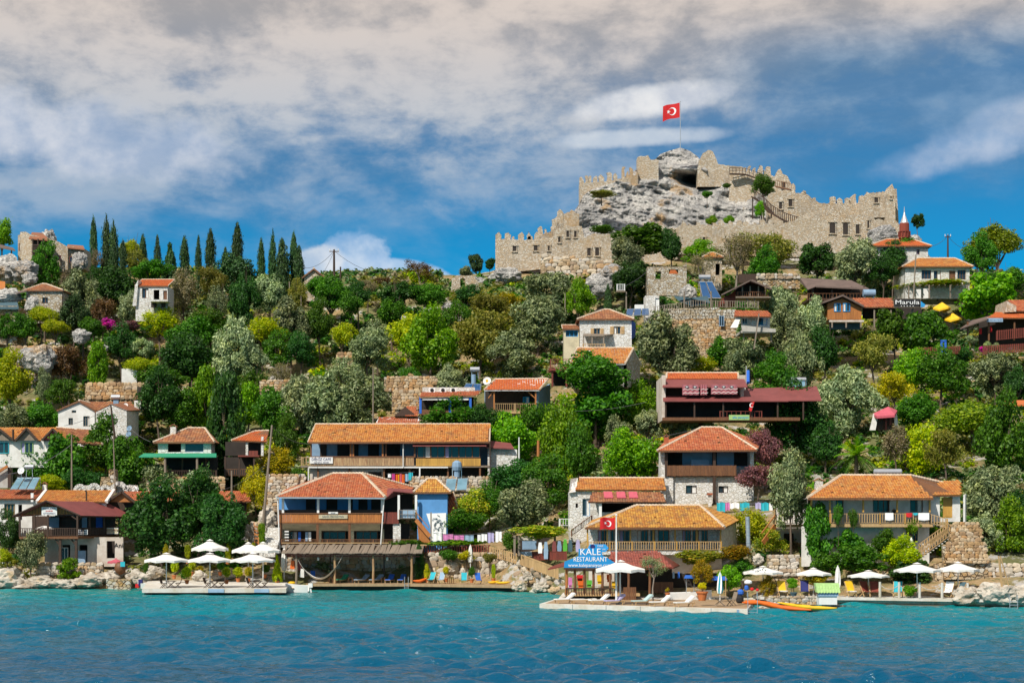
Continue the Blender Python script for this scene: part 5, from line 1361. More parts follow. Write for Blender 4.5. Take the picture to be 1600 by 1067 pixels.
# orange boarded cabin with sign terrace
h=T('cabin','orange boarded cabin with blue framed windows and red tiled lean-to','cabin',P(1330,500,266))
mb=MB();Yq=262;mb.prism([P(1293,500,Yq),P(1346,500,Yq),P(1346,481,Yq),P(1316,466,Yq),P(1293,474,Yq)],(0,6,0));mb.build('wall','woodorange',h)
planks(h,X(1293,Yq),X(1346,Yq),Z(499,Yq),Z(486,Yq),Yq-.06,'woodorange',.5,'boards')
for a in ((1303,1313),(1317,1328)):win(h,X(a[0],Yq),X(a[1],Yq),Z(487,Yq),Z(474,Yq),Yq,'w','skyblue',-.15)
mb=MB();mb.prism([P(1286,474,Yq-.8),P(1317,463,Yq-.8),P(1350,480,Yq-.8),P(1350,477,Yq-.8),P(1317,460,Yq-.8),P(1286,471,Yq-.8)],(0,7,0));mb.build('roof','brownroof',h)
tm=MB();tiles(tm,P(1345,480,261.5),P(1398,480,261.5),P(1394,466,268),P(1330,466,268),.4,.5);rf_=MB();slab(rf_,[P(1345,480,261.5),P(1398,480,261.5),P(1394,466,268),P(1330,466,268)]);r_=rf_.build('lean_to_roof','woodbrown',h);tm.build('roof_tiles','tile_r',r_,'stuff')
pb(h,'ledge','pinkwall',1296,1350,500,503,261.8,1.2)
pb(h,'back_wall','dark',1348,1440,481,498,265,.2)
for p_ in (1300,1322,1345,1366,1392,1425):post(h,p_,484 if p_ > 1346 else 503,512,261.8,.2,'woodgrey')
pb(h,'lower_room_panel','slate',1296,1344,503,515,263.5,.2)
sg=T('restaurant_sign','long dark board with curly white lettering on the terrace roof edge','sign',P(1417,481,261))
sign(sg,1397,1438,467,480,261,[('Marula',.58,.72,1.5,'flagwhite'),('• • • • •',.12,.35,1.6,'flagwhite')],'black','flagwhite','woodgrey')
mb=MB();mb.prism([P(1436,480,261),P(1444,480,261),P(1446,476,261),P(1438,470,261)],(0,.1,0));mb.build('blue_corner','skyblue',sg)
# yellow parasols
for (lab,pts) in [('upper yellow canvas parasol beside the terrace sign',[(1456,487),(1462,472),(1470,474),(1487,479),(1485,487)]),('lower yellow canvas parasol above the fig',[(1474,499),(1480,492),(1487,489),(1503,489),(1500,500)])]:
 h=T('parasol',lab,'parasol',P(pts[0][0]+14,500,259),'yellow parasols of the hill restaurant')
 c_=P(sum(p[0] for p in pts)/5,min(p[1] for p in pts),259);mb=MB()
 rim=[c_+Vector((1.3*math.cos(a),1.3*math.sin(a),-.95+.25*math.cos(a*2+1))) for a in [q*math.pi/3 for q in range(6)]]
 for i in range(6):mb.quad(c_,rim[i],rim[(i+1) % 6]);mb.quad(rim[i],rim[(i+1) % 6],rim[(i+1) % 6]-Vector((0,0,.25)),rim[i]-Vector((0,0,.25)))
 mb.build('canopy','yellow',h);mb=MB();mb.tube([c_,c_-Vector((0,0,2.8))],.05,6);mb.build('pole','woodgrey',h)
# picket fence of the garden
fn=T('picket_fence','red brown picket fence along the garden path on the right','fence',P(1520,555,248));railing(fn,P(1432,556,249),P(1470,554,249),1.0,.26,3,'woodred',bw=.1,picket=True);railing(fn,P(1478,554,249),P(1500,553,249),1.0,.26,3,'woodred',bw=.1,picket=True);railing(fn,P(1536,554,249),P(1640,548,249),1.1,.26,3,'woodred',bw=.1,picket=True)
mb=MB();mb.pbox(1470,1473,533,556,248.8,.2);mb.pbox(1476,1479,533,556,248.8,.2);mb.pbox(1470,1479,531,534,248.8,.2);o=mb.build('gate_frame','blue2');tag(o,'bright blue gate frame in the red brown picket fence','gate')
h=T('restaurant_pavilion','tiled open restaurant pavilion at the right edge','pavilion',P(1570,520,262))
for (A_,B_,C_,D_,mt) in [((1543,497,258),(1660,497,258),(1660,488,264),(1556,488,264),'tile_v'),((1588,486,262),(1660,486,262),(1660,470,268),(1572,469,268),'tile_r')]:
 q=[P(*v) for v in (A_,B_,C_,D_)];rf_=MB();slab(rf_,q);r_=rf_.build('roof','woodbrown',h);tm=MB();tiles(tm,*q,.4,.5);tm.build('roof_tiles',M[mt],r_,'stuff')
mb=MB();mb.prism([P(1500,513,257),P(1543,498,257),P(1552,492,262),P(1520,500,262)],(0,0,-.15));mb.build('awning','brownroof',h)
mb=MB();mb.prism([P(1571,488,261.5),P(1588,487,261.5),P(1588,478,261.5),P(1573,470,261.5)],(0,6,0));mb.build('gable','castle',h)
pb(h,'back_wall','dark',1530,1660,498,540,263,.2)
sign(h,1542,1567,497,503,257.6,[('R e s t a u r a n t',.5,.6,.9,'navy')],'paleblue')
for p_ in (1512,1545,1585,1630):post(h,p_,503,532,258.5,.22,'woodbrown')
railing(h,P(1557,532,257.5),P(1640,524,257.5),1.3,.3,3,'woodred',bw=.1,picket=True)
for (a,b,c_,mt,lb) in [(1545,513,5,'red','red cloth hanging in the pavilion at the right edge'),(1530,516,4,'red','small red cloth left of the other in the right pavilion')]:
 mb=MB();mb.pbox(a,a+c_,b-3,b+6,259,.1);o=mb.build('cloth',M[mt]);tag(o,lb,'cloth')
for i,(a,b,mt) in enumerate([(1515,528,'flagwhite'),(1522,532,'greyblue'),(1543,538,'blue2'),(1556,540,'lilac'),(1535,545,'pink')]):
 tree(a,b,7,5,'bush','magenta' if mt == 'pink' else 'sage',['pale flowers left of the garden tables','grey flowering bush at the garden gate','bluish flower bed in the right garden','lilac grey flowers along the garden fence','magenta flowers before the picket fence'][i],'plant',254,'flower_bush')
# house with roof at right edge lower
mb=MB();mb.prism([P(1565,632,228),P(1660,632,228),P(1660,625,232),P(1570,625,232)],(0,0,-.2));o=mb.build('roof_fragment','tile_v');tag(o,'strip of red tiled roof at the right edge among the trees','roof')
# chalet
h=T('chalet','red brown wooden chalet with gabled roof and open balcony','chalet',P(1168,475,270))
mb=MB();mb.prism([P(1129,474,268),P(1149,474,266),P(1149,455,266),P(1129,466,268)],(0,6,0));mb.prism([P(1149,460,268),P(1195,460,268),P(1195,448,268),P(1172,440,268),P(1149,452,268)],(0,5,0));mb.build('wall','woodred',h)
mb=MB();mb.prism([P(1150,462,267.9),P(1194,462,267.9),P(1194,450,267.9),P(1173,443,267.9),P(1150,453,267.9)],(0,.05,0));mb.build('room_shade','dark',h)
mb=MB();mb.bar(P(1127,461,265),P(1173,438,265),.3,.2);mb.bar(P(1173,438,265),P(1206,452,265),.3,.2);mb.prism([P(1127,461,265),P(1173,438,265),P(1176,437,272),P(1132,458,272)],(0,0,-.15));mb.prism([P(1206,452,265),P(1173,438,265),P(1176,437,272),P(1204,450,272)],(0,0,-.15));mb.build('roof','brownroof',h)
for p_ in (1160,1172,1185):post(h,p_,447,464,266,.18,'woodgrey')
railing(h,P(1152,464,265.8),P(1200,464,265.8),.75,.3,2.5,'woodbrown')
mb=MB();mb.box(X(1149,266),X(1204,266),265.5,269,Z(466,266),Z(464,266));mb.bar(P(1165,466,266),P(1180,478,266),.15);mb.bar(P(1179,466,266),P(1179,480,266),.15);mb.build('deck','woodgrey',h)
# roofless stone ruin
h=T('roofless_ruin','roofless pale stone ruin with a square window hole in the upper village','ruin',P(1040,460,288))
mb=MB();Yq=286;wall_open(mb,X(1011,Yq),X(1073,Yq),Z(462,Yq),Z(417,Yq),Yq,.7,[(X(1024,Yq),X(1033,Yq),Z(436,Yq),Z(424,Yq)),(X(1045,Yq),X(1060,Yq),Z(428,Yq),Z(421,Yq))])
mb.box(X(1011,Yq),X(1011,Yq)+.6,Yq+.7,Yq+6,Z(462,Yq),Z(418,Yq));mb.box(X(1073,Yq)-.6,X(1073,Yq),Yq+.7,Yq+6,Z(462,Yq),Z(415,Yq));mb.prism([P(1066,418,Yq),P(1073,418,Yq),P(1073,411,Yq),P(1068,414,Yq)],(0,.7,0));mb.build('wall','palestone',h)
mb=MB();mb.prism([P(1045,428,288),P(1060,428,288),P(1054,420,288),P(1049,419,288)],(0,.3,0));mb.build('roof_fragment','tile_v',h)
house('small stone hut with orange cap behind the thin brown tree',1100,1128,402,430,295,4,'castle',('hip',395,'tile_o',.3,1110,1116),[(1118,1125,412,430,'o')],name='stone_hut',cat='hut')
pt((1155,1182,428,442,282,2),'dark_shed','wooddark','dark flat shed behind the red brown chalet','shed')
stonewall('low pale stone wall right of the dark flat shed',1180,1250,428,436,282,282,sz=.7)
# big terrace wall
stonewall('tall stone terrace wall with railing below the roofless ruin',1018,1150,lambda p:492-(p-1018)*.09 if p < 1040 else 480+(p-1040)*.02,lambda p:520 if p < 1040 else 562,262,260,sz=.5,lean=.1)
fn=T('terrace_railing','grey brown post railing along the top of the tall terrace wall','railing',P(1090,480,262));railing(fn,P(1022,490,262.2),P(1085,480,262.2),1.0,.35,1.6,'woodgrey',bw=.09);railing(fn,P(1085,480,262.2),P(1185,482,262.2),1.0,.35,1.6,'woodgrey',bw=.09)
win(T('wall_niche','pale blue window set into the tall terrace wall','window',P(1127,510,261)),X(1123,260.6),X(1131,260.6),Z(510,260.6),Z(494,260.6),260.4,'w','paleblue',-.2)
tn=T('shade_net','dark green shade net stretched over the upper terrace','awning',P(1080,478,268));mb=MB();mb.prism([P(1052,462,267),P(1080,466,264),P(1105,462,266),P(1110,474,265),P(1080,478,264.5),P(1060,470,266)],(0,.1,0));mb.build('net','slate',tn)
for p_ in (1069,1111):roundpost(tn,p_,455,482,264,.12,'woodgrey')
panels('pair of steep blue solar collectors with a blue tank above the terrace',[P(1097,466,272),P(1128,466,272),P(1113,440,276),P(1092,440,276)],2,tank=(P(1101,433,276),.9,.35))
h=T('lookout_platform','tiny railed lookout platform on a pole left of the ruin','platform',P(972,480,274));railing(h,P(964,454,274),P(976,454,274),.95,.2,1.2,'whitepaint');mb=MB();mb.pbox(963,977,454,456,273.5,1.2);mb.pbox(977.5,979.5,456,484,274,.2);mb.build('deck','woodgrey',h)
panels('row of three blue solar collectors behind the white hipped house',[P(976,493,262),P(1015,492,262),P(1014,482,265),P(980,483,265)],3)
pt((992,1006,476,484,266,1),'roof_box','whitepaint','white water box behind the three blue collectors','water tank')
h=house('small blue and white hut with terrace left of the roofless ruin',1008,1030,462,490,266,3,'whitestone',None,[(1024,1030,466,486,'d')],name='white_hut',cat='hut',frame='whitepaint')
# cabin with picture window
h=T('stilt_cabin','small white cabin on stilts with picture windows and a red tiled roof','cabin',P(1178,520,252))
Yq=250;mb=MB();wall_open(mb,X(1158,Yq),X(1203,Yq),Z(514,Yq),Z(494,Yq),Yq,.2,[(X(1160,Yq),X(1168,Yq),Z(506,Yq),Z(497,Yq)),(X(1183,Yq),X(1199,Yq),Z(508,Yq),Z(496,Yq))]);mb.pbox(1158,1203,494,514,Yq+4,.2);mb.build('wall','whitestone',h)
pb(h,'room_shade','dark',1159,1202,495,513,Yq+.8,.1)
win(h,X(1160,Yq),X(1168,Yq),Z(506,Yq),Z(497,Yq),Yq,'w','whitepaint');win(h,X(1183,Yq),X(1199,Yq),Z(508,Yq),Z(496,Yq),Yq,'w','skyblue')
mb=MB();mb.prism([P(1158,508,247.5),P(1212,514,247.5),P(1212,519,247.5),P(1160,518,247.5)],(0,.15,0));mb.build('parapet','concrete',h);pb(h,'floor','concrete',1158,1212,516,520,247.6,6)
q=[P(1147,494,247.5),P(1206,495,247.5),P(1200,486,253),P(1148,485,253)];r_=troof(h,q,'tile_r','woodbrown','roof',.36,.45)
mb=MB();mb.prism([P(1141,512,247),P(1152,512,247),P(1158,495,248),P(1152,493,248)],(0,.2,0));mb.build('canvas','awning_w',h)
for p_ in (1162,1180,1205):post(h,p_,520,534,248.5,.2,'woodgrey')
mb=MB();mb.bar(P(1186,490,246.5),P(1178,545,246.5),.16);mb.build('post','woodgrey',h)
# white hipped house
h=house('white stone house with brown hipped roof and small wooden veranda',906,987,499,545,250,7,'whitestone',('hip',484,'tile_b',.35,944,952),[(928,938,513,524,'s'),(959,970,510,522,'s')],name='stone_house',frame='woodpale')
mb=MB();mb.prism([P(911,524,246),P(944,524,246),P(958,522,250),P(912,521,250)],(0,0,-.12));mb.build('veranda_roof','woodgrey',h)
for p_ in (912,925,943):post(h,p_,523,546,246.2,.16,'woodgrey')
pb(h,'veranda_floor','woodpale',909,948,545,548,246,4);railing(h,P(911,546,246.1),P(945,546,246.1),.75,.22,3,'woodpale')
mb=MB();mb.prism([P(987,500,249.8),P(993,505,252),P(993,526,252),P(987,530,249.8)],(0,.4,0));mb.build('side_strip','blue2',h)
house('narrow orange brown lean-to left of the white hipped house',881,905,514,541,251,4,'cream',('shed',508,'tile_b',.2),[(884,903,516,526,'W')],name='lean_to_house',frame='skyblue')
# gabled house behind tree, turned with its gable to the right
h=T('gable_house','orange tiled house half hidden by a green tree with a grey stone gable','house',P(950,600,240))
q=[P(890,568,234),P(977,568,234),P(990,544,240),P(902,544,240)];rf_=MB();slab(rf_,q);slab(rf_,[P(990,544,240),P(1003,570,246),P(915,570,246),P(902,544,240)]);r_=rf_.build('roof','whitepaint',h);tm=MB();tiles(tm,*q,.36,.45);tm.build('roof_tiles','tile_o',r_,'stuff');rm=MB();ridge(rm,q[0],q[3]);ridge(rm,q[1],q[2]);ridge(rm,q[3],q[2]);rb(rm,r_)
mb=MB();mb.prism([P(980,605,235),P(1000,605,245),P(1000,568,245),P(990,547,240),P(979,568,235)],(-.4,0,0));mb.prism([P(892,605,235),P(980,605,235),P(979,568,235),P(892,568,235)],(0,.3,0));mb.build('wall','palestone',h)
h=T('balcony_annex','dark red wooden balcony on posts left of the gabled house','balcony',P(876,600,237));railing(h,P(860,575,236),P(889,575,236),1.15,.2,2.4,'woodred');pb(h,'floor','woodred',858,890,575,579,235.6,4)
for p_ in (863,885):post(h,p_,579,604,236,.22,'woodred')
pb(h,'room_shade','dark',862,888,579,603,239,.2)
# orange tiled balcony house + blue framed terrace
h=T('balcony_house','orange tiled house with open wooden balcony above the cafe','house',P(808,640,238))
Yq=233;q=[P(757,609,Yq-1),P(843,609,Yq-1),P(857,592,Yq+5),P(774,593,Yq+5)];r_=troof(h,q,'tile_v','whitepaint','roof',.33,.42);rm=MB();ridge(rm,q[0],q[3]);ridge(rm,q[1],q[2]);ridge(rm,q[3],q[2]);rb(rm,r_)
mb=MB();mb.prism([P(840,645,Yq),P(860,640,Yq+7),P(860,600,Yq+7),P(842,611,Yq)],(-.3,0,0));mb.pbox(757,842,610,646,Yq+3,.3);mb.build('wall','greyblue',h)
pb(h,'room_shade','dark',758,838,611,640,Yq+2.7,.2);win(h,X(817,Yq+2.6),X(827,Yq+2.6),Z(630,Yq+2.6),Z(620,Yq+2.6),Yq+2.5,'w','skyblue',-.1)
railing(h,P(772,642,Yq-.6),P(837,642,Yq-.6),.95,.26,3,'woodpale');post(h,837,610,645,Yq-.6,.2,'woodorange');post(h,772,610,643,Yq-.6,.18,'woodorange')
mb=MB();mb.bar(P(825,612,Yq-.6),P(836,622,Yq-.6),.12);mb.bar(P(763,622,Yq-.6),P(770,612,Yq-.6),.12);mb.build('brace','woodorange',h);pb(h,'floor','woodpale',757,842,642,646,Yq-.8,4)
h=T('blue_terrace_house','low terrace house with bright blue posts and a thin tiled roof','house',P(700,640,236));Yq=232
q=[P(656,620,Yq-.5),P(745,618,Yq-.5),P(752,612,Yq+4),P(656,613,Yq+4)];r_=troof(h,q,'tile_r','woodpale','roof',.33,.42)
pb(h,'room_shade','dark',658,740,620,646,Yq+3,.3)
for p_ in (657,703,735):post(h,p_,620,646,Yq-.2,.3,'blue2')
pb(h,'beam','blue2',657,736,619.6,622.6,Yq-.25,.15);mb=MB();mb.pbox(660,700,622.5,625,Yq-.35,.1);mb.pbox(705,732,622.5,625,Yq-.35,.1);mb.build('rolled_blind','awning_w',h);pb(h,'parapet','woodbrown',657,737,640,648,Yq-.3,4)
win(h,X(707,Yq+1),X(722,Yq+1),Z(636,Yq+1),Z(626,Yq+1),Yq+1,'w','skyblue')
mb=MB();mb.pbox(660,742,605,613,Yq+4.2,.3);o=mb.build('parapet_wall','whitestone',h)
for i,p_ in enumerate((675,692,708)):
 k_=T('outdoor_unit',['leftmost','middle','rightmost'][i]+' of the three white fan units on the blue posted terrace roof','air conditioner',P(p_,613,Yq+4));pb(k_,'case','whitepaint',p_-5,p_+5,606,613,Yq+3.4,.35);mb=MB();c_=P(p_,609.5,Yq+3.38);mb.tube([c_,c_-Vector((0,.03,0))],.25,12);mb.build('fan','black',k_)
panels('two dark solar collectors with upright tank above the blue posted terrace',[P(720,611,237),P(752,610,237),P(752,600,239),P(728,599,239)],2,tank=(P(742,577,240),.65,.33))
mb=MB();mb.tube([P(740,600,240),P(740,585,240)],.32,10);o=mb.build('tank','greyblue');tag(o,'upright blue grey tank under the metal drum of the twin collectors','water tank')
def dish(label,px,py,Y,r_,mat='whitepaint',aim=(-.3,-1,.35)):
 h=T('satellite_dish',label,'satellite dish',P(px,py,Y),None);a=Vector(aim).normalized();c_=P(px,py,Y);u=a.cross(Vector((0,0,1))).normalized();v=u.cross(a);mb=MB();pr=[]
 for rr_,dd in ((0,-.16),(.4,-.12),(.75,-.04),(1,.06)):
  pr.append([c_+(u*math.cos(t_)+v*math.sin(t_))*rr_*r_+a*dd*r_*1.6 for t_ in [k*math.pi/8 for k in range(16)]])
 for A_,B_ in zip(pr,pr[1:]):
  for k in range(16):mb.quad(A_[k],A_[(k+1) % 16],B_[(k+1) % 16],B_[k])
 mb.build('reflector',M[mat],h);mb=MB();mb.bar(c_-v*r_*.9,c_+a*r_*1.0,.04);mb.bar(c_+a*.0,c_-Vector((0,-.2,r_*1.9)),.07);mb.build('arm','metal',h);return h
dish('white satellite dish with a yellow mark beside the balcony house',761,595,235,.55)
mb=MB();c_=P(761,595,234.4);mb.prism([c_+Vector((.2*math.cos(a*math.pi/3),0,.2*math.sin(a*math.pi/3))) for a in range(6)],(0,.04,0));o=mb.build('dish_mark','yellow');tag(o,'yellow patch in the middle of the dish beside the balcony house','sticker')
h=T('small_gable_roof','small brown tiled gable behind the cafe roof','roof',P(640,650,232));mb=MB();mb.prism([P(616,650,231),P(652,650,231),P(633,635,231)],(0,3,0));mb.build('gable','wooddark',h)
q=[P(585,664,228),P(655,664,228),P(655,651,232),P(592,652,232)];rf_=MB();slab(rf_,q);r_=rf_.build('roof','whitepaint',h);tm=MB();tiles(tm,*q);tiles(tm,P(633,650,230.8),P(654,650,230.8),P(652,636,234),P(633,635,234));tm.build('roof_tiles','tile_r',r_,'stuff')
# stone terraces mid slope
stonewall('long ochre dry stone terrace above the white gabled house',132,262,lambda p:598+(p-132)*.02,lambda p:624,251,251,sz=.6)
for i,(a,b) in enumerate(((214,224),(240,248))):pt((a,b,604,618,250.6,.3),'wall_opening','dark',['left','right'][i]+' dark doorway in the long ochre dry stone terrace','doorway')
stonewall('middle ochre dry stone terrace left of the blue framed house',600,682,lambda p:586+abs(p-645)*.05,612,252,252,sz=.55)
stonewall('yellowish dry stone terrace behind the cafe roof',612,660,612,640,243,243,sz=.5)
stonewall('dry stone terrace on the ochre clearing',405,475,lambda p:594-(p-405)*.03,612,254,254,sz=.55)
stonewall('left broken dry stone terrace under the lime bushes',12,100,lambda p:540+(p-12)*.03,575,260,260,sz=.65)
stonewall('short pale stone terrace in the middle slope',525,560,553,560,262,262,sz=.6)
stonewall('grey retaining wall of big flat stones below the castle wall',845,960,lambda p:398+(p-845)*.06,lambda p:430+(p-845)*.15,312,306,sz=.95,lean=.35)
# rug house
h=T('rug_house','two storey house with red sheet roof and patterned rugs on its balcony','house',P(1100,655,222));Yq=215
mb=MB();mb.pbox(1034,1040,588,657,Yq,8);mb.pbox(1157,1162,604,622,Yq+.2,6);mb.pbox(1034,1165,586,657,Yq+7,.3);mb.build('wall','pinkwall',h)
mb=MB();mb.pbox(1040,1158,604,618,Yq+2.5,.2);mb.pbox(1040,1240,626,655,Yq+3,.2);mb.build('room_shade','dark',h)
mb=MB();mb.prism([P(1035,604,Yq-.8),P(1168,604,Yq-.8),P(1163,592,Yq+3),P(1037,592,Yq+3)],(0,0,-.12));mb.build('upper_roof','maroon',h)
q=[P(1041,592,Yq+2.8),P(1154,592,Yq+2.8),P(1153,583,Yq+6),P(1042,583,Yq+6)];r_=troof(h,q,'tile_v','woodbrown','roof',.3,.4);rm=MB();ridge(rm,q[3],q[2]);ridge(rm,q[0],q[3]);ridge(rm,q[1],q[2]);rb(rm,r_)
mb=MB();mb.prism([P(1036,626,Yq-1.6),P(1232,626,Yq-1.6),P(1220,617,Yq+1),P(1036,618,Yq+1)],(0,0,-.12));mb.prism([P(1130,626,Yq-1.4),P(1284,625,Yq-1.4),P(1276,603,Yq+4),P(1168,607,Yq+4)],(0,0,-.12));mb.build('lower_roof','maroon',h)
for p_ in (1040,1085,1130,1175,1215,1255):post(h,p_,626,656,Yq-1.2,.18,'wooddark')
pb(h,'floor','woodbrown',1036,1250,652,657,Yq-1.3,5)
railing(h,P(1125,653,Yq-1.2),P(1190,653,Yq-1.2),.8,.5,2,'woodred')
mb=MB();mb.pbox(1139,1171,648,656,Yq-1.35,.06);o=mb.build('banner','sage' if 'sage' in M else M['palegreen'],h);textobj('aile pansiyon',o,X(1155,Yq),Z(652,Yq)*0+Yq-1.37,Z(652,Yq-1.35),.38,'skyblue',name='lettering')
def rug(label,p0,p1,t_,b_,Y,kind):
 h=T('rug',label,'rug',P((p0+p1)/2,b_,Y),'patterned rugs hung over the balcony');w_=X(p1,Y)-X(p0,Y);z1,z0=Z(t_,Y),Z(b_,Y);x0=X(p0,Y);hh=z1-z0
 mb=MB();n=24
 for k in range(n):
  a,b=k/n,(k+1)/n;f1=.05*math.sin(a*19),.05*math.sin(b*19);mb.quad((x0+w_*a,Y+f1[0],z0),(x0+w_*b,Y+f1[1],z0),(x0+w_*b,Y+f1[1],z1),(x0+w_*a,Y+f1[0],z1))
 mb.build('cloth','rug',h);mb=MB();md=MB();y=Y-.09
 for k in range(int(w_/.28)):
  x=x0+.08+k*.28;s_=.12 if k % 2 else -.12
  for zz in (z0+.18*hh,z0+.55*hh):mb.quad((x,y,zz-.03+s_*.5),(x+.28,y,zz-.03-s_*.5),(x+.28,y,zz+.03-s_*.5),(x,y,zz+.03+s_*.5))
 for k in range(max(1,int(w_/.95))):
  x=x0+.55+k*.95;zz=z0+.78*hh
  if x > x0+w_-.3:break
  md.quad((x-.3,y,zz),(x,y,zz-.15),(x+.3,y,zz),(x,y,zz+.15));mb.quad((x-.14,y-.01,zz),(x,y-.01,zz-.08),(x+.14,y-.01,zz),(x,y-.01,zz+.08))
 mb.build('pattern_light','awning_w',h,'stuff');md.build('pattern_dark','slate',h,'stuff')
rug('pink rug with diamonds, left and wide one on the rug house balcony',1066,1092,601,617,Yq-1,0);rug('narrow pink rug in the middle of the rug house balcony',1094,1105,601,617,Yq-1,1);rug('pink rug with zigzag border, right one on the rug house balcony',1111,1152,601,616,Yq-1,2)
mb=MB();mb.tube([P(1166,572,Yq+5),P(1166,606,Yq+1)],.05,6);o=mb.build('mast','metal');tag(o,'thin pale mast behind the right end of the rug house roof','mast')
mb=MB();mb.tube([P(1169,580,Yq+4),P(1169,598,Yq+2)],.2,8);o=mb.build('stove_pipe','blue2');tag(o,'blue stove pipe beside the rug house roof','pipe')
flg=T('hanging_flag','small red flag with white crescent hanging under the maroon roof','flag',P(1174,640,Yq-1.7));mb=MB();mb.quad(P(1170,640,Yq-1.7),P(1174,643,Yq-1.75),P(1179,627,Yq-1.7),P(1173,629,Yq-1.7));mb.build('cloth','red',flg);mb=MB();cr_=crescent(None,.26);n_=len(cr_)//2;c_=P(1174.5,633,Yq-1.8)
for k in range(n_-1):mb.quad(*[c_+Vector((q_[0],0,q_[1])) for q_ in (cr_[k],cr_[k+1],cr_[2*n_-2-k],cr_[2*n_-1-k])])
mb.build('crescent','flagwhite',flg)
panels('wide solar collector with silver tank above the maroon roof',[P(1234,606,222),P(1260,606,222),P(1260,595,223),P(1234,595,223)],1,tank=(P(1247,593,223),1.0,.28),mat='solarlite')
# maroon parasol hut
h=T('stall','maroon canopy stall with hanging cloths right of the great olive','stall',P(1381,672,226));Yq=226
c_=P(1388,635,Yq);rim=[P(1364,646,Yq+.5),P(1370,650,Yq-1.2),P(1398,648,Yq-1.2),P(1402,641,Yq+.5),P(1390,638,Yq+2)];mb=MB()
for i in range(5):mb.quad(c_,rim[i],rim[(i+1) % 5]);mb.quad(rim[i],rim[(i+1) % 5],rim[(i+1) % 5]-Vector((0,0,.3)),rim[i]-Vector((0,0,.3)))
mb.build('canopy','pinkred',h);mb=MB();mb.prism([P(1359,672,Yq),P(1368,672,Yq),P(1372,650,Yq),P(1365,646,Yq)],(0,.2,0));mb.prism([P(1398,668,Yq),P(1404,668,Yq),P(1401,645,Yq),P(1397,648,Yq)],(0,.2,0));mb.build('curtain','awning_w',h);pb(h,'back','wooddark',1370,1398,648,672,Yq+.6,.2);mb=MB();mb.pbox(1383,1386,650,672,Yq,.15);mb.pbox(1390,1393,650,664,Yq,.1);mb.build('strip','woodred',h)
# white gabled houses
h=house('white plastered house with stone gable, left of the twin white houses',91,148,641,668,242,6,'white',('gy',626,'tile_b',.15,124),[(107,114,653,664,'w'),(130,140,650,666,'W'),(112,119,640,645,'g')],name='white_house',frame='woodgrey')
h=T('white_house','rough white stone gable house, right of the twin white houses','house',P(175,688,240));Yq=238
mb=MB();mb.prism([P(150,690,Yq),P(198,690,Yq),P(198,641,Yq),P(174,631,Yq),P(150,643,Yq)],(0,.3,0));mb.prism([P(198,690,Yq+.02),P(216,684,Yq+7),P(216,640,Yq+7),P(198,641,Yq+.02)],(-.02,.3,0));mb.pbox(150,152,643,690,Yq+.3,5);mb.build('wall','whitestone',h)
rf_=MB();qa=[P(198,641,Yq),P(220,640,Yq+7),P(196,629,Yq+7),P(174,631,Yq)];slab(rf_,qa);qb=[P(174,631,Yq),P(196,629,Yq+7),P(168,640,Yq+7),P(148,643,Yq)];slab(rf_,qb);r_=rf_.build('roof','tile_b',h)
win(h,X(168,Yq),X(178,Yq),Z(663,Yq),Z(648,Yq),Yq,'w','greyblue',-.1)
chimney(h,216,626,644,Yq+7.5,.9,'white')
mb=MB();q_=[P(140,640,Yq+8),P(215,640,Yq+8),P(212,628,Yq+12),P(135,628,Yq+12)];slab(mb,q_);r2=mb.build('rear_roof','woodbrown',h);tm=MB();tiles(tm,*q_,.36,.45);tm.build('roof_tiles','tile_b',r2,'stuff')
tkt=T('water_tank','silver drum on the roof of the rough white gable house','tank',P(181,630,247));mb=MB();c_=P(181,620,247);mb.tube([c_-Vector((.6,0,0)),c_+Vector((.6,0,0))],.33,12);mb.build('drum','metal',tkt);pb(tkt,'stand','greyblue',177,185,624,632,247,.4)
dish('white dish on the roof of the rough white gable house',196,634,243,.4);dish('upper grey dish right of the rough white house',202,669,236,.38,'greyblue');dish('lower grey dish right of the rough white house',201,678,235.5,.38,'greyblue')
# row of gabled houses
h=T('row_house','row of small houses with zigzag tiled gables and a red pediment','house',P(80,708,234));Yq=230
gab=[(-26,23,670,688,'woodgrey'),(23,60,669,688,'woodgrey'),(65,100,670,687,'pinkred')]
pb(h,'wall','white',-30,100,688,730,Yq+.4,.3)
for (a,b,t_,e_,mt) in gab:
 xm=(a+b)/2;mb=MB();mb.prism([P(a+2,e_,Yq),P(b-2,e_,Yq),P(xm,t_+2,Yq)],(0,.4,0));mb.build('gable',M[mt],h)
 mb=MB();mb.bar(P(a,e_+1,Yq-.3),P(xm,t_,Yq-.3),.3,.22);mb.bar(P(b,e_+1,Yq-.3),P(xm,t_,Yq-.3),.3,.22);mb.build('barge_board','wooddark',h)
 E0,R0=P(b,e_,Yq-.3),P(xm,t_,Yq-.3);dv=Vector((.3,5,-.05));q_=[E0,E0+dv,R0+dv,R0];troof(h,q_,'tile_o',w=.3);E1=P(a,e_,Yq-.3);slab_=MB();slab(slab_,[E1,R0,R0+dv,E1+dv]);slab_.build('roof_side','tile_b',h)
q_=[P(100,690,Yq-.3),P(160,694,Yq-.3),P(145,674,Yq+6),P(88,668,Yq+6)];r_=troof(h,q_,'tile_b','woodbrown','roof',.3,.4);rm=MB();ridge(rm,q_[1],q_[2]);ridge(rm,q_[3],q_[2]);rb(rm,r_)
q_=[P(-30,690,Yq+1),P(90,690,Yq+1),P(90,668,Yq+5.5),P(-30,668,Yq+5.5)];r_=troof(h,q_,'tile_o','woodbrown','rear_roof',.3,.4)
for a in ((-8,14,'turq'),(33,52,'palegreen')):win(h,X(a[0],Yq+.4),X(a[1],Yq+.4),Z(708,Yq+.4),Z(691,Yq+.4),Yq+.4,'W',a[2],-.1)
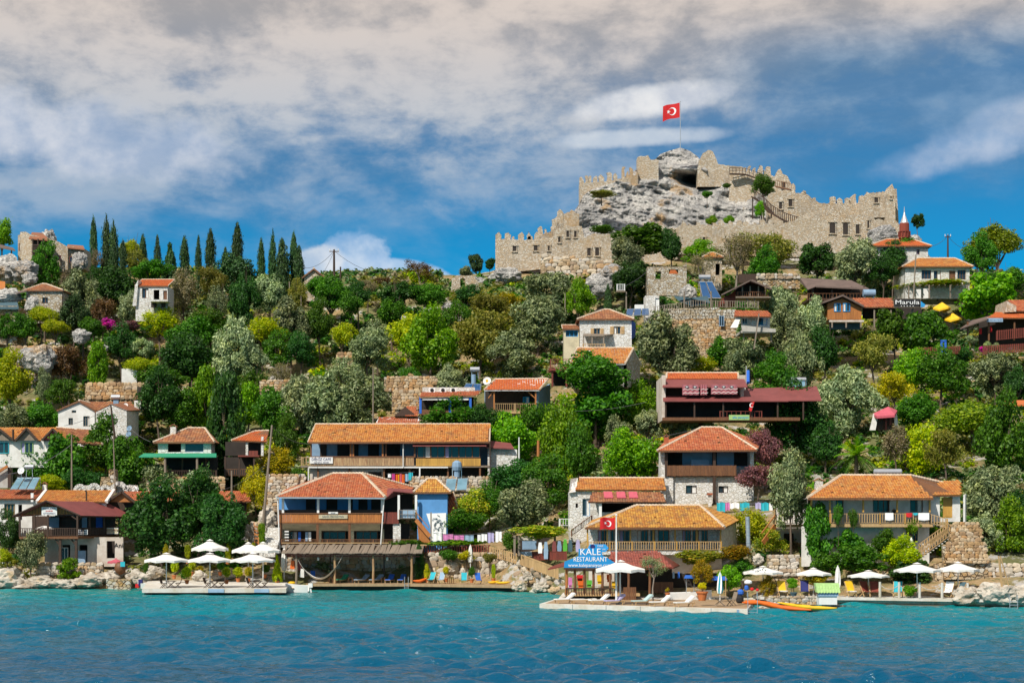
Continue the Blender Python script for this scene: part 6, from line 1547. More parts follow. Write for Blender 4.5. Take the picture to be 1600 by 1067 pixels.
win(h,X(68,Yq+.4),X(90,Yq+.4),Z(706,Yq+.4),Z(690,Yq+.4),Yq+.4,'W','whitepaint',-.1)
mb=MB();mb.tube([P(20.5,688,Yq-.4),P(20.5,671,Yq-.4)],.14,8);mb.build('stove_pipe','wooddark',h)
pb(h,'side_wall','castle',148,158,664,682,235,.3);
# grey stone wall with arches and turret
h=T('arched_wall','old stone wall with little arches and a stone pillar behind the ochre roofs','stone wall',P(170,768,219));Yq=218
mb=MB();mb.prism([P(155,770,Yq),P(158,745,Yq),P(170,745,Yq),P(170,733,Yq),P(180,733,Yq),P(182,770,Yq)],(0,1.4,0));mb.build('pillar','drystone',h)
mb=MB();prevx=None
for (cx_,r_) in ((125,8),(147,9),(165,7),(186,11),(203,7)):
 for k in range(9):
  a0,a1=math.pi*k/9,math.pi*(k+1)/9;mb.bar(P(cx_+r_*math.cos(a0),770-r_*1.4*math.sin(a0),Yq-.2),P(cx_+r_*math.cos(a1),770-r_*1.4*math.sin(a1),Yq-.2),.35,.5)
mb.pbox(120,215,758,770,Yq+.4,.3);mb.build('arches','whitestone',h)
# terrace house with green roof
h=house('tiled house with open upper floor and long green terrace roof',247,330,691,708,225,7,'whitestone',('hip',669,'tile_b',.5,294,320),[(262,283,692,706,'o'),(289,318,692,706,'g')],name='terrace_house',base_extra=.1,frame='paleblue')
chimney(h,271,667,680,227,.7,'whitestone')
mb=MB();mb.prism([P(217,713,219),P(338,713,219),P(338,708,225),P(225,708,225)],(0,0,-.12));mb.build('terrace_roof','green',h);pb(h,'room_shade','dark',258,340,713,745,224,.2)
for p_ in (258,308):roundpost(h,p_,714,765,219.3,.16,'woodgrey')
for p_ in (285,322):post(h,p_,713,742,223,.2,'woodbrown')
railing(h,P(262,746,220),P(338,746,220),.85,.22,3,'wooddark');pb(h,'floor','concrete',240,345,745,748,220,6)
sign(h,296,303,738,744,219.6,[('MENU',.5,.5,1,'navy')])
stonewall('pale stone retaining wall under the green terrace roof',228,348,747,768,219.5,219.5,sz=.5)
h=T('terrace_house','open terrace house with bright red roof right of the tall eucalyptus','house',P(385,730,228));Yq=224
q_=[P(362,688,Yq-.4),P(416,690,Yq-.4),P(420,673,Yq+5),P(398,674,Yq+5)];r_=troof(h,q_,'tile_v','woodbrown','roof');rm=MB();ridge(rm,q_[0],q_[3]);ridge(rm,q_[3],q_[2]);rb(rm,r_)
pb(h,'room_shade','dark',352,412,690,712,Yq+3,.2);pb(h,'lower_room_panel','dark',350,398,714,742,Yq+2,.2)  # near-black sheets painted as the shade inside both storeys
for p_ in (352,374,397):post(h,p_,713,745,Yq,.2,'wooddark')
railing(h,P(352,744,Yq),P(397,744,Yq),.9,.25,3,'woodbrown')
for p_ in (386,410):post(h,p_,682 if p_ > 400 else 690,712,Yq,.3,'whitestone')
pb(h,'floor','woodred',372,405,711,713.5,Yq-.3,4);planks(h,X(388,Yq),X(403,Yq),Z(711,Yq),Z(704,Yq),Yq,'woodred',.3,'parapet')

# ================================================================ the cafe, the guest house and their neighbours
Yq=221;h=T('cafe','long two storey cafe with wide ochre tiled roof and plank balcony','cafe',P(620,750,225))
ze=Z(692,Yq-1)
q_=[P(481,691,Yq-1),P(765,690,Yq-1),P(766,663,Yq+4.5),P(493,663,Yq+4.5)];rf_=MB();slab(rf_,q_);slab(rf_,[P(493,663,Yq+4.5),P(766,663,Yq+4.5),P(770,685,Yq+9),P(487,685,Yq+9)]);r_=rf_.build('roof','woodbrown',h);tm=MB();tiles(tm,*q_);tm.build('roof_tiles','tile_o',r_,'stuff');rm=MB();ridge(rm,q_[3],q_[2]);ridge(rm,q_[0],q_[3],.09);ridge(rm,q_[1],q_[2],.09);rb(rm,r_);mb=MB();mb.bar(q_[0]-Vector((0,.05,.08)),q_[1]-Vector((0,.05,.08)),.08,.2);mb.build('fascia','woodbrown',r_)
pb(h,'back_wall','greyblue',485,764,692,727,Yq+3.2,.2)
for a in ((500,510),(527,546),(552,560),(575,592),(600,625)):pb(h,'opening_shade','dark',a[0],a[1],694,716,Yq+3.1,.1)  # dark panels on the wall; the doorway shade is in their colour
for p_ in (486,548,552,598,603,648):post(h,p_,691,716,Yq,.2,'woodorange' if p_ in (548,552,598) else 'woodbrown')
mb=MB();mb.box(X(470,Yq),X(765,Yq),Yq-.1,Yq+3.4,Z(730,Yq),Z(727,Yq));mb.build('floor','woodgrey',h)
planks(h,X(487,Yq),X(647,Yq),Z(727,Yq),Z(714.5,Yq),Yq-.15,'woodplank',.36,'balcony_board',.04)
pb(h,'handrail','woodbrown',485,649,712.5,714.5,Yq-.2,.22)
railing(h,P(471,727,Yq),P(486,727,Yq),1.0,.3,1.3,'woodpale',bw=.09)
planks(h,X(650,Yq),X(751,Yq),Z(728,Yq),Z(716,Yq),Yq-.15,'woodyellow',.22,'yellow_board')
mb=MB();mb.prism([P(645,696,Yq-1),P(760,696,Yq-1),P(757,691,Yq),P(647,691,Yq)],(0,0,-.1));mb.build('awning','maroon',h)
xs_=[652,673,695,717,738,750]
for a,b in zip(xs_,xs_[1:]):win(h,X(a,Yq),X(b,Yq),Z(715,Yq),Z(696.5,Yq),Yq-.1,'g' if b-a < 15 else 'w','woodbrown',0)
mb=MB();mb.pbox(482,700,729,731,Yq-.35,.2);mb.tube([P(630,691,Yq-.6),P(630,731,Yq-.4)],.07,8);mb.tube([P(482,731,Yq-.3),P(482,751,Yq-.3)],.08,8);mb.tube([P(656,731,Yq-.3),P(656,746,Yq-.3)],.1,8);mb.build('drain_pipe','whitepaint',h,'stuff')
pb(h,'lower_wall','pinkwall',484,600,731,765,Yq+.5,.3);mb=MB();mb.pbox(600,758,731,765,Yq+2.5,.2);mb.pbox(520,546,737,765,Yq+.4,.15);mb.pbox(575,596,737,765,Yq+.4,.15);mb.build('lower_room_panel','dark',h)
for p_ in (497,546,600,640,700,750):post(h,p_,731,765,Yq+.1,.22,'woodbrown')
sign(h,484,520,714,724,Yq-.3,[('DENİZ CAFE',.64,.62,.86,'navy'),('cay  kahve  kahvalti',.18,.3,1.0,'navy')])
stonewall('pale stone wall below the cafe balcony',640,770,745,768,217,217,sz=.5)
h=T('cafe_annex','white stone annex with dark red roof at the right end of the cafe','annex',P(785,730,222));mb=MB();mb.prism([P(762,752,221),P(808,735,221),P(808,702,221),P(762,698,221)],(0,4,0));mb.build('wall','whitestone',h);mb=MB();mb.prism([P(760,698,220.4),P(803,700,220.4),P(798,692,224),P(762,688,224)],(0,0,-.15));mb.build('roof','maroon',h)
mb=MB();mb.box(X(765,221),X(766.5,221),219.8,226,Z(740,221),Z(690,221));mb.build('side_wall','wooddark',h)
# clothes on the line under the cafe
h=T('towel_row','row of striped bright towels hanging under the cafe balcony','laundry',P(625,755,217))
for (a,b,t_,b_,mt) in [(606,611,740,746,'flagwhite'),(612,617,740,754,'magenta'),(618,622,741,755,'orange'),(622,624,741,755,'yellow'),(624,628,740,755,'pinkred'),(628,632,741,757,'orange'),(633,638,740,752,'paleblue'),(638,645,738,750,'turq')]:
 mb=MB();n=5
 for k in range(n):mb.quad(*[P(a+(b-a)*u,v,217.3+.06*math.sin(u*9)) for u,v in ((k/n,b_),((k+1)/n,b_),((k+1)/n,t_),(k/n,t_))])
 mb.build('towel',M[mt],h)
mb=MB();mb.tube([P(604,740,217.3),P(648,737,217.3)],.02,4);mb.build('line','wire',h)
panels('pair of turquoise solar collectors behind the blue hut',[P(694,766,213),P(730,765,213),P(732,747,215.5),P(697,748,215.5)],2,mat='solarlite',tank=None)
h=T('water_tank','upright blue grey tank on a stand in front of the yellow cafe balcony','water tank',P(714,748,216));mb=MB();mb.tube([P(714,745,216),P(714,730,216)],.35,10);mb.build('drum','greyblue',h);mb=MB();mb.lathe(P(714,727,216),[(.5,-.6),(.62,-.2),(.55,.35),(.2,.6)],10);mb.build('tank','greyblue',h)
for p_ in (707,721):post(h,p_,727,748,216.2,.1,'metal','stand_leg')

# guest house with red hipped roof
Yq=207;h=T('guest_house','two storey wooden guest house with big red hipped roof and white posts','guest house',P(530,850,211));x0,x1=X(432,Yq),X(600,Yq)
A_,B_=P(431,776,Yq-1),P(602,777,Yq-1);R0,R1=P(520,740,Yq+5),P(566,740,Yq+5);C_,D_=P(648,762,Yq+10),P(452,762,Yq+10)
rf_=MB();tm=MB();rm=MB();tiles(tm,A_,B_,R1,R0);tiles(tm,D_,A_,R0,R0);tiles(tm,B_,C_,R1,R1);slab(rf_,[A_,B_,R1,R0]);slab(rf_,[B_,C_,R1]);slab(rf_,[D_,A_,R0]);slab(rf_,[C_,D_,R0,R1])
for a,b in ((A_,R0),(B_,R1),(R0,R1),(R1,C_)):ridge(rm,a,b,.17,.35)
r_=rf_.build('roof','woodbrown',h);tm.build('roof_tiles','tile_r',r_,'stuff');rb(rm,r_)
mb=MB();mb.bar(A_-Vector((0,.08,.1)),B_-Vector((0,.08,.1)),.16,.16);mb.build('gutter','metal',r_)
pb(h,'back_wall','blue',436,600,778,816,Yq+3.5,.2)
for a in ((478,493),(510,527),(546,551),(560,574),(580,596)):pb(h,'opening_shade','dark',a[0],a[1],780,812,Yq+3.4,.1)  # doorway shade painted as dark panels on the back wall
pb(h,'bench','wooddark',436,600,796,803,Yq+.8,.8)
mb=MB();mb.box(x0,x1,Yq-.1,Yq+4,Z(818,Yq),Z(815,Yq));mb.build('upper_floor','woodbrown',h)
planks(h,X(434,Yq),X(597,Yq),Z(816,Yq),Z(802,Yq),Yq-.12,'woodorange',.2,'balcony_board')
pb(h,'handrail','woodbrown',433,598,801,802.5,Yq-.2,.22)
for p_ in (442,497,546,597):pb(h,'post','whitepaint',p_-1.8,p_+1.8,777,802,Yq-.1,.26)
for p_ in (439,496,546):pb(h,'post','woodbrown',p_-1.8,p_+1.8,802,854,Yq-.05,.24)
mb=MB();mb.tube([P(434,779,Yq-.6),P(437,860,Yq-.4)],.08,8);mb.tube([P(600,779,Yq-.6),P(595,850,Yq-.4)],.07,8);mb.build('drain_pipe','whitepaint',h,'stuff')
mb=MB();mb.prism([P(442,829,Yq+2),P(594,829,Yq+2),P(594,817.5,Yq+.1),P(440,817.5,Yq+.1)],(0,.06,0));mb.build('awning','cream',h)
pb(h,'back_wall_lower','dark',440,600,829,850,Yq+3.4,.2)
for p_ in (443,499,550,597):pb(h,'inner_pillar','cream',p_-2,p_+3,826,850,Yq+2.1,.2)
for a in ((447,465),(503,540),(556,590)):win(h,X(a[0],Yq+3),X(a[1],Yq+3),Z(848,Yq+3),Z(830,Yq+3),Yq+3,'W','woodbrown',0)
for i,(a,mt) in enumerate(((466,'blue2'),(477,'paleblue'),(482,'whitepaint'))):mb=MB();mb.pbox(a,a+4,831,845,Yq+1.2,.1);mb.build('curtain',M[mt],h)
mb=MB()
for k in range(4):mb.pbox(444,451,829+k*4.5,831+k*4.5,Yq+.3,.3)
mb.build('shelf','whitepaint',h,'stuff')
mb=MB();mb.box(X(434,Yq),X(655,Yq),Yq-.3,Yq+4,Z(855,Yq),Z(851,Yq));mb.build('floor','concrete',h)
railing(h,P(440,852,Yq-.3),P(655,852,Yq-.3),.7,.16,2.6,'woodbrown',pmat='woodbrown');pb(h,'handrail','woodpale',440,655,847.3,848.6,Yq-.42,.2)
sign(h,498,543,804,810,Yq-.25,[('SAHİL PANSİYON',.5,.72,.98,'slate')],'cream');sign(h,513,528,799.5,802.5,Yq-.25,[('kahvalti',.5,.8,.9,'slate')],'whitepaint')
# middle stair section + annex
mb=MB();mb.prism([P(600,780,Yq-.6),P(615,766,Yq-.6),P(645,769,Yq-.6),P(645,764,Yq+3),P(606,762,Yq+3)],(0,0,-.12));mb.build('side_roof','maroon',h)
planks(h,X(600,Yq),X(623,Yq),Z(818,Yq),Z(800,Yq),Yq,'woodred',.2,'side_board');mb=MB();mb.pbox(600,645,772,800,Yq+3,.2);mb.pbox(600,640,818,850,Yq+3,.2);mb.build('room_shade','dark',h)
for p_ in (623,650):pb(h,'post','whitepaint',p_-1.8,p_+1.8,773,811 if p_ < 640 else 800,Yq-.3,.25)
railing(h,P(624,811,Yq-.3),P(650,811,Yq-.3),1.05,.5,2,'woodgrey',mid=True)
pb(h,'cloth_panel','paleblue',625,648,796,809,Yq+.2,.05)
pb(h,'pebble_column','whitestone',614,626,817,850,Yq+.2,.3)
mb=MB();mb.bar(P(650,812,Yq-.5),P(672,838,Yq-1.2),.12,.45);mb.bar(P(650,800,Yq-.6),P(670,824,Yq-1.3),.07,.07);mb.prism([P(652,818,Yq-.2),P(655,850,Yq-.2),P(673,850,Yq-.8),P(673,842,Yq-.8)],(0,.1,0));mb.build('stair','woodorange',h,'stuff')
hb=house('bright blue plastered hut with yellowish hipped roof and mural beside the guest house',652,699,769,846,207.6,4,'blue',('hip',748,'tile_y',.45,668,682),[],name='blue_hut',cat='hut')
mb=MB();v_=[P(674,844,207.5),P(697,844,207.5),P(697,801,207.5),P(666,802,207.5),P(672,820,207.5)];mb.prism(v_,(0,.05,0));mu=mb.build('mural','flagwhite',hb)
mb=MB();rr_=random.Random(4)
for k in range(60):
 a=rr_.uniform(0,6.28);r0_=rr_.uniform(.25,.9);c_=P(684,820,207.42)+Vector((math.cos(a)*r0_*.8,0,math.sin(a)*r0_*1.25));d_=Vector((math.cos(a+1.2),0,math.sin(a+1.2)))*.13;e_=Vector((-d_.z,0,d_.x))*.35;mb.quad(c_-d_,c_+e_,c_+d_,c_-e_)
mb.build('leaf_marks','slate',mu,'stuff')
hq=T('tile_gable','steep narrow red tiled roof right of the blue hut','roof',P(710,810,209));q_=[P(699,812,208),P(718,802,208),P(708,770,212),P(699,770,212)];rf_=MB();slab(rf_,q_);r_=rf_.build('roof','mortar',hq);tm=MB();tiles(tm,*q_);tm.build('roof_tiles','tile_r',r_,'stuff');rm=MB();ridge(rm,q_[1],q_[2]);rb(rm,r_)
# stone hillside beside the guest house with steps
stonewall('pale stone retaining wall left of the guest house roof',414,476,742,800,214,214,sz=.5)
h=T('stone_steps','pale stone steps climbing beside the guest house','steps',P(425,850,207))
for k in range(11):
 mb=MB();mb.box(X(412,207),X(436,207)+.02*k,203.5+k*.55,204.4+k*.55,Z(862,207)-.5+k*.28,Z(862,207)+.28*k);mb.build('step','whitestone',h)
for i,a in enumerate([(400,832,16,20,208.5,31),(418,812,16,18,211,32),(392,868,14,16,206,33)]):boulder(['pale rock left of the stone steps','grey rock leaning above the stone steps','pale rock behind the right white parasols'][i],*a)
sh_=T('steep_shelf','narrow orange wooden ladder rack beside the stone steps','rack',P(401,850,206));mb=MB();mb.bar(P(398,852,205.5),P(397,816,206.5),.1);mb.bar(P(404,852,205.5),P(403,822,206.5),.12,.3)
for k in range(5):mb.bar(P(398,846-k*6,205.8),P(404,848-k*6,205.8),.09,.2)
mb.build('frame','woodorange',sh_,'stuff');tree(409,838,8,18,'tall','bright','narrow climbing plant on the orange rack','plant',205.5)

# pergola with sun loungers
Yf=199.5;h=T('pergola','long low wooden sun shelter over the water with rough thatch roof','pergola',P(550,912,203))
mb=MB();rr_=random.Random(9)
for k in range(46):
 xa=X(443,Yf)+(X(662,Yf)-X(443,Yf))*k/46;mb.bar((xa,Yf-.6+rr_.uniform(-.15,.1),Z(864,Yf)+rr_.uniform(-.03,.05)),(xa+rr_.uniform(-.2,.2),Yf+5,Z(851,Yf+5)+rr_.uniform(-.05,.08)),.34,.08)
mb.build('thatch','woodgrey',h,'stuff');mb=MB();mb.prism([(X(445,Yf),Yf-.3,Z(864,Yf)-.05),(X(660,Yf),Yf-.3,Z(864,Yf)-.05),(X(660,Yf),Yf+5,Z(851,Yf+5)-.06),(X(445,Yf),Yf+5,Z(851,Yf+5)-.06)],(0,0,-.05));mb.build('roof','wooddark',h)
mb=MB();mb.bar(P(445,866,Yf-.3),P(654,865,Yf-.3),.14,.16);mb.bar(P(448,869,Yf),P(656,869,Yf),.18,.12);mb.build('beam','woodred',h,'stuff')
for p_ in (463,523,583,643):roundpost(h,p_,866,912,Yf,.13,'woodplank' if p_ > 470 else 'woodgrey')
mb=MB()
for (a,b) in ((463,473),(643,634),(463,456)):mb.tube([P(a,878,Yf),P(b,868,Yf)],.05,6)
mb.build('brace','woodgrey',h,'stuff')
for p_ in (516,600):pb(h,'post','wooddark',p_-1,p_+1,866,905,Yf+4,.15)
stonewall('shaded stone wall at the back of the sun shelter',455,660,866,908,204.8,204.8,sz=.62,lean=.02)
for i,p_ in enumerate((497,605)):lt=T('hanging_lantern',['left','right'][i]+' white lantern hanging under the thatch roof','lantern',P(p_,872,Yf+.6));mb=MB();mb.lathe(P(p_,872.5,Yf+.6),[(.05,-.2),(.12,-.15),(.13,.12),(.05,.22)],8);mb.build('shade','lamp',lt);mb=MB();mb.tube([P(p_,866,Yf+.6),P(p_,870,Yf+.6)],.015,4);mb.build('cord','wire',lt)
# quay deck in front
h=T('bathing_deck','long pale bathing deck on dark supports in front of the guest house','deck',P(640,920,200))
zd=Z(911,199.5);pl_=[(X(478,198.5),198.3),(X(640,198.5),198.0),(X(798,194),193.6),(X(806,197),197.5),(X(760,201),201.5),(X(478,205),205)]
mb=MB();mb.prism([(a,b,zd-.02) for a,b in pl_],(0,0,-.26));mb.build('slab','deckfloor',h)
for k in range(15):
 u=k/14;x_=X(484,199)+(X(795,195)-X(484,199))*u;y_=199.4-4.6*max(0,u-.5)*2;mb=MB();mb.box(x_-.2,x_+.2,y_,y_+.5,-1.2,zd-.28);mb.build('pile','wooddark',h)
mb=MB();mb.prism([(a,b+.9,zd-.3) for a,b in pl_[:4]]+[(pl_[4][0],pl_[4][1],zd-.3),(pl_[5][0],pl_[5][1],zd-.3)],(0,0,-2));mb.build('foundation','wooddark',h)

# ---------------- furniture makers (built round the origin)
def mk_lounger(cushion='greyblue',frame='woodpale',back=38,wheels=True):
 h=T('sun_lounger','','sun lounger',(0,0,0));f_=MB()
 for s_ in (-.3,.3):f_.bar((s_,-.95,.30),(s_,.95,.30),.06,.06)
 for y_ in (-.9,-.3,.3,.9):f_.bar((-.3,y_,.30),(.3,y_,.30),.05,.04)
 f_.build('frame',M[frame],h)
 for x_ in (-.3,.3):
  for y_ in (-.8,.65):mb=MB();mb.bar((x_,y_,0),(x_,y_+.05,.3),.06);mb.build('leg',M[frame],h)
 c_,s_=math.cos(R(back)),math.sin(R(back));mb=MB();mb.box(-.3,.3,-.95,.30,.33,.42);mb.build('seat_cushion',M[cushion],h)
 mb=MB();mb.hexa([(-.3,.30,.33),(.3,.30,.33),(.3,.30+.85*c_+.08*s_,.33+.85*s_-.08*c_),(-.3,.30+.85*c_+.08*s_,.33+.85*s_-.08*c_),(-.3,.25,.42),(.3,.25,.42),(.3,.25+.85*c_,.42+.85*s_),(-.3,.25+.85*c_,.42+.85*s_)]);mb.build('back_cushion',M[cushion],h)
 mb=MB()
 for x_ in (-.3,.3):mb.tube([(x_*1.1,.7,.3),(x_*1.1,.85,.42),(x_*1.1,.80,.1)],.03,5)
 mb.build('support',M[frame],h,'stuff');return h
def mk_umbrella(r=1.85,hh=2.55,sides=8,rise=.62,mat='awning_w',pole='whitepaint'):
 h=T('parasol','','parasol',(0,0,0));mb=MB();top=Vector((0,0,hh+rise));n=sides;rim=[]
 for k in range(n):a=2*math.pi*(k+.5)/n;rim.append(Vector((r*math.cos(a),r*math.sin(a),hh)))
 for k in range(n):
  a,b=rim[k],rim[(k+1) % n];m1=[top.lerp(a,.5)-Vector((0,0,.03)),top.lerp(b,.5)-Vector((0,0,.03))];i0_=top.lerp(a,.16),top.lerp(b,.16)
  mb.quad(i0_[0],m1[0],m1[1],i0_[1]);mid=a.lerp(b,.5)+Vector((0,0,.05));mb.quad(m1[0],a,mid,m1[1]);mb.quad(m1[1],mid,b)
  v1=Vector((0,0,.22));mb.quad(a,a-v1,mid-v1*.8,mid);mb.quad(mid,mid-v1*.8,b-v1,b)
 mb.build('canopy',M[mat],h);mb=MB()
 for k in range(n):
  a,b=rim[k],rim[(k+1) % n];u=Vector((0,0,.10));mb.quad(top+u,top.lerp(a,.2)+u*.9,top.lerp(b,.2)+u*.9)
 mb.build('vent_cap',M[mat],h)
 for k in range(n):mb=MB();mb.bar(top-Vector((0,0,.06)),rim[k]-Vector((0,0,.03)),.03);mb.build('rib','woodpale',h)
 mb=MB();mb.tube([(0,0,0),(0,0,hh+rise)],.045,8);mb.build('pole',M[pole],h);mb=MB();mb.lathe((0,0,0),[(.3,0),(.3,.1),(.08,.16),(.07,.4)],12);mb.build('base','concrete',h);return h
def mk_closed(mat='awning_w',hh=2.7,stripe=None):
 h=T('closed_parasol','','parasol',(0,0,0));mb=MB();n=12;prof=[(.06,.75),(.19,.8),(.25,1.1),(.22,1.7),(.17,2.2),(.10,2.55),(.03,2.7)];i0_=0
 for r_,z_ in prof:
  for j in range(n):a=6.283*j/n+z_*.35;q=r_*(1.18 if j % 2 else .82);mb.v.append((q*math.cos(a),q*math.sin(a),z_*hh/2.7))
 for k in range(len(prof)-1):
  for j in range(n):
   a=k*n+j;b=k*n+(j+1) % n;mb.f.append((a,b,b+n,a+n));mb.m.append(0 if not stripe else j//2 % 2)
 mb.build('canopy',[M[mat],M[stripe]] if stripe else M[mat],h);mb=MB();mb.tube([(0,0,0),(0,0,hh+.08)],.04,8);mb.build('pole','whitepaint',h);return h
def mk_table(mat='woodbrown',x_=True,r=.45):
 h=T('table','','table',(0,0,0));mb=MB();mb.box(-r,r,-r,r,.70,.74);mb.build('tabletop',M[mat],h)
 for s_ in (-1,1):
  for t__ in (-1,1):
   mb=MB();
   if x_:mb.bar((s_*r*.8,t__*r*.7,0),(-s_*r*.8,t__*r*.7,.7),.05)
   else:mb.bar((s_*r*.85,t__*r*.85,0),(s_*r*.85,t__*r*.85,.7),.06)
   mb.build('leg',M[mat],h)
 return h
def mk_chair(mat='wooddark'):
 h=T('chair','','chair',(0,0,0));mb=MB();mb.box(-.22,.22,-.22,.22,.42,.46);mb.build('seat',M[mat],h)
 mb=MB();mb.hexa([(-.22,.2,.46),(.22,.2,.46),(.22,.24,.46),(-.22,.24,.46),(-.22,.38,.98),(.22,.38,.98),(.22,.42,.98),(-.22,.42,.98)]);mb.build('backrest',M[mat],h)
 for s_ in (-1,1):
  mb=MB();mb.bar((s_*.2,-.28,0),(s_*.2,.2,.46),.04);mb.build('leg',M[mat],h);mb=MB();mb.bar((s_*.2,.30,0),(s_*.2,-.2,.44),.04);mb.build('leg',M[mat],h)
 return h
def mk_deckchair(mat='turq',frame='woodpale'):
 h=T('deck_chair','','chair',(0,0,0));mb=MB()
 for s_ in (-.3,.3):mb.bar((s_,-.35,.05),(s_,.35,1.05),.05);mb.bar((s_,.3,0),(s_,-.4,.42),.05)
 mb.build('frame',M[frame],h,'stuff');mb=MB();mb.hexa([(-.28,-.38,.36),(.28,-.38,.36),(.28,.12,.34),(-.28,.12,.34),(-.28,-.38,.42),(.28,-.38,.42),(.28,.08,.42),(-.28,.08,.42)]);mb.build('seat',M[mat],h)
 mb=MB();mb.hexa([(-.28,.08,.36),(.28,.08,.36),(.28,.36,1.02),(-.28,.36,1.02),(-.28,.02,.42),(.28,.02,.42),(.28,.30,1.08),(-.28,.30,1.08)]);mb.build('backrest',M[mat],h);return h
def mk_pot(mat='terracotta',s_=1):
 h=T('plant_pot','','plant pot',(0,0,0));mb=MB();mb.lathe((0,0,0),[(.16*s_,0),(.24*s_,.34*s_),(.28*s_,.35*s_),(.28*s_,.42*s_),(.22*s_,.42*s_)],12);mb.build('pot',M[mat],h,smooth=False)
 mb=MB();mb.lathe((0,0,.36*s_),[(.22*s_,0),(.2*s_,.03)],10);mb.build('soil','soil',h);return h
def potted(label,px,pyb,Y,ph,rx,ry,kind,lm,pot='terracotta',ps=1,lift=0):
 """a plant in its pot; ph: row of the crown centre"""
 b=P(px,pyb,Y);h=mk_pot(pot,ps);h.location=b;h['label']=label;h.name='potted_plant';h['category']='potted plant';s_=Y/F
 r=random.Random(int(px));i=r.randrange(len(PROTO[kind]));c_=bpy.data.objects.new('foliage',crown_mesh(kind,i,lm));COL.objects.link(c_);c_.parent=h;c_.location=(0,0,(pyb-ph)*s_);c_.scale=(rx*s_,rx*s_,ry*s_)
 st_=MB();st_.tube([(0,0,.3),(.02,0,(pyb-ph)*s_)],.035,5);st_.build('stem','trunk',h);return h

# loungers under the shelter
zdk=zd-.01
def onp(px,Y,z):return (X(px,Y),Y,z)
SL=[(534,'greenc','green cushioned lounger, leftmost under the thatch shelter','green'),(565,'gb','grey blue lounger between the second and third shelter posts','greyblue'),(588,'gb','grey blue lounger behind the third shelter post','greyblue'),(609,'b1','blue lounger, left of the bright blue pair','blue2'),(628,'b2','blue lounger, right of the bright blue pair by the ladder','blue2')]
for i,(p_,k_,lb,mt) in enumerate(SL):
 inst('lounger',mk_lounger,onp(p_,201.5,zdk),R([-28,-40,-34,-12,-10][i]),lb,'loungers under the thatch shelter',('seat_cushion',mt));o=[q for q in SC.objects if q.get('label') == lb][0];recolour(o,'back_cushion',mt)
inst('dchair',mk_deckchair,onp(489,202,zdk+.25),R(10),'blue deck chair behind the hammock',None,('backrest','blue2'))
for i,p_ in enumerate((517,548,598.5)):inst('stable',lambda:mk_table('woodbrown',False,.28),onp(p_,201.2,zdk),0,['small brown side table left of the green lounger','small brown side table right of the green lounger','small brown side table beside the blue loungers'][i],'small side tables',None,.8)
hm=T('hammock','pale striped hammock slung between the shelter posts','hammock',P(500,900,Yf));mb=MB();a,b=P(465,873,Yf-.1),P(536,866,Yf-.1);n=20
def hk(u):q=a.lerp(b,u);return q-Vector((0,0,(1-(2*u-1)**2)*36*Yf/F))
prev=None
for k in range(n+1):
 u=k/n;c_=hk(u);w__=.42*max(0,min(1,min(u,1-u)*6-.5));cur=(c_+Vector((0,-w__,w__*.5)),c_,c_+Vector((0,w__,w__*.5)))
 if prev and w__ > 0:mb.quad(prev[0],cur[0],cur[1],prev[1]);mb.quad(prev[1],cur[1],cur[2],prev[2])
 prev=cur
mb.build('cloth',M['sage' if 'sage' in M else 'awning_w'],hm);mb=MB();mb.tube([hk(k/n) for k in range(4)],.025,5);mb.tube([hk(1-k/n) for k in range(4)],.025,5);mb.build('rope','rope',hm,'stuff')
def ladder(label,px,pt,pb,Y,w=.42,dx=0):
 h=T('ladder',label,'ladder',P(px,pb,Y));x=X(px,Y)
 for s_ in (-1,1):mb=MB();z1=Z(pt,Y);mb.tube([(x+s_*w/2,Y,Z(pb,Y)-.6),(x+s_*w/2,Y,z1),(x+s_*w/2,Y+.25,z1+.08),(x+s_*w/2,Y+.5,z1-.3)],.035,6);mb.build('rail','metal',h)
 for k in range(4):mb=MB();z_=Z(pb,Y)-.3+k*.3;mb.bar((x-w/2,Y,z_),(x+w/2,Y,z_),.05);mb.build('rung','metal',h)
ladder('bent steel bathing ladder at the right end of the thatch shelter',635,902,922,197.8)
def hull(label,name,cat,pts,w=.36,dp=.26,mat='orange',cockpit=True,group=None,deck=None):
 """kayak-like hull lofted along pts"""
 h=T(name,label,cat,pts[0],group);n=20;L_=len(pts);mb=MB();seg=10
 def at(u):
  f_=u*(L_-1);i=min(int(f_),L_-2);return Vector(pts[i]).lerp(Vector(pts[i+1]),f_-i)
 ax=(Vector(pts[-1])-Vector(pts[0])).normalized();sd2=ax.cross(Vector((0,0,1))).normalized();up=sd2.cross(ax)
 for k in range(n+1):
  u=k/n;c_=at(u);q=math.sin(math.pi*min(1,max(0,u*.96+.02)))**.62;ri=(1-q)*.12
  for j in range(seg):
   a=6.283*j/seg;yy=math.sin(a);mb.v.append(tuple(c_+sd2*math.cos(a)*w*q+up*(yy*dp*(q if yy < 0 else q*.45)+ri)))
 for k in range(n):
  for j in range(seg):a=k*seg+j;b=k*seg+(j+1) % seg;mb.f.append((a,b,b+seg,a+seg));mb.m.append(0)
 mb.build('hull',M[mat],h,smooth=True)
 if cockpit:
  for uu in (.36,.62):
   c_=at(uu)+up*dp*.42;mb=MB();v=[c_+ax*.38*math.cos(t__)+sd2*.2*math.sin(t__)+up*.03 for t__ in [q*math.pi/6 for q in range(12)]];mb.poly(*v);mb.prism([p for p in v],tuple(-up*.02));mb.build('cockpit','black',h)
 return h
hull('orange red kayak lying beside the shelter ladder','kayak','kayak',[onp(645,199.4,zdk+.25),onp(656,199.6,zdk+.32),onp(668,200,zdk+.55)],.34,.24,'orange',False)
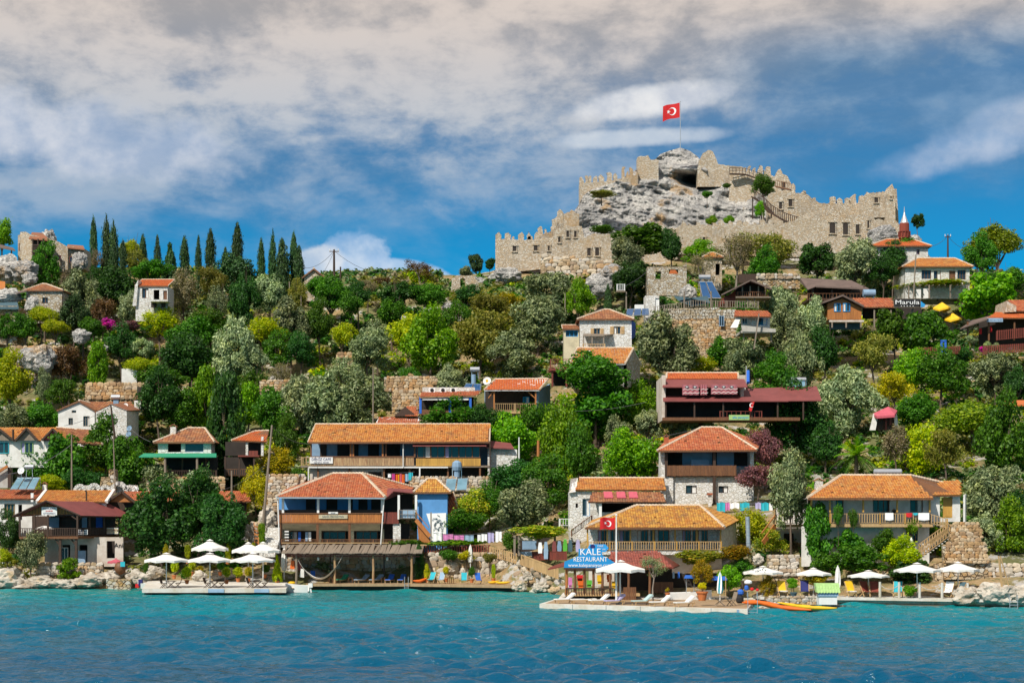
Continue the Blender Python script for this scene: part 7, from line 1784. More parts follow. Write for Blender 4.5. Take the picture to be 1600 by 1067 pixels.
hull('left of the two yellow kayaks on the bathing deck','kayak','kayak',[onp(762,196.8,zdk+.2),onp(770,197,zdk+.26),onp(780,197.4,zdk+.3)],.33,.22,'yellow',False,'yellow kayaks')
hull('right of the two yellow kayaks near the end of the bathing deck','kayak','kayak',[onp(774,196,zdk+.2),onp(785,196,zdk+.26),onp(797,195.6,zdk+.25)],.33,.22,'yellow',False,'yellow kayaks')
for i,(p_,Y_,mt,rz,lb) in enumerate([(675,199.6,'turq',-25,'turquoise chair right of the orange red kayak'),(690,199.3,'paleblue',-20,'pale blue chair between two potted plants'),(725,198.3,'turq',0,'pale turquoise chair in the middle of the open deck'),(747,197.8,'blue2',15,'blue and white chair right of the pale turquoise one')]):
 o=inst('dchair',mk_deckchair,onp(p_,Y_,zdk),R(rz),lb,'chairs on the open deck',('backrest',mt),1.15);recolour(o,'seat',mt)
potted('yellow leaved potted bush left of the turquoise chair',667,910,200,893,6,13,'tall','yellow',ps=.9)
potted('pot of yellow flowers between the pale chairs',697,909,199.4,890,6,7,'bush','yellow');potted('green potted plant beside the pale turquoise chair',737,910,198,893,6,9,'broad','green');potted('slender yellow green potted plant by the kayaks',771,909,197.2,893,4.5,12,'tall','lime')
inst('closedu',mk_closed,P(735,889,200.5),0,'closed white parasol standing among the rocks under the red railing','closed white parasols')
inst('stable',None,onp(704,199,zdk),R(30),'small folding table right of the pot of yellow flowers','small side tables')
# rocky sea wall below the red railing
stonewall('rough pale stone sea wall under the red railing',664,798,lambda p:862+max(0,p-760)*.2,lambda p:905,202.5,200.5,sz=.85,lean=.45)
stonewall('rough pale stone sea wall descending under the picket fence',796,884,lambda p:872+(p-796)*.42,lambda p:926,199.5,187,sz=.85,lean=.3)
for i,a in enumerate([(845,918,14,9,190.5,41),(826,900,9,8,195,42),(812,916,12,10,194,43),(868,922,12,6,187,44),(705,886,12,10,202,45),(785,885,12,9,200.5,46)]):boulder(['big cream boulder at the foot of the picket fence','cream boulder in the middle of the descending sea wall','brown boulder at the end of the bathing deck','low boulder left of the blue restaurant pavilion','white boulder behind the deck chairs','pale boulder behind the yellow kayaks'][i],*a)
fn=T('terrace_railing','red brown railing above the rocks right of the guest house','railing',P(710,866,204));railing(fn,P(656,866,204),P(765,866,203),1.05,.27,2.6,'woodred',bw=.13);pb(fn,'handrail','woodpale',656,765,850.5,852,203.4,.2)
fn=T('picket_fence','pale yellow picket fence descending towards the blue restaurant pavilion','fence',P(820,885,198));railing(fn,P(765,869,202.5),P(812,882,198),1.05,.42,2.2,'woodpale',bw=.1,picket=True);railing(fn,P(812,882,198),P(872,905,188),1.1,.40,2.2,'woodpale',bw=.1,picket=True)
fn=T('terrace_railing','dark red railing of the terrace behind the picket fence','railing',P(860,875,196));railing(fn,P(832,876,197),P(885,876,190),1.0,.3,2.2,'woodred',bw=.14)
# garden terrace with hanging boards
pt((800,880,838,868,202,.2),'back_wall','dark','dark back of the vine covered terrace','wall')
hh_=T('garden_kiosk','small wooden framed garden kiosk under the yellowing vine','kiosk',P(820,868,198));
for p_ in (804,811,867):post(hh_,p_,836,868,197.5,.25,'woodgrey')
pb(hh_,'bench','paleblue',812,836,862,868,197.6,1.2);pb(hh_,'sofa','greyblue',816,838,845,858,199.5,.3);pb(hh_,'panel','pinkwall',812,842,838,844,197.8,.1)
for i,(a,mt,tp,bt) in enumerate([(844,'flagwhite',847,864),(853,'paleblue',846,873),(866,'purple' if 0 else 'maroon',845,862),(874,'greyblue',845,863),(883,'lightgreen',842,864),(891,'slate',843,862),(903,'lilac',843,862)]):
 Yk=193;mb=MB();mb.prism([P(a-3,bt,Yk),P(a+3,bt,Yk),P(a+3.5,(tp+bt)/2,Yk),P(a+2,tp,Yk),P(a-2,tp,Yk),P(a-3.5,(tp+bt)/2,Yk)],(0,.12,0));o=mb.build('hanging_cloth',M[mt]);tag(o,['white and red hanging towel, leftmost under the vine','pale blue long hanging towel under the vine','dark maroon hanging cloth under the vine','grey blue hanging cloth left of the green one','bright green hanging cloth near the blue restaurant sign','dark slate cloth right of the green one','lilac patterned cloth, rightmost under the vine'][i],'cloth')
# clothesline
h=T('clothesline','clothesline with washing between the mural and the vine terrace','clothesline',P(730,845,205));a,b=P(676,832,205),P(800,823,202);mb=MB();mb.tube([a.lerp(b,k/16)-Vector((0,0,.5*(1-(2*k/16-1)**2))) for k in range(17)],.02,4);mb.build('line','wire',h)
post(h,673.5,800,845,205.6,.16,'trunkpale')
for (p0,p1,t_,b_,mt,lb) in [(676,690,830,845,'flagwhite','white sheet at the left end of the clothesline'),(692,708,834,843,'pink','left pink towel on the clothesline'),(709,725,836,844,'pink','right pink towel on the clothesline'),(726,740,836,846,'paleblue','pale blue towel on the clothesline'),(746,751,835,845,'flagwhite','narrow white cloth on the clothesline'),(752,761,834,845,'flagwhite','creased white cloth in the middle right of the clothesline'),(762,772,832,847,'lilac','patterned white cloth on the clothesline'),(774,784,830,846,'flagwhite','white shirt at the right end of the clothesline')]:
 u=(p0-676)/124;Y_=205-3*u-.05;mb=MB();n=6
 for k in range(n):mb.quad(*[P(p0+(p1-p0)*q[0],q[1]+(1.2*math.sin(q[0]*7) if q[1] == b_ else 0),Y_+.05*math.sin(q[0]*12)) for q in ((k/n,b_),((k+1)/n,b_),((k+1)/n,t_),(k/n,t_))])
 o=mb.build('laundry',M[mt]);tag(o,lb,'laundry','washing on the clothesline')

# ================================================================ right side houses
h=house('white rough stone house with weathered orange roofs left of the balcony house',890,1040,768,812,197,5,'whitestone',None,[(910,922,779,806,'w'),(899.5,903,786,793,'o'),(938,1035,786,800,'o')],name='stone_house',frame='greyblue')
q_=[P(899,765,196.7),P(1040,765,196.7),P(1038,747,201),P(905,747,201)];r_=troof(h,q_,'tile_o','woodbrown','roof');rm=MB();ridge(rm,q_[3],q_[2]);rb(rm,r_)
q_=[P(919,784,193.5),P(1042,784,193.5),P(1034,769,196.8),P(925,769,196.8)];r_=troof(h,q_,'tile_b','wooddark','lower_roof')
for i,a in enumerate((944,964,983)):mb=MB();mb.prism([P(a,778,194.4),P(a+14,778,194.4),P(a+12,769,196.3),P(a-1,769,196.3)],(0,0,.1));mb.build('patch_sheet','pinkred',h)
mb=MB();mb.prism([P(889,770,196.6),P(892,748,199),P(903,746,201),P(900,768,196.6)],(0,.5,0));mb.pbox(925,1040,785,800,193.9,.1) if 0 else None;mb.build('gable_coping','whitestone',h)
for p_ in (938,1037):post(h,p_,785,812,193.9,.3,'whitepaint')
st_=T('stair_railing','brown stair railing climbing to the white rough stone house','railing',P(905,828,190));railing(st_,P(893,838,188),P(925,815,192),.7,.35,2,'woodbrown');railing(st_,P(874,822,195),P(890,822,195),.8,.25,2,'whitepaint')
# balcony house
Yq=202;h=T('balcony_house','tall white house with orange hipped roof and dark plank balcony','house',P(1105,785,206))
A_,B_=P(1027,704,Yq-1),P(1183,703,Yq-1);R0,R1=P(1096,668,Yq+4),P(1128,668,Yq+4);C_,D_=P(1186,690,Yq+9),P(1040,690,Yq+9);rf_=MB();tm=MB();rm=MB()
tiles(tm,A_,B_,R1,R0);tiles(tm,D_,A_,R0,R0);tiles(tm,B_,C_,R1,R1);slab(rf_,[A_,B_,R1,R0]);slab(rf_,[B_,C_,R1]);slab(rf_,[D_,A_,R0]);slab(rf_,[C_,D_,R0,R1])
for a,b in ((A_,R0),(B_,R1),(R0,R1)):ridge(rm,a,b)
r_=rf_.build('roof','woodbrown',h);tm.build('roof_tiles','tile_r',r_,'stuff');rb(rm,r_);mb=MB();mb.bar(A_-Vector((0,.05,.08)),B_-Vector((0,.05,.08)),.08,.18);mb.build('fascia','woodbrown',r_)
mb=MB();wall_open(mb,X(1053,Yq),X(1178,Yq),Z(795,Yq),Z(745,Yq),Yq+.2,.35,[(X(1072,Yq),X(1089,Yq),Z(771,Yq),Z(758,Yq)),(X(1123,Yq),X(1138,Yq),Z(770,Yq),Z(759,Yq))]);mb.pbox(1032,1178,705,795,Yq+3.2,.3);mb.prism([P(1032,745,Yq),P(1042,745,Yq),P(1041,705,Yq),P(1033,705,Yq)],(0,3,0));mb.prism([P(1034,795,Yq-.2),P(1052,795,Yq-.2),P(1052,744,Yq-.2),P(1046,740,Yq-.2),P(1036,745,Yq-.2)],(0,3,0));mb.pbox(1172,1178,705,795,Yq+.5,3);mb.build('wall','whitestone',h)
pb(h,'balcony_back','paleblue',1040,1172,706,730,Yq+3,.1)
for a in ((1042,1066),(1113,1120),(1147,1170)):pb(h,'opening_shade','dark',a[0],a[1],707,728,Yq+2.9,.1)
win(h,X(1072,Yq),X(1089,Yq),Z(771,Yq),Z(758,Yq),Yq+.2,'w','wooddark');win(h,X(1123,Yq),X(1138,Yq),Z(770,Yq),Z(759,Yq),Yq+.2,'w','wooddark')
mb=MB();mb.box(X(1042,Yq),X(1176,Yq),Yq-.3,Yq+3,Z(745,Yq),Z(742,Yq));mb.build('floor','wooddark',h)
planks(h,X(1042,Yq),X(1150,Yq),Z(743,Yq-.3),Z(727,Yq-.3),Yq-.4,'woodbrown',.16,'balcony_board',.05)
for p_,t_,b_ in ((1116,704,794),(1041,706,745)):post(h,p_,t_,b_,Yq-.2,.3,'wooddark')
pb(h,'chimney','whitestone',1107,1112,772,796,Yq-1.5,.5);pb(h,'chimney_cap','tile_r',1105.5,1113.5,770,773,Yq-1.7,.9)
chimney(h,1041,683,692,Yq+1.5,.5,'tile_r');pb(h,'sofa','greyblue',1080,1108,718,727,Yq+1,.6)
ln=T('clothesline','clothesline with turquoise and pink towels beside the balcony house','clothesline',P(1150,795,196));mb=MB();mb.tube([P(1118,784,196),P(1160,786,196),P(1196,784,196)],.02,4);mb.build('line','wire',ln)
for (a,b,b_,mt,lb) in [(1120,1133,799,'turq','turquoise towel left of the pink towel by the balcony house'),(1133,1140,797,'pink','small pink cloth next to the left turquoise towel'),(1140,1155,794,'flagwhite','pinkish white towel in the middle of that line'),(1156,1171,797,'turq','wide turquoise towel in the middle of the right line'),(1180,1189,795,'lilac','lilac blue towel near the right end'),(1189,1201,799,'turq','turquoise towel at the right end near the side balcony'),(1202,1207,805,'flagwhite','small white cloth hanging beside the side balcony')]:
 mb=MB();n=5
 for k in range(n):mb.quad(*[P(a+(b-a)*q[0],q[1]+1*math.sin(q[0]*8),196-.04+.05*math.sin(q[0]*11)) for q in ((k/n,b_),((k+1)/n,b_),((k+1)/n,785),(k/n,785))])
 o=mb.build('laundry',M[mt]);tag(o,lb,'laundry','towels beside the balcony house')
# yellow balustrade guest house
Yq=178;h=T('guest_house','guest house with golden tiled hipped roof and yellow balustrade','guest house',P(1035,862,182))
A_,B_=P(914,824,Yq-1.2),P(1132,824,Yq-1.2);R0,R1=P(994,790,Yq+4),P(1094,790,Yq+4);C_,D_=P(1158,810,Yq+8),P(928,812,Yq+8);rf_=MB();tm=MB();rm=MB()
tiles(tm,A_,B_,R1,R0,.25,.38);tiles(tm,D_,A_,R0,R0);tiles(tm,B_,C_,R1,R1);slab(rf_,[A_,B_,R1,R0]);slab(rf_,[B_,C_,R1]);slab(rf_,[D_,A_,R0]);slab(rf_,[C_,D_,R0,R1])
for a,b in ((A_,R0),(B_,R1),(R0,R1)):ridge(rm,a,b,.15,.32)
r_=rf_.build('roof','woodbrown',h);tm.build('roof_tiles','tile_y',r_,'stuff');rb(rm,r_);mb=MB();mb.bar(A_-Vector((0,.05,.08)),B_-Vector((0,.05,.08)),.08,.2);mb.build('fascia','woodbrown',r_)
ops=[(934,950),(954,965),(968,985),(996,1013),(1016,1024),(1028,1046),(1066,1080),(1082,1092),(1096,1106)]
mb=MB();wall_open(mb,X(920,Yq+2),X(1128,Yq+2),Z(864,Yq+2),Z(823,Yq+2),Yq+2,.2,[(X(a,Yq+2),X(b,Yq+2),Z(850,Yq+2),Z(828,Yq+2)) for a,b in ops]);mb.prism([P(1126,866,Yq),P(1152,860,Yq+7),P(1150,815,Yq+7),P(1128,824,Yq)],(-.2,0,0));mb.build('wall','whitestone',h)
pb(h,'room_shade','dark',922,1126,824,856,Yq+4,.1)
for i,(a,b) in enumerate(ops):win(h,X(a,Yq+2),X(b,Yq+2),Z(850,Yq+2),Z(828,Yq+2),Yq+2,'w' if i % 3 else 'W','woodorange')
for p_ in (918,949,985,1021,1055,1089,1126):pb(h,'post','woodyellow',p_-1.2,p_+1.2,824,848,Yq-.3,.18)
railing(h,P(918,860,Yq-.4),P(1127,860,Yq-.4),.88,.235,2.25,'woodpale','woodyellow',.07)
mb=MB();mb.box(X(916,Yq),X(1130,Yq),Yq-.5,Yq+2,Z(866,Yq),Z(861,Yq));mb.build('floor','whitestone',h);pb(h,'lower_wall','pinkwall',920,1128,866,915,Yq+1,.4)
# metal chimney pipe
pp=T('metal_chimney','tall shiny metal flue standing in the bushes right of the golden roof','chimney',P(1169,870,176));mb=MB();mb.tube([P(1170,868,176),P(1168,807,176)],.22,12);mb.build('pipe','metal',pp)
for k in range(5):mb=MB();c_=P(1169.6-k*.35,860-k*12,176);mb.tube([c_,c_+Vector((0,0,.06))],.245,12);mb.build('joint','metal',pp)
# kale restaurant pavilion
Yq=168;h=T('restaurant_pavilion','open restaurant pavilion with maroon tiled roof and big blue painted gable','restaurant',P(950,925,170))
q_=[P(946,888,Yq-.4),P(1052,886,Yq-.4),P(1030,862,Yq+4),P(955,862,Yq+4)];rf_=MB();slab(rf_,q_);slab(rf_,[P(1052,886,Yq-.4),P(1062,882,Yq+6),P(1030,862,Yq+4)]);slab(rf_,[P(856,888,Yq),P(886,882,Yq-.4),P(886,876,Yq+.4),P(862,884,Yq+1)]);r_=rf_.build('roof','woodred',h);tm=MB();tiles(tm,*q_,.24,.36);tm.build('roof_tiles','tile_m',r_,'stuff')
gp=[P(881,887,Yq-.5),P(965,887,Yq-.5),P(965,881,Yq-.5),P(945,869,Yq-.5),P(941,867,Yq-.5),P(940,856,Yq-.5),P(904,857,Yq-.5),P(904,868,Yq-.5),P(898,871,Yq-.5),P(882,877,Yq-.5)]
mb=MB();mb.prism(gp,(0,.1,0));gb=mb.build('painted_gable','signblue',h);mb=MB();mb.bar(P(881,888,Yq-.5),P(965,888,Yq-.5),.16,.16);mb.build('beam','wooddark',gb)
s_=Yq/F
textobj('KALE',gb,X(922,Yq),Yq-.52,Z(862,Yq),.88,'flagwhite',sx=.98);textobj('RESTAURANT',gb,X(922,Yq),Yq-.52,Z(873.5,Yq),.60,'flagwhite',sx=.86);textobj('www.kalepansiyon.com',gb,X(921,Yq),Yq-.52,Z(882.5,Yq),.46,'flagwhite',sx=.92)
h2=T('pointed_sign','smaller blue arrow shaped sign behind the restaurant gable','sign',P(935,860,Yq+1));mb=MB();Yk=Yq+.6;mb.prism([P(918,856,Yk),P(922,850,Yk),P(946,850,Yk),P(951,856,Yk),P(946,862,Yk),P(922,862,Yk)],(0,.08,0));mb.build('sign_board','skyblue',h2);textobj('KALE',h2,X(938,Yk),Yk-.02,Z(852.7,Yk),.24,'flagwhite');textobj('PANSIYON',h2,X(938,Yk),Yk-.02,Z(858,Yk),.2,'flagwhite');mb=MB();c_=P(926,854,Yk-.02);mb.prism([c_+Vector((.24*math.cos(a*math.pi/6),0,.24*math.sin(a*math.pi/6))) for a in range(12)],(0,.03,0));mb.build('badge','navy',h2)
for p_ in (885,898,913,927,941,953,982,1015):roundpost(h,p_,886,928,Yq-.1,.12,'woodorange' if p_ == 885 else 'woodbrown')
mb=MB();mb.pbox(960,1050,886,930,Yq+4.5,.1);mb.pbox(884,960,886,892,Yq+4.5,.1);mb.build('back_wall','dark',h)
pb(h,'floor','woodpale',884,1000,927,931,Yq-.2,5)
mb=MB()
for p_ in range(884,960,4):mb.pbox(p_,p_+1.2,919,929,Yq-.3,.06)
mb.pbox(884,960,918,920,Yq-.3,.1);mb.build('parapet','wooddark',h,'stuff')
for i,(a,t_,b_,w__,mt) in enumerate([(901,898,903,10,'red'),(903,905,914,12,'orange'),(917,906,913,8,'lightgreen'),(933,898,908,10,'yellow'),(948,897,905,8,'orange'),(956,908,915,9,'yellow'),(888,902,914,6,'pink')]):
 mb=MB();mb.pbox(a,a+w__,t_,b_,Yq+2.5+i*.1,.15);mb.pbox(a+1,a+w__-1,b_,b_+4,Yq+2.6+i*.1,.3);o=mb.build('cushion',M[mt]);tag(o,['red cushion hanging inside the blue gabled pavilion','orange seat back, left inside the blue gabled pavilion','bright green cushion inside the blue gabled pavilion','yellow seat back inside the blue gabled pavilion','orange seat back, right inside the blue gabled pavilion','yellow cushion at the right posts of the pavilion','pinkish cushion at the left post of the pavilion'][i],'cushion')
fn=T('reed_fence','brown plank fence along the right part of the restaurant','fence',P(1020,928,169));planks(fn,X(974,167),X(994,167),Z(938,167),Z(917,167),167,'woodbrown',.16,'boards');planks(fn,X(1022,171),X(1052,171),Z(926,171),Z(909,171),171,'woodbrown',.16,'boards')
pt((1000,1150,895,935,Yq+5,.2),'back_wall','dark','back wall painted dark as shade behind the citrus pots and boat','wall')  # near-black panel; the shade is in its colour
for p_,c_ in ((1051,'paleblue'),(1059,'blue2')):mb=MB();mb.pbox(p_,p_+3,893,903,Yq+2,.1);o=mb.build('hanging_cloth',M[c_]);tag(o,('pale' if c_ == 'paleblue' else 'strong')+' blue cloth hanging in the shade right of the maroon roof','cloth')
flag('red national flag with white crescent on the white pole before the restaurant',P(963,938,158),132*158/F,25*158/F,18*158/F,.12,'whitepaint')

# side balcony house and long tiled house
Yq=176;h=T('long_house','long white house with orange tiled hipped roof and pale wooden balcony','house',P(1380,880,180))
A_,B_=P(1262,778,Yq-1.2),P(1458,778,Yq-1.2);R0,R1=P(1314,743,Yq+4),P(1422,743,Yq+4);C_,D_=P(1500,766,Yq+9),P(1272,766,Yq+9);rf_=MB();tm=MB();rm=MB()
tiles(tm,A_,B_,R1,R0,.25,.38);tiles(tm,D_,A_,R0,R0);slab(rf_,[A_,B_,R1,R0]);slab(rf_,[D_,A_,R0]);slab(rf_,[C_,D_,R0,R1])
E_,G_,H_2=P(1458,773.5,Yq+.6),P(1502,773,Yq+.6),P(1500,761,Yq+6);tiles(tm,E_,G_,H_2,R1.lerp(H_2,.55));slab(rf_,[E_,G_,H_2,R1]);slab(rf_,[B_,E_,R1])
for a,b in ((A_,R0),(R0,R1),(R1,H_2)):ridge(rm,a,b,.15,.32)
r_=rf_.build('roof','woodbrown',h);tm.build('roof_tiles','tile_o',r_,'stuff');rb(rm,r_);mb=MB();mb.bar(A_-Vector((0,.05,.08)),B_-Vector((0,.05,.08)),.08,.2);mb.build('fascia','woodbrown',r_)
up_ops=[(1300,1318,780,802),(1364,1390,780,800),(1422,1442,780,800)];Yw=Yq+1.6
mb=MB();wall_open(mb,X(1268,Yw),X(1460,Yw),Z(822,Yw),Z(777,Yw),Yw,.3,[(X(a,Yw),X(b,Yw),Z(b_,Yw),Z(t_,Yw)) for a,b,t_,b_ in up_ops]);mb.build('upper_wall','white',h)
mb=MB();wall_open(mb,X(1458,Yq),X(1505,Yq),Z(815,Yq),Z(773,Yq),Yq+1.2,.3,[(X(1473,Yq),X(1493,Yq),Z(809,Yq),Z(776,Yq))]);mb.prism([P(1505,815,Yq+1.2),P(1507,815,Yq+7),P(1507,772,Yq+7),P(1505,773,Yq+1.2)],(.2,0,0));mb.build('side_wall','white',h)
win(h,X(1474,Yq+1.2),X(1492,Yq+1.2),Z(808,Yq+1.2),Z(777,Yq+1.2),Yq+1.2,'d','woodyellow')
mb=MB();wall_open(mb,X(1255,Yq),X(1455,Yq),Z(885,Yq),Z(822,Yq),Yq+.8,.3,[(X(1419,Yq),X(1437,Yq),Z(847,Yq),Z(825,Yq)),(X(1388,Yq),X(1402,Yq),Z(866,Yq),Z(840,Yq))]);mb.build('lower_wall','white',h)
pb(h,'room_shade','dark',1262,1450,780,884,Yq+4.2,.1)
for a,b,t_,b_ in up_ops:win(h,X(a,Yw),X(b,Yw),Z(b_,Yw),Z(t_,Yw),Yw,'W' if b-a > 22 else 'w','woodbrown')
win(h,X(1419,Yq+.8),X(1437,Yq+.8),Z(847,Yq+.8),Z(825,Yq+.8),Yq+.8,'W','woodbrown');win(h,X(1388,Yq+.8),X(1402,Yq+.8),Z(866,Yq+.8),Z(840,Yq+.8),Yq+.8,'d','woodbrown')
mb=MB();mb.box(X(1296,Yq),X(1456,Yq),Yq-.5,Yq+1.6,Z(823,Yq),Z(818,Yq));mb.build('balcony_floor','woodpale',h)
railing(h,P(1297,818,Yq-.5),P(1453,818,Yq-.5),.98,.25,2.7,'woodpale','woodyellow',.075)
for p_ in (1268,1297,1349,1402,1453):pb(h,'post','woodyellow',p_-1.3,p_+1.3,779,800 if p_ > 1270 else 822,Yq-.5,.18)
chimney(h,1279,752,765,Yq+2,.75,'whitestone');chimney(h,1462,753,762,Yq+8,.6,'whitestone')
tkt=T('water_tank','long silver water tank lying behind the ridge of the long tiled house','tank',P(1387,742,184));mb=MB();c_=P(1387,737,183.5);mb.tube([c_-Vector((1.45,0,0)),c_-Vector((1.35,0,0)),c_+Vector((1.35,0,0)),c_+Vector((1.45,0,0))],[.2,.31,.31,.2],14);mb.build('drum','metal',tkt)
for k in (-1,0,1):mb=MB();mb.box(c_.x+k*.8-.04,c_.x+k*.8+.04,c_.y-.1,c_.y+.1,c_.z-.75,c_.z-.25);mb.build('stand','metal',tkt)
st2=T('lattice_stair','pale wooden lattice stair descending from the long balcony','stair',P(1455,860,175));railing(st2,P(1453,818,Yq-.5),P(1480,826,Yq-1),.95,.25,1.5,'woodpale','woodyellow',.075)
a0_,b0_=P(1482,838,174.6),P(1436,872,173.4);mb=MB();hz=Vector((0,0,.0))
for k in range(12):q=a0_.lerp(b0_,k/11);mb.bar(q,q+Vector((0,0,1.35)),.07)
mb.build('post','woodpale',st2,'stuff');mb=MB()
for z_ in (0,.45,.9,1.35):mb.bar(a0_+Vector((0,0,z_)),b0_+Vector((0,0,z_)),.07)
for k in range(11):
 q,q2=a0_.lerp(b0_,k/11),a0_.lerp(b0_,(k+1)/11);mb.bar(q+Vector((0,0,.05)),q2+Vector((0,0,1.3)),.05);mb.bar(q+Vector((0,0,1.3)),q2+Vector((0,0,.05)),.05)
mb.build('lattice','woodpale',st2,'stuff')
for k in range(10):q=a0_.lerp(b0_,k/10);mb=MB();mb.box(q.x-.35,q.x+.35,q.y+.1,q.y+1.1,q.z-.1,q.z);mb.build('step','whitestone',st2)
for (a,b,b_,mt,lb) in [(1383,1396,813,'flagwhite','white patterned cloth over the long balcony rail'),(1416,1425,808,'red','red cloth over the long balcony rail'),(1427,1434,805,'turq','small turquoise cloth over the long balcony rail'),(1435,1452,813,'flagwhite','large white towel over the right end of the balcony rail')]:
 mb=MB();mb.prism([P(a,b_-1,Yq-.68),P((a+b)/2,b_,Yq-.70),P(b,b_-1,Yq-.68),P(b,801,Yq-.66),P(a,801,Yq-.66)],(0,.04,0));o=mb.build('laundry',M[mt]);tag(o,lb,'laundry')
h=T('garden_lamp','white garden lamp post in front of the lower window','lamp',P(1424,862,173));mb=MB();mb.tube([P(1424,864,173),P(1424,849,173)],.05,8);mb.build('pole','whitepaint',h);mb=MB();mb.lathe(P(1424,849,173),[(.06,0),(.16,.25),(.17,.3),(.03,.6)],8);mb.build('lantern','lamp',h)
h=T('side_balcony','small wooden side balcony with pale railing behind the upright olive','balcony',P(1232,830,180));railing(h,P(1211,819,180),P(1245,819,180),.98,.25,2,'woodpale','woodyellow',.075);pb(h,'floor','woodpale',1209,1262,819,824,179.7,4)
pb(h,'wall','white',1212,1262,775,880,184,.3);pb(h,'opening_shade','dark',1225,1240,833,856,183.8,.1)
mb=MB();mb.bar(P(1211,822,179.6),P(1192,848,178.5),.12,.5);mb.bar(P(1211,805,179.6),P(1190,833,178.5),.1);mb.build('stair','woodorange',h,'stuff');post(h,1211,779,824,179.8,.2,'woodpale')
# stone garden walls on the right
stonewall('pinkish dry stone sea wall at the right edge',1462,1640,lambda p:880+(p-1462)*.01,lambda p:918,169.8,168.5,sz=.5,lean=.12)
stonewall('pale dry stone terrace between the lattice stair and the bushes',1476,1545,lambda p:850-(p-1476)*.02,lambda p:880,169,169,sz=.4,lean=.3)
stonewall('upper ochre stone terrace right of the wooden door',1486,1535,818,850,172.5,172.5,sz=.4,lean=.35)
stonewall('low stone wall behind the leaf marked parasol',1200,1250,lambda p:866,900,172,172,sz=.5)
stonewall('low stone quay edge below the lounge chairs',1196,1300,lambda p:932,lambda p:946,165,164,sz=.4,lean=.05)
for i,a in enumerate([(1512,932,26,16,162.5,51),(1556,928,34,20,161.8,52),(1604,930,30,18,161.5,53),(1184,874,9,9,171,54),(1196,950,12,5,156.5,55),(1222,952,14,4,157,56),(1312,948,12,4,161,57)]):boulder(['yellowish shore boulder right of the dark green chair','largest pale shore boulder near the tripod of poles','pale shore boulder at the right edge','whitish hollow rock left of the leaf marked parasol','wet rock between dock and kayaks','flat wet rock under the orange kayak','low rock at the duck house'][i],*a)
h=T('pole_tripod','tripod of thin wooden poles standing on the pale boulder','poles',P(1563,925,162))
for (a,b) in (((1560,868),(1565,920)),((1563,868),(1578,922)),((1562,872),(1567,925))):mb=MB();mb.tube([P(a[0],a[1],161),P(b[0],b[1],161)],.06,6);mb.build('pole','woodpale',h)
ladder('thin bathing ladder at the right edge of the shore',1584,930,950,159.5,.7)

# ================================================================ left restaurant
Y0_=205;h=T('restaurant','dark wooden restaurant with maroon sheet roof and balcony over a white ground floor','restaurant',P(120,878,208))
A_,B_=P(20,806,Y0_-.5),P(125,805,Y0_-1);R0=P(72,782,Y0_-.8);R1=P(166,784,Y0_+8);C_=P(209,807,Y0_+7.5);D_=P(110,800,Y0_+9)
mb=MB();mb.prism([B_,C_,R1,R0],(0,0,-.14));mb.prism([A_,R0,R1,D_],(0,0,-.14));mb.build('roof','maroon',h)
mb=MB();mb.bar(A_,R0,.25,.12);mb.bar(B_,R0,.25,.12);mb.bar(B_-Vector((0,.03,.1)),C_-Vector((0,.03,.1)),.2,.12);mb.build('barge_board','wooddark',h,'stuff')
mb=MB();mb.prism([P(30,804,Y0_+.3),P(120,803,Y0_),P(72,786,Y0_)],(0,.15,0));mb.build('gable','woodorange',h)
mb=MB()
for k in range(20):p_=32+k*4.6;mb.pbox(p_,p_+.5,803-max(0,17-abs(p_-72)*.36)+1,803,Y0_-.06,.05)
mb.build('gable_battens','wooddark',h,'stuff')
sign(h,65,89,792,804.5,Y0_-.35,[('RESTAURANT',.80,.26,1.0,'navy'),('ANKER',.5,.26,1.1,'red'),('OTTOMAN',.2,.3,1.0,'navy')])
mb=MB();mb.prism([P(30,838,Y0_-.6),P(122,838,Y0_-1),P(190,836,Y0_+6),P(70,836,Y0_+6)],(0,0,-.25));mb.build('balcony_floor','woodbrown',h)
for (p_,y_) in ((31,Y0_-.4),(54,Y0_-.6),(75,Y0_-.7),(121,Y0_-.9),(140,Y0_+1.2),(163,Y0_+3.5),(186,Y0_+6)):post(h,p_,804,838,y_,.2,'wooddark')
railing(h,P(31,838,Y0_-.5),P(121,838,Y0_-.9),.95,.2,3.3,'wooddark',bw=.08);railing(h,P(121,838,Y0_-.9),P(186,836,Y0_+6),.95,.25,3.3,'wooddark',bw=.08)
pb(h,'inner_wall','wooddark',50,180,806,838,Y0_+5.5,.2)
for i,(a,b,mt) in enumerate(((76,92,'greyblue'),(150,160,'blue2'),(128,136,'paleblue'))):mb=MB();mb.pbox(a,b,808,824,Y0_+4.9,.1);mb.build('shutter',M[mt],h)
mb=MB();mb.bar(P(121,812,Y0_-.9),P(112,806,Y0_-.9),.12);mb.bar(P(121,812,Y0_-.9),P(130,806,Y0_),.12);mb.bar(P(94,853,Y0_-.6),P(86,841,Y0_-.6),.14);mb.bar(P(119,853,Y0_-.6),P(111,841,Y0_-.6),.14);mb.build('brace','wooddark',h,'stuff')
mb=MB();wall_open(mb,X(68,206),X(191,206),Z(885,206),Z(839,206),206.5,.4,[(X(95,206),X(108,206),Z(879,206),Z(851,206)),(X(122,206),X(135,206),Z(879,206),Z(851,206)),(X(165,206),X(178,206),Z(872,206),Z(845,206))]);mb.build('lower_wall','pinkwall',h)
pb(h,'room_shade','dark',70,190,840,880,208.4,.1);win(h,X(96,206.4),X(107,206.4),Z(878,206.4),Z(855,206.4),206.3,'w','whitepaint',-.1)
mb=MB();mb.pbox(122,133,860,879,205.9,.5);fr_=mb.build('fridge','paleblue');tag(fr_,'pale blue fridge box against the restaurant ground floor','fridge')
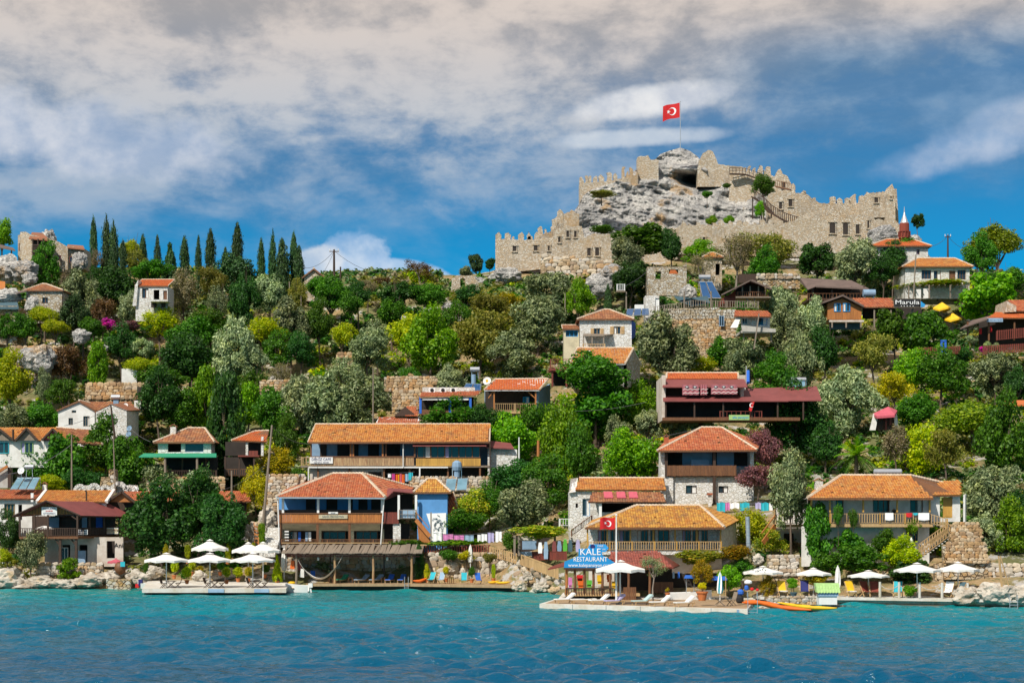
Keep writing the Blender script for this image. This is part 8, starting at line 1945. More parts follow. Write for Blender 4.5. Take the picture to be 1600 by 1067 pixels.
post(h,94,840,879,Y0_-.6,.26,'wooddark');post(h,119,840,879,Y0_-.7,.26,'wooddark')
sign(h,122,137,827,835,Y0_+.2,[('CAFE BAR',.68,.42,.85,'navy'),('RESTAURANT',.25,.36,.75,'navy')]);sign(h,166,184,825,833,Y0_+4,[('OTTOMAN',.6,.5,1.1,'maroon')],'cream',border='whitepaint')
textobj('Ani',h,X(184,206),206.44,Z(852,206),.75,'black',name='lettering')
mb=MB();mb.lathe(P(70,826,206),[(1.2,0),(1.0,.1),(.2,.35)],10);o=mb.build('parasol','awning_w');tag(o,'small white parasol top seen on the restaurant balcony','parasol')
# ochre roofs behind
h=T('tiled_house','low white house with ochre tiled roof, left edge behind the restaurant','house',P(30,810,216));Yq=212
q_=[P(-30,779,Yq),P(58,779,Yq),P(70,765,Yq+4),P(-30,765,Yq+4)];r_=troof(h,q_,'tile_r','woodbrown','roof')
mb=MB();wall_open(mb,X(-30,Yq),X(60,Yq),Z(840,Yq),Z(780,Yq),Yq+.4,.3,[(X(27,Yq),X(33,Yq),Z(812,Yq),Z(788,Yq)),(X(5,Yq),X(22,Yq),Z(811,Yq),Z(787,Yq))]);mb.build('wall','white',h);pb(h,'room_shade','dark',-28,58,782,820,Yq+2,.1);win(h,X(5,Yq+.4),X(22,Yq+.4),Z(811,Yq+.4),Z(787,Yq+.4),Yq+.4,'W','woodpale')
h=T('tiled_house','low house with bright ochre roof between white copings behind the restaurant','house',P(120,800,216));Yq=211
q_=[P(58,784,Yq),P(166,784,Yq),P(178,766,Yq+5),P(72,766,Yq+5)];r_=troof(h,q_,'tile_o','woodbrown','roof',.25,.36);mb=MB();mb.bar(q_[0],q_[3],.35,.35);mb.bar(q_[1],q_[2],.35,.35);mb.build('coping','white',r_,'stuff');chimney(h,70,757,768,Yq+5,.5,'white')
pb(h,'wall','whitestone',58,166,784,830,Yq+.3,.3)
mb=MB();mb.tube([P(135,782,Yq),P(135,768,Yq),P(133,766,Yq)],.1,6);mb.build('stove_pipe','wooddark',h);pb(h,'vent','whitepaint',48,52,770,784,Yq+1,.3)
h=T('gabled_shed_row','low orange tiled sheds with two brown gables right of the ochre roof','shed',P(235,800,216));Yq=213
for (a,b,t_,e_) in ((165,212,768,784),(212,262,769,786)):
 xm=(a+b)/2+2;mb=MB();mb.prism([P(a+2,e_,Yq),P(b-2,e_,Yq),P(xm,t_+2,Yq)],(0,.3,0));mb.build('gable','woodorange',h);mb=MB();mb.bar(P(a,e_+1,Yq-.3),P(xm,t_,Yq-.3),.3,.25);mb.bar(P(b,e_+1,Yq-.3),P(xm,t_,Yq-.3),.3,.25);mb.build('barge_board','wooddark',h)
q_=[P(190,784,Yq+.5),P(392,783,Yq+.5),P(388,768,Yq+4.5),P(192,768,Yq+4.5)];r_=troof(h,q_,'tile_r','woodbrown','roof');pb(h,'wall','wooddark',170,385,784,810,Yq+1.5,.2)
panels('row of three tilted solar collectors on the left ochre roof',[P(15,764,213),P(54,764,213),P(63,746,215.5),P(27,746,215.5)],3,mat='solarlite',tank=(P(46,729,216),.55,.26))
dish('round white satellite dish beside the three collectors on the left',33,735,214,.45)
h=T('gable_house','grey brick gable end at the left edge under the bushes','house',P(5,760,219));mb=MB();mb.prism([P(-30,762,217),P(12,762,217),P(12,730,217),P(-8,748-20,217),P(-30,735,217)],(0,2,0));mb.build('wall','concrete',h);mb=MB();mb.bar(P(-10,742,216.5),P(12,728,216.5),.3,.3);mb.build('roof_edge','tile_o',h);pb(h,'corner','wooddark',12,17,730,762,216.8,.4)
# shore wall and rocks on the left
stonewall('pale stone shore wall below the left restaurant',56,160,880,899,204,204,sz=.5,lean=.1)
h=T('shore_ledge','low brown stone quay block on the left shore','quay',P(187,915,202));pb(h,'block','drystone',166,204,905,925,201.2,3)
for i,a in enumerate([(4,906,36,20,202.5,61),(62,911,28,12,202.6,62),(100,913,26,10,202.2,63),(140,909,24,13,202.4,64),(215,903,20,13,203,65),(165,903,20,9,204,66),(240,893,16,10,203.5,67),(312,900,12,9,202,68),(38,918,20,7,201.5,69),(180,896,16,8,205,70),(350,897,24,9,203.5,71),(420,897,20,10,203,72)]):
 boulder(['big pale rounded boulder at the left edge of the shore','flat grey white shore rock under the thin young tree','long low shore rock below the large leaved plant','rough pale shore rock left of the quay block','pale rock at the bow of the small red and blue boat','rock shelf below the red parasol','pale rock behind the leftmost white parasol','pale round rock between dock tables','low dark wet rock left of the flat shore rock','pale rock under the round boat chair','pale rock strip behind the middle dock table','pale rock strip behind the right dock table'][i],*a)
def smallumb():
 return mk_umbrella(.95,1.15,8,.35,'pinkred','woodpale')
o=smallumb();o.location=P(181,893,204);o['label']='small red and white parasol on the left shore';
h=T('round_seat','round brown wicker seat with turquoise towel on the left shore','seat',P(188,896,203));mb=MB();mb.lathe(P(188,897,203),[(.2,0),(.55,.25),(.68,.7),(.6,1.15),(.35,1.35)],12);mb.build('shell','woodbrown',h,smooth=True);pb(h,'towel','turq',188,195,877,885,202.2,.08)
for i,p_ in enumerate((5,10)):o=mk_table('woodpale' if i == 0 else 'whitepaint',False,.4);o.location=P(p_,879+i,206);o['label']=['orange brown table at the left edge above the shore','white chair like table next to the orange brown one'][i]

# ================================================================ docks
def dock(label,front,back,z,th,mat='dock',name='dock',extra=None):
 h=T(name,label,'dock',(front[0]+front[1])/2);(a,b),(c_,d_)=front,back
 mb=MB();mb.prism([(q.x,q.y,z) for q in (a,b,d_,c_)],(0,0,-th));mb.build('slab',M[mat],h)
 mb=MB();n_=4;ins=[(a.x+.8,a.y+.9),(b.x-.8,b.y+.9),(d_.x-.4,d_.y),(c_.x+.4,c_.y)];mb.prism([(q[0],q[1],z-th) for q in ins],(0,0,-1.6));mb.build('support','wooddark',h)
 return h
zL=Z(919,187);dL=dock('white concrete bathing dock with three dining tables on the left',(P(222,920,186.5),P(447,920,186.5)),(P(228,905,198),P(452,905,198)),zL,.42)
for k,(a,b) in enumerate(((325,350),(397,420))):mb=MB();mb.box(X(a,186.4),X(b,186.4),186.42,186.55,zL-.4,zL-.02);mb.build('blue_panel',M['blue2' if 0 else 'paleblue'],dL)
mb=MB();mb.prism([(X(232,200),197.9,zL+.1),(X(450,200),197.9,zL+.1),(X(455,204),204.5,zL+.25),(X(232,204),204.5,zL+.25)],(0,0,-2));o=mb.build('quay','dock');tag(o,'pale concrete quay behind the left bathing dock','quay')
zK=Z(942,161);dK=dock('long white edged lounger dock in front of the blue restaurant',(P(843,942,160),P(1168,951.5,150.5)),(P(868,935,169),P(1180,937,168)),zK,.42)
mb=MB();mb.prism([(q.x,q.y,zK+.012) for q in (P(852,941,160.8),P(1166,950,151.6),P(1178,937,167.8),P(872,935,168.8))],(0,0,-.01));mb.build('surface','deckfloor',dK)
for k in range(1,6):u=k/6;q=P(843,942,160).lerp(P(1168,951.5,150.5),u);mb=MB();mb.box(q.x-.02,q.x+.02,q.y-.015,q.y+.1,zK-.41,zK+.005);mb.build('joint','slate',dK)
mb=MB();mb.box(X(1152,150.6),X(1166,150.6),150.85,151.0,zK-.34,zK-.04);mb.build('fender','greyblue',dK)
mb=MB();mb.prism([(P(872,935,168.9).x,168.9,zK+.02),(P(1180,937,167.9).x,167.9,zK+.02),(X(1185,174),174,zK+.3),(X(880,176),176,zK+.3)],(0,0,-2));o=mb.build('quay','dock');tag(o,'concrete quay under the blue gabled restaurant','quay')
# right quay
qpts=[(1188,939,166.5),(1340,937,165.2),(1480,940,162.5),(1640,948,159.8)]
h=T('quay','low stone quay with concrete edge along the right shore','quay',P(1400,940,163))
for (a,b) in zip(qpts,qpts[1:]):
 p_,q=P(*a),P(*b);za=.75;mb=MB();mb.prism([(p_.x,p_.y,za),(q.x,q.y,za),(q.x+.5,q.y+7,za),(p_.x-.5,p_.y+7,za)],(0,0,-.25));mb.build('slab','dock',h);mb=MB();mb.prism([(p_.x,p_.y+.35,za-.25),(q.x,q.y+.35,za-.25),(q.x,q.y+6,za-.25),(p_.x,p_.y+6,za-.25)],(0,0,-2));mb.build('foundation','shorerock',h)
zQ=.76
# parasols
UM=[(260,186.9+2.5,zL,'leftmost of the three white parasols along the left dock edge','white parasols on the left dock'),(328,189.4,zL,'middle one of the three white parasols along the left dock edge','white parasols on the left dock'),(395,189.4,zL,'rightmost of the three white parasols along the left dock edge','white parasols on the left dock')]
def umb_at(px,Y,z,rimrow,wpx,lab,grp,mat=None):
 s_=Y/F;R_=wpx*s_/2;hh=Z(rimrow,Y)-z;key='umb'
 o=inst(key,mk_umbrella,(X(px,Y),Y,z),rnd.uniform(-.2,.2),lab,grp);o.scale=(R_/1.80,R_/1.80,hh/2.33);
 if mat:recolour(o,'canopy',mat)
 return o
for (p_,Y_,z_,lb,g_) in UM:umb_at(p_,Y_,z_,878.5,70,lb,g_)
umb_at(328,200,zL+.2,861,56,'white parasol standing behind the middle dock parasol','white parasols behind the left dock');umb_at(388,201,zL+.2,864,52,'white parasol half hidden behind the right dock parasol','white parasols behind the left dock');umb_at(411,199,zL+.2,864,56,'white parasol behind and right of the right dock parasol','white parasols behind the left dock')
umb_at(969,158.5,zK,894,80,'big white parasol in front of the blue gabled restaurant','white parasols on the right')
RU=[(1192,167.5,897,64,'white parasol with dark leaf shaped marks on its left half'),(1271,167.5,899,56,'white parasol above the orange green bush'),(1357,166.5,902,64,'white parasol above the red brown chairs'),(1433,164.5,894,70,'largest white parasol on the right quay'),(1497,165.2,893,64,'rightmost white parasol, flatter and further back')]
for (p_,Y_,rr2,wp,lb) in RU:o=umb_at(p_,Y_,zQ,rr2,wp,lb,'white parasols on the right')
o=[q for q in SC.objects if q.get('label') == RU[0][4]][0];s_=167.5/F;c_=P(1192,877,167.5);mb=MB();rr_=random.Random(2)
top_=Vector((0,0,3.17));
for k in range(42):  # dark leaf-shaped marks scattered over the left side of the canopy
 u=rr_.uniform(.25,.95);a=rr_.uniform(math.pi*.75,math.pi*1.55);rim_=Vector((1.80*math.cos(a),1.80*math.sin(a),2.55));q=top_.lerp(rim_,u)+Vector((0,0,.045));d_=Vector((rr_.uniform(-1,1),rr_.uniform(-1,1),0)).normalized()*.13;sl_=Vector((math.cos(a),math.sin(a),-.34)).normalized();d1=sl_*.14;e1=Vector((-math.sin(a),math.cos(a),0))*.05;mb.quad(q-d1,q+e1,q+d1,q-e1)
lp=mb.build('leaf_marks','slate',None,'stuff');lp.data.transform(__import__('mathutils').Matrix.Translation(lp.location));lp.location=(0,0,0);lp.parent=o
inst('closedu',mk_closed,(X(1309,166.5),166.5,zQ),.5,'closed white parasol before the ivy on the right quay','closed white parasols',None,1.05)
inst('closedu',mk_closed,P(444,905,201),.9,'closed pale parasol at the left corner of the thatch shelter','closed white parasols',None,1.3)
cs=mk_closed('flagwhite',2.7,'turq');cs.location=(X(1125,163),163,zK);cs['label']='closed parasol with turquoise and white stripes beside the folding table'
# tables and chairs
n_=0;chl=['left','right']
for i,p_ in enumerate((267,335,402)):
 nm=['leftmost','middle','rightmost'][i]
 inst('dtable',lambda:mk_table('wooddark',True,.5),(X(p_,188.3),188.3,zL),0,'dark wooden table under the '+nm+' dock parasol','dark tables on the left dock')
 for s_ in (0,1):
  inst('dchair2',lambda:mk_chair('wooddark'),(X(p_+(-11 if s_ == 0 else 11),188),188+.1*i,zL),R(75 if s_ == 0 else -75),'dark folding chair '+chl[s_]+' of the '+nm+' dock table','dark folding chairs on the left dock',None,1.15)
ft=mk_table('woodgrey',True,.55);ft.location=(X(1125,155.5),155.5,zK);ft['label']='grey folding table beside the striped parasol';ft.scale=(1.15,)*3
fc=mk_chair('woodgrey');fc.location=(X(1143,156),156,zK);fc.rotation_euler=(0,0,R(-60));fc.scale=(1.25,)*3;fc['label']='grey slatted folding chair right of the folding table'
for i,(a,rx_,ry_,km,lab) in enumerate([(272,8,10,'topiary','clipped yellow green bush just left of the first dock table'),(292,9,10,'topiary','clipped ball bush between the first two dock tables'),(354,8,9,'topiary','clipped ball bush right of the middle dock table')]):
 potted(lab,a,912 if a > 280 else 904,192 if a > 280 else 199,893 if a > 280 else 886,rx_,ry_,km,'lime')
for i,(a,b,rx_,ry_,km,lm,Y_) in enumerate([(228,888,6,9,'tall','green',203),(259,858,5,9,'cypress','yellow',204),(293,862,7,11,'tall','lime',204),(312,890,8,8,'topiary','orangeleaf',202.5),(300,884,7,8,'topiary','lime',203),(356,861,5,13,'cypress','lime',204),(372,893,9,9,'topiary','lime',200.5),(388,893,9,9,'topiary','yellow',200),(344,884,8,8,'topiary','green',202),(414,888,9,8,'topiary','green',201),(433,886,9,20,'fir','lime',199.5),(396,852,4,6,'topiary','lime',205)]):
 potted(['small upright pot shrub left of the first white parasol','yellow pointed shrub top behind the first white parasol','yellow green shrub behind the gap of the first two parasols','orange tinted potted bush behind the dock','small lime potted bush behind the second dock parasol','slim pointed conifer behind the second dock parasol','clipped bush left of the third dock table','yellow clipped bush behind the third dock table','green potted bush behind the middle dock table','green potted bush behind the right dock table','clipped golden cone conifer right of the left dock','tiny shrub top above the far white parasol'][i],a,b+ry_+7,Y_,b,rx_,ry_,km,lm)
# loungers on the long dock
LD=[(882,160.6,'white lounger at the left end of the long dock','awning_w',62),(908,160.3,'low flat white lounger, second on the long dock','awning_w',70),(936,158.8,'white lounger, third on the long dock, left of the blue one','awning_w',62),(960,158,'pale blue lounger below the big white parasol','lilac',60),(1003,157.5,'white and turquoise lounger right of the big white parasol','sageC',64),(1031,155.6,'white lounger in front of the bare pale tree','awning_w',62),(1069,154.6,'white lounger nearest the orange citrus pot','awning_w',60)]
M['sageC']=cloth('cloth_pale_turquoise',(.45,.62,.62))
for (p_,Y_,lb,mt,az) in LD:
 o=inst('lounger',None,(X(p_,Y_),Y_,zK+.015),R(-az),lb,'white loungers on the long dock',('seat_cushion',mt),1.0);recolour(o,'back_cushion',mt)
 if 'low flat' in lb:
  for ch in o.children:
   if ch.name.startswith('back_cushion'):ch.rotation_euler=(R(-34),0,0);ch.location=(0,.1,.16)
potted('yellow orange citrus in a big orange terracotta pot on the long dock',1097,938,156,915,9,7,'loose','yellow','terracotta',1.9)
potted('small red brown pot between the loungers',1043,932,160,921,4,4,'bush','orangeleaf','terracotta',.9)
# right quay chairs
for i,(p_,Y_,mt,rz,lb) in enumerate([(1222,166.6,'yellow',10,'yellow backed lounge chair below the leaf marked parasol'),(1257,166.6,'navy',-8,'navy blue lounge chair right of the yellow one'),(1329,166,'yellow',15,'bright yellow lounge chair next to the duck house'),(1352,165.8,'brick',20,'low red brown chair under the third right parasol'),(1366,165.5,'brick',-8,'tall red brown chair beside the white chain post'),(1403,165.2,'turq',-15,'turquoise chair beside the vivid green fern'),(1482,164.6,'flagwhite',-35,'white chair left of the dark green lounger'),(1500,163.8,'slate',-60,'dark blue green lounger at the right end of the quay')]):
 o=inst('dchair',None,(X(p_,Y_),Y_,zQ),R(rz),lb,'chairs along the right quay',('backrest',mt),1.35);recolour(o,'seat',mt if mt != 'yellow' else 'awning_w')
potted('dark potted plant between the two lounge chairs',1240,934,166.2,914,9,6,'bush','bright','slate',1.3)
# white posts with sagging rope
pxs_=[(1375,164.6),(1405,164.1),(1437,163.4),(1472,162.8),(1512,162.2)];tops=[]
for i,(p_,Y_) in enumerate(pxs_):
 mb=MB();x=X(p_,Y_);mb.tube([(x,Y_,zQ),(x,Y_,zQ+1.45)],[.13,.11],8);o=mb.build('mooring_post','dock');tag(o,['first white quay post, right of the red brown chairs','second white quay post, at the turquoise chair','third white quay post, under the largest right parasol','fourth white quay post, left of the white chair','last white quay post, in front of the yellowish boulder'][i],'post','white quay posts');tops.append(Vector((x,Y_,zQ+1.2)))
for i,(a,b) in enumerate(zip(tops,tops[1:])):mb=MB();mb.tube([a.lerp(b,k/10)-Vector((0,0,.42*(1-(2*k/10-1)**2))) for k in range(11)],.035,5);o=mb.build('rope','rope');tag(o,'sagging rope between the '+['first and second','second and third','third and fourth','fourth and last'][i]+' white quay posts','rope','ropes between the quay posts')
# duck house
h=T('duck_house','little white hut with green scalloped roof standing at the water','duck house',(X(1295,160.5),160.5,.3));x0,x1=X(1280,160),X(1308,160)
mb=MB();mb.box(x0,x1,160,161.4,.35,1.25);mb.build('body','whitepaint',h);mb=MB();mb.box(x0-.1,x1+.1,159.9,160.05,1.1,1.5);mb.build('trim','paleblue',h)
for r0_ in range(2):
 za,zb2=1.45+r0_*.38,1.85+r0_*.38;mb=MB();ya=159.75+r0_*.35
 for k in range(8):
  xa=x0-.25+(x1-x0+.5)*k/8;xb=x0-.25+(x1-x0+.5)*(k+1)/8;mb.quad((xa,ya,za),((xa+xb)/2,ya,za-.08),(xb,ya,za),(xb,ya+.4,zb2),(xa,ya+.4,zb2))
 mb.prism([(x0-.25,ya+.05,za),(x1+.25,ya+.05,za),(x1+.25,ya+.45,zb2),(x0-.25,ya+.45,zb2)],(0,.9,0));mb.build('roof_row','palegreen',h)
# kayaks and boats
hull('long orange red kayak lying off the long dock','kayak','kayak',[P(1160,942,156),P(1190,940,154.5),P(1225,948,152.5),P(1268,954,151)],.42,.34,'orange');hull('yellow kayak beside the long orange one','kayak','kayak',[P(1215,942,156),P(1260,947,154),P(1308,951,152.5)],.38,.3,'yellow')
hull('short orange kayak behind the long orange one','kayak','kayak',[P(1164,940,158),P(1180,939,157.4),P(1212,945,156.4)],.36,.28,'orange',False)
ladder('tall bathing ladder at the right end of the long dock',1176,926,962,150.2,.8)
def boat(label,px0,px1,pyw,Y,hgt,mat='whitepaint',motor=1,group=None):
 h=T('motor_boat',label,'boat',P((px0+px1)/2,pyw,Y));x0,x1=X(px0,Y),X(px1,Y);zw=Z(pyw,Y);n=14;mb=MB();seg=[]
 for k in range(n+1):
  u=k/n;x=x0+(x1-x0)*u;w__=.85*math.sin(math.pi*min(1,.5+u*.5))**.6 if motor > 0 else .85*math.sin(math.pi*min(1,.5+(1-u)*.5))**.6;w__=max(w__,.04);sheer=hgt*(1+.35*(u if motor > 0 else 1-u)**2)
  ring=[(x,Y-w__,zw+sheer),(x,Y-w__*.85,zw),(x,Y,zw-.25),(x,Y+w__*.85,zw),(x,Y+w__,zw+sheer),(x,Y+w__*.8,zw+sheer),(x,Y+w__*.7,zw+.12),(x,Y-w__*.7,zw+.12),(x,Y-w__*.8,zw+sheer)];seg.append(ring)
 for k in range(n+1):mb.v+=seg[k]
 m_=len(seg[0])
 for k in range(n):
  for j in range(m_):a=k*m_+j;b=k*m_+(j+1) % m_;mb.f.append((a,b,b+m_,a+m_));mb.m.append(0)
 mb.f.append(tuple(range(m_)));mb.f.append(tuple(n*m_+j for j in range(m_-1,-1,-1)));mb.m+=[0,0];mb.build('hull',M[mat],h)
 xs2=x0 if motor > 0 else x1;sg=-1 if motor > 0 else 1
 mb=MB();mb.box(min(xs2,xs2+sg*.45),max(xs2,xs2+sg*.45),Y-.2,Y+.2,zw+hgt*.7,zw+hgt*.7+.45);mb.bar((xs2+sg*.2,Y,zw+hgt*.7),(xs2+sg*.35,Y,zw-.3),.16);mb.build('outboard',M['whitepaint' if mat == 'whitepaint' and px0 < 600 else 'black'],h)
 for k in (.35,.65):mb=MB();x=x0+(x1-x0)*k;mb.box(x-.12,x+.12,Y-.7,Y+.7,zw+hgt*.6,zw+hgt*.68);mb.build('bench','woodpale',h)
 return h
boat('white motor boat moored between the left dock and the thatch shelter',446,482,925,193,.75,motor=-1);boat('small white and blue boat at the left end of the left dock',222,262,919,199.5,.6,motor=1)
mb=MB();mb.box(X(216,199),X(222,199),199,199.5,.5,1.2);o=mb.build('outboard_motor','navy');tag(o,'navy outboard cover at the left end of the left dock','outboard motor');mb=MB();mb.box(X(211,199),X(217,199),199.1,199.6,.3,.7);o=mb.build('fuel_can','red');tag(o,'red fuel can on the rocks left of the left dock','can')
b_=boat('white boat with small blue awning behind the loungers',1045,1112,938,168.3,.75,motor=1);
for p_ in (1072,1084):roundpost(b_,p_,902,930,168,.03,'metal')
mb=MB();mb.prism([P(1069,902,167.2),P(1086,902,167.2),P(1085,898,169),P(1071,898,169)],(0,0,-.08));mb.build('awning','blue2',b_)
mb=MB();mb.prism([P(1112,905,166.5),P(1136,905,166.5),P(1134,900,168),P(1114,900,168)],(0,0,-.08));o=mb.build('awning','blue2');tag(o,'flat blue awning behind the striped closed parasol','awning')
mb=MB();mb.tube([P(1134,900,166),P(1134,935,166)],.04,6);o=mb.build('pole','woodpale');tag(o,'thin pale pole right of the striped closed parasol','pole')
for i,(a,b2,w__,hh2,mt,lb) in enumerate([(1152,925,10,9,'blue2','blue covered outboard motor beside the folding chair'),(1150,936,12,12,'black','black outboard body under the blue cover'),(1163,918,7,8,'blue2','small blue bucket behind the orange kayak'),(1172,920,6,5,'red','left red crate behind the orange kayak'),(1181,921,5,4,'red','right red crate behind the orange kayak'),(1163,909,12,6,'flagwhite','white sack under the leaf marked parasol'),(450,911,12,6,'yellow','yellow flat kayak bow on the quay by the closed parasol')]):
 Y_=158.5 if a > 600 and b2 > 924 else (164.5 if a > 600 else 200);mb=MB();c_=P(a+w__/2,b2,Y_);s_=Y_/F;mb.lathe(c_,[(w__*s_*.3,-hh2*s_*.5),(w__*s_*.5,-hh2*s_*.25),(w__*s_*.5,hh2*s_*.2),(w__*s_*.28,hh2*s_*.5)],10);o=mb.build('container',M[mt]);tag(o,lb,'container')
# orange life ring & cloths at the shelter
for (a,b2,mt,lb,cat) in [(457,882,'orange','orange bag hanging on the first shelter post','bag'),(467,884,'maroon','dark red towel hanging behind the first shelter post','towel'),(472,895,'awning_w','pale cloth hanging beside the hammock','cloth')]:
 mb=MB();mb.prism([P(a-4,b2+6,Yf+.4),P(a+3,b2+7,Yf+.4),P(a+3,b2-6,Yf+.4),P(a-2,b2-7,Yf+.4)],(0,.25,0));o=mb.build('hanging_cloth',M[mt]);tag(o,lb,cat)
stonewall('pale stone corner wall under the left end of the thatch shelter',440,466,872,908,203.2,203.2,sz=.5)

# ================================================================ people
def person(label,loc,hgt=1.7,shirt='white',trousers='slate',sit=False,rz=0):
 h=T('person',label,'person',loc);s_=hgt/1.75
 if sit:J=dict(pel=(0,0,.48),ch=(0,.04,.92),nk=(0,.03,1.06),hd=(0,.0,1.2),hipL=(-.1,0,.47),hipR=(.1,0,.47),knL=(-.13,-.44,.5),knR=(.13,-.44,.5),ftL=(-.13,-.42,.07),ftR=(.13,-.42,.07),toL=(-.13,-.58,.04),toR=(.13,-.58,.04),shL=(-.19,.04,.98),shR=(.19,.04,.98),elL=(-.25,-.08,.74),elR=(.25,-.08,.74),haL=(-.16,-.32,.62),haR=(.16,-.32,.62))
 else:J=dict(pel=(0,0,.95),ch=(0,.02,1.3),nk=(0,.02,1.48),hd=(0,0,1.62),hipL=(-.1,0,.9),hipR=(.1,0,.9),knL=(-.11,-.03,.5),knR=(.12,.03,.5),ftL=(-.12,.0,.08),ftR=(.13,.06,.08),toL=(-.12,-.17,.04),toR=(.14,-.11,.04),shL=(-.2,.02,1.4),shR=(.2,.02,1.4),elL=(-.27,.03,1.12),elR=(.27,.03,1.12),haL=(-.24,-.16,.9),haR=(.24,-.16,.9))
 order=list(J);V_=[Vector(J[k])*s_ for k in order];E=[('pel','ch'),('ch','nk'),('nk','hd'),('pel','hipL'),('pel','hipR'),('hipL','knL'),('hipR','knR'),('knL','ftL'),('knR','ftR'),('ftL','toL'),('ftR','toR'),('ch','shL'),('ch','shR'),('shL','elL'),('shR','elR'),('elL','haL'),('elR','haR')]
 Rr=dict(pel=.15,ch=.16,nk=.06,hd=.11,hipL=.09,hipR=.09,knL=.06,knR=.06,ftL=.045,ftR=.045,toL=.035,toR=.035,shL=.065,shR=.065,elL=.045,elR=.045,haL=.035,haR=.035)
 me=bpy.data.meshes.new('body');me.from_pydata(V_,[(order.index(a),order.index(b)) for a,b in E],[]);o=bpy.data.objects.new('body',me);COL.objects.link(o);o.parent=h
 mo=o.modifiers.new('skin','SKIN');
 if not me.skin_vertices:bm=None
 for i,k in enumerate(order):me.skin_vertices[0].data[i].radius=(Rr[k]*s_,Rr[k]*s_*.85);me.skin_vertices[0].data[i].use_root=(k == 'pel')
 o.modifiers.new('sub','SUBSURF').levels=1;dg=bpy.context.evaluated_depsgraph_get();m2=bpy.data.meshes.new_from_object(o.evaluated_get(dg));o.modifiers.clear();o.data=m2
 m2.materials.clear();[m2.materials.append(M[k]) for k in ('skin',shirt,trousers)]
 lowz,hiz=(.55,1.04) if sit else (.92,1.44)
 for p_ in m2.polygons:
  z=p_.center.z/s_;p_.material_index=1 if lowz < z < hiz and (abs(p_.center.x/s_) < .26) else (2 if z <= lowz and z > .1 and (sit or abs(p_.center.x/s_) < .2) else 0);p_.use_smooth=True
 mb=MB();hd=Vector(J['hd'])*s_;mb.lathe(hd+Vector((0,.015,0)),[(.11*s_,-.02*s_),(.118*s_,.04*s_),(.09*s_,.1*s_),(.03*s_,.13*s_)],10);mb.build('hair','black',h);h.rotation_euler=(0,0,rz);return h
for a in [('person in dark clothes standing behind the rail of the long balcony',(X(1397,176.6),176.6,Z(818,176.1)+.02),1.65,'black','slate',False,.2),('seated person in white on the terrace wall under the green roof, left of the post',(X(213,218.4),218.4,Z(768,218.4)-.4),1.7,'flagwhite','flagwhite',True,.3),('seated person in pale blue on the terrace wall, right of the one in white',(X(249,218.4),218.4,Z(768,218.4)-.4),1.7,'paleblue','greyblue',True,-.2)]:person(*a)

# ================================================================ poles and cables
def pole(label,px,pt,pb,Y,r=.13,mat='woodgrey',lean=0,arm=0):
 h=T('utility_pole',label,'utility pole',P(px+lean,pb,Y));mb=MB();mb.tube([P(px+lean,pb+6,Y),P(px,pt,Y)],[r*1.2,r*.75],8);mb.build('shaft',M[mat],h)
 if arm:
  mb=MB();c_=P(px,pt+3,Y);mb.bar(c_-Vector((arm,0,0)),c_+Vector((arm,0,0)),.12);mb.build('crossarm',M[mat],h)
  for s_ in (-1,0,1):mb=MB();q=c_+Vector((arm*s_*.9,0,.05));mb.tube([q,q+Vector((0,0,.35))],.06,6);mb.build('insulator','whitepaint',h)
 return P(px,pt+2,Y)
t1=pole('ridge utility pole with crossarm between the brick gable and the saddle',522,390,446,295,.2,'wooddark',0,.8);t2=pole('short thin bare pole right of the ridge utility pole',532,417,448,296,.16,'wooddark')
t3=pole('tall leaning grey pole left of the guest house',425,664,826,210,.15,'woodgrey',-15);t4=pole('short grey pole in front of the small ochre roof',362,735,782,212,.12,'woodgrey')
t5=pole('dark leaning pole in front of the rough white gable house',173,632,690,230,.13,'wooddark',8);t6=pole('slim grey pole rising from the stone pillar',177,680,765,217,.08,'woodgrey',3);t7=pole('grey pole standing in the large fig',112,679,768,218,.1,'woodgrey')
t8=pole('leaning pale lamp pole beside the hipped stone house',1431,398,540,262,.12,'woodgrey',-8);t9=pole('distant utility pole between the mosque and the huge pine',1481,367,405,295,.15,'wooddark',0,.5)
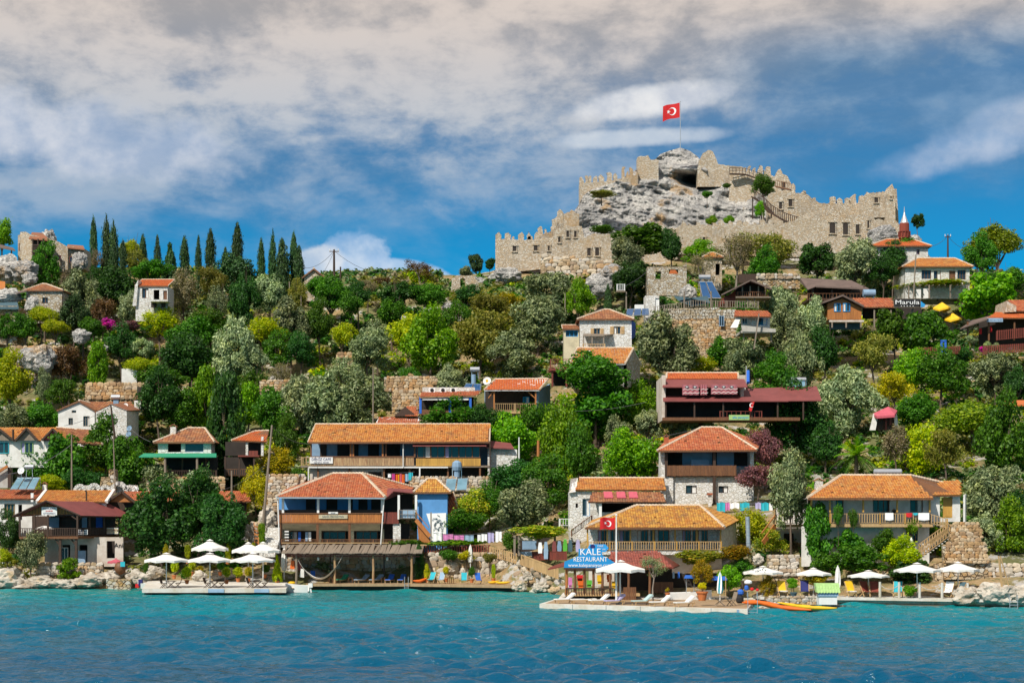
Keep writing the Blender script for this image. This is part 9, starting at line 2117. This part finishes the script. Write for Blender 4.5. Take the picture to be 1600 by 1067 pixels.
t10=pole('thin pole behind the cafe roof near the brown gable',583,575,662,236,.09,'woodgrey');t11=pole('white pole right of the cafe annex',811,683,722,219,.09,'whitepaint');t12=pole('thick orange brown post on the slope right of the cafe',841,688,735,217,.2,'woodorange')
t13=pole('thin grey pole below the white hipped house',858,628,700,232,.07,'woodgrey') if 0 else P(883,455,280);t14=pole('thin dark pole among the olives below the castle cliff',883,458,490,279,.1,'woodgrey');t15=pole('thin pole in the middle of the slope',563,545,578,262,.09,'woodgrey');t16=pole('grey post near the top of the slope left of the saddle',452,440,478,284,.1,'woodgrey',2);t17=pole('second grey post on the slope left of the saddle',470,458,482,283,.1,'woodgrey',1)
def wire(label,a,b,sag=.8,r=.02):
 mb=MB();a,b=Vector(a),Vector(b);mb.tube([a.lerp(b,k/12)-Vector((0,0,sag*(1-(2*k/12-1)**2))) for k in range(13)],r,4);o=mb.build('cable','wire');tag(o,label,'cable','overhead cables')
wire('cable from the ridge utility pole to the right across the saddle',t1,P(640,420,310),2,.03);wire('cable from the ridge utility pole down to the last cypress',t1,P(470,418,298),1,.03);wire('stay cable running down from the ridge utility pole',t1,P(506,425,296),.2,.03)
wire('pale cable from the leaning grey pole to the cafe',t3,P(484,693,220),.6,.03);wire('cable from the leaning grey pole down to the ochre roof',P(421,720,210),P(345,766,215),.5,.03);wire('cable from the dark leaning pole to the right bushes',P(202,668,232),P(235,690,228),.2,.03);wire('cable from the left roof to the dark leaning pole',P(0,742,214),P(112,694,218),.8,.03);wire('upper cable from the dark leaning pole to the left',t5,P(100,665,228),.4,.025)
wire('cable along the slope in front of the large fig',P(860,641,229),P(1010,628,229),.5,.025);wire('cable above the hipped house roof',P(940,693,212),P(1105,665,212),.4,.025);wire('cable from the lookout platform to the ruin',P(968,450,275),P(1010,425,286),.3,.03);wire('cable from the distant pole to the huge pine',t9,P(1520,388,297),.8,.03);wire('cable from the distant pole to the mosque',t9,P(1440,383,297),.8,.03);wire('long cable in front of the vivid leafy tree',P(1515,424,283),P(1600,422,283),.3,.03)
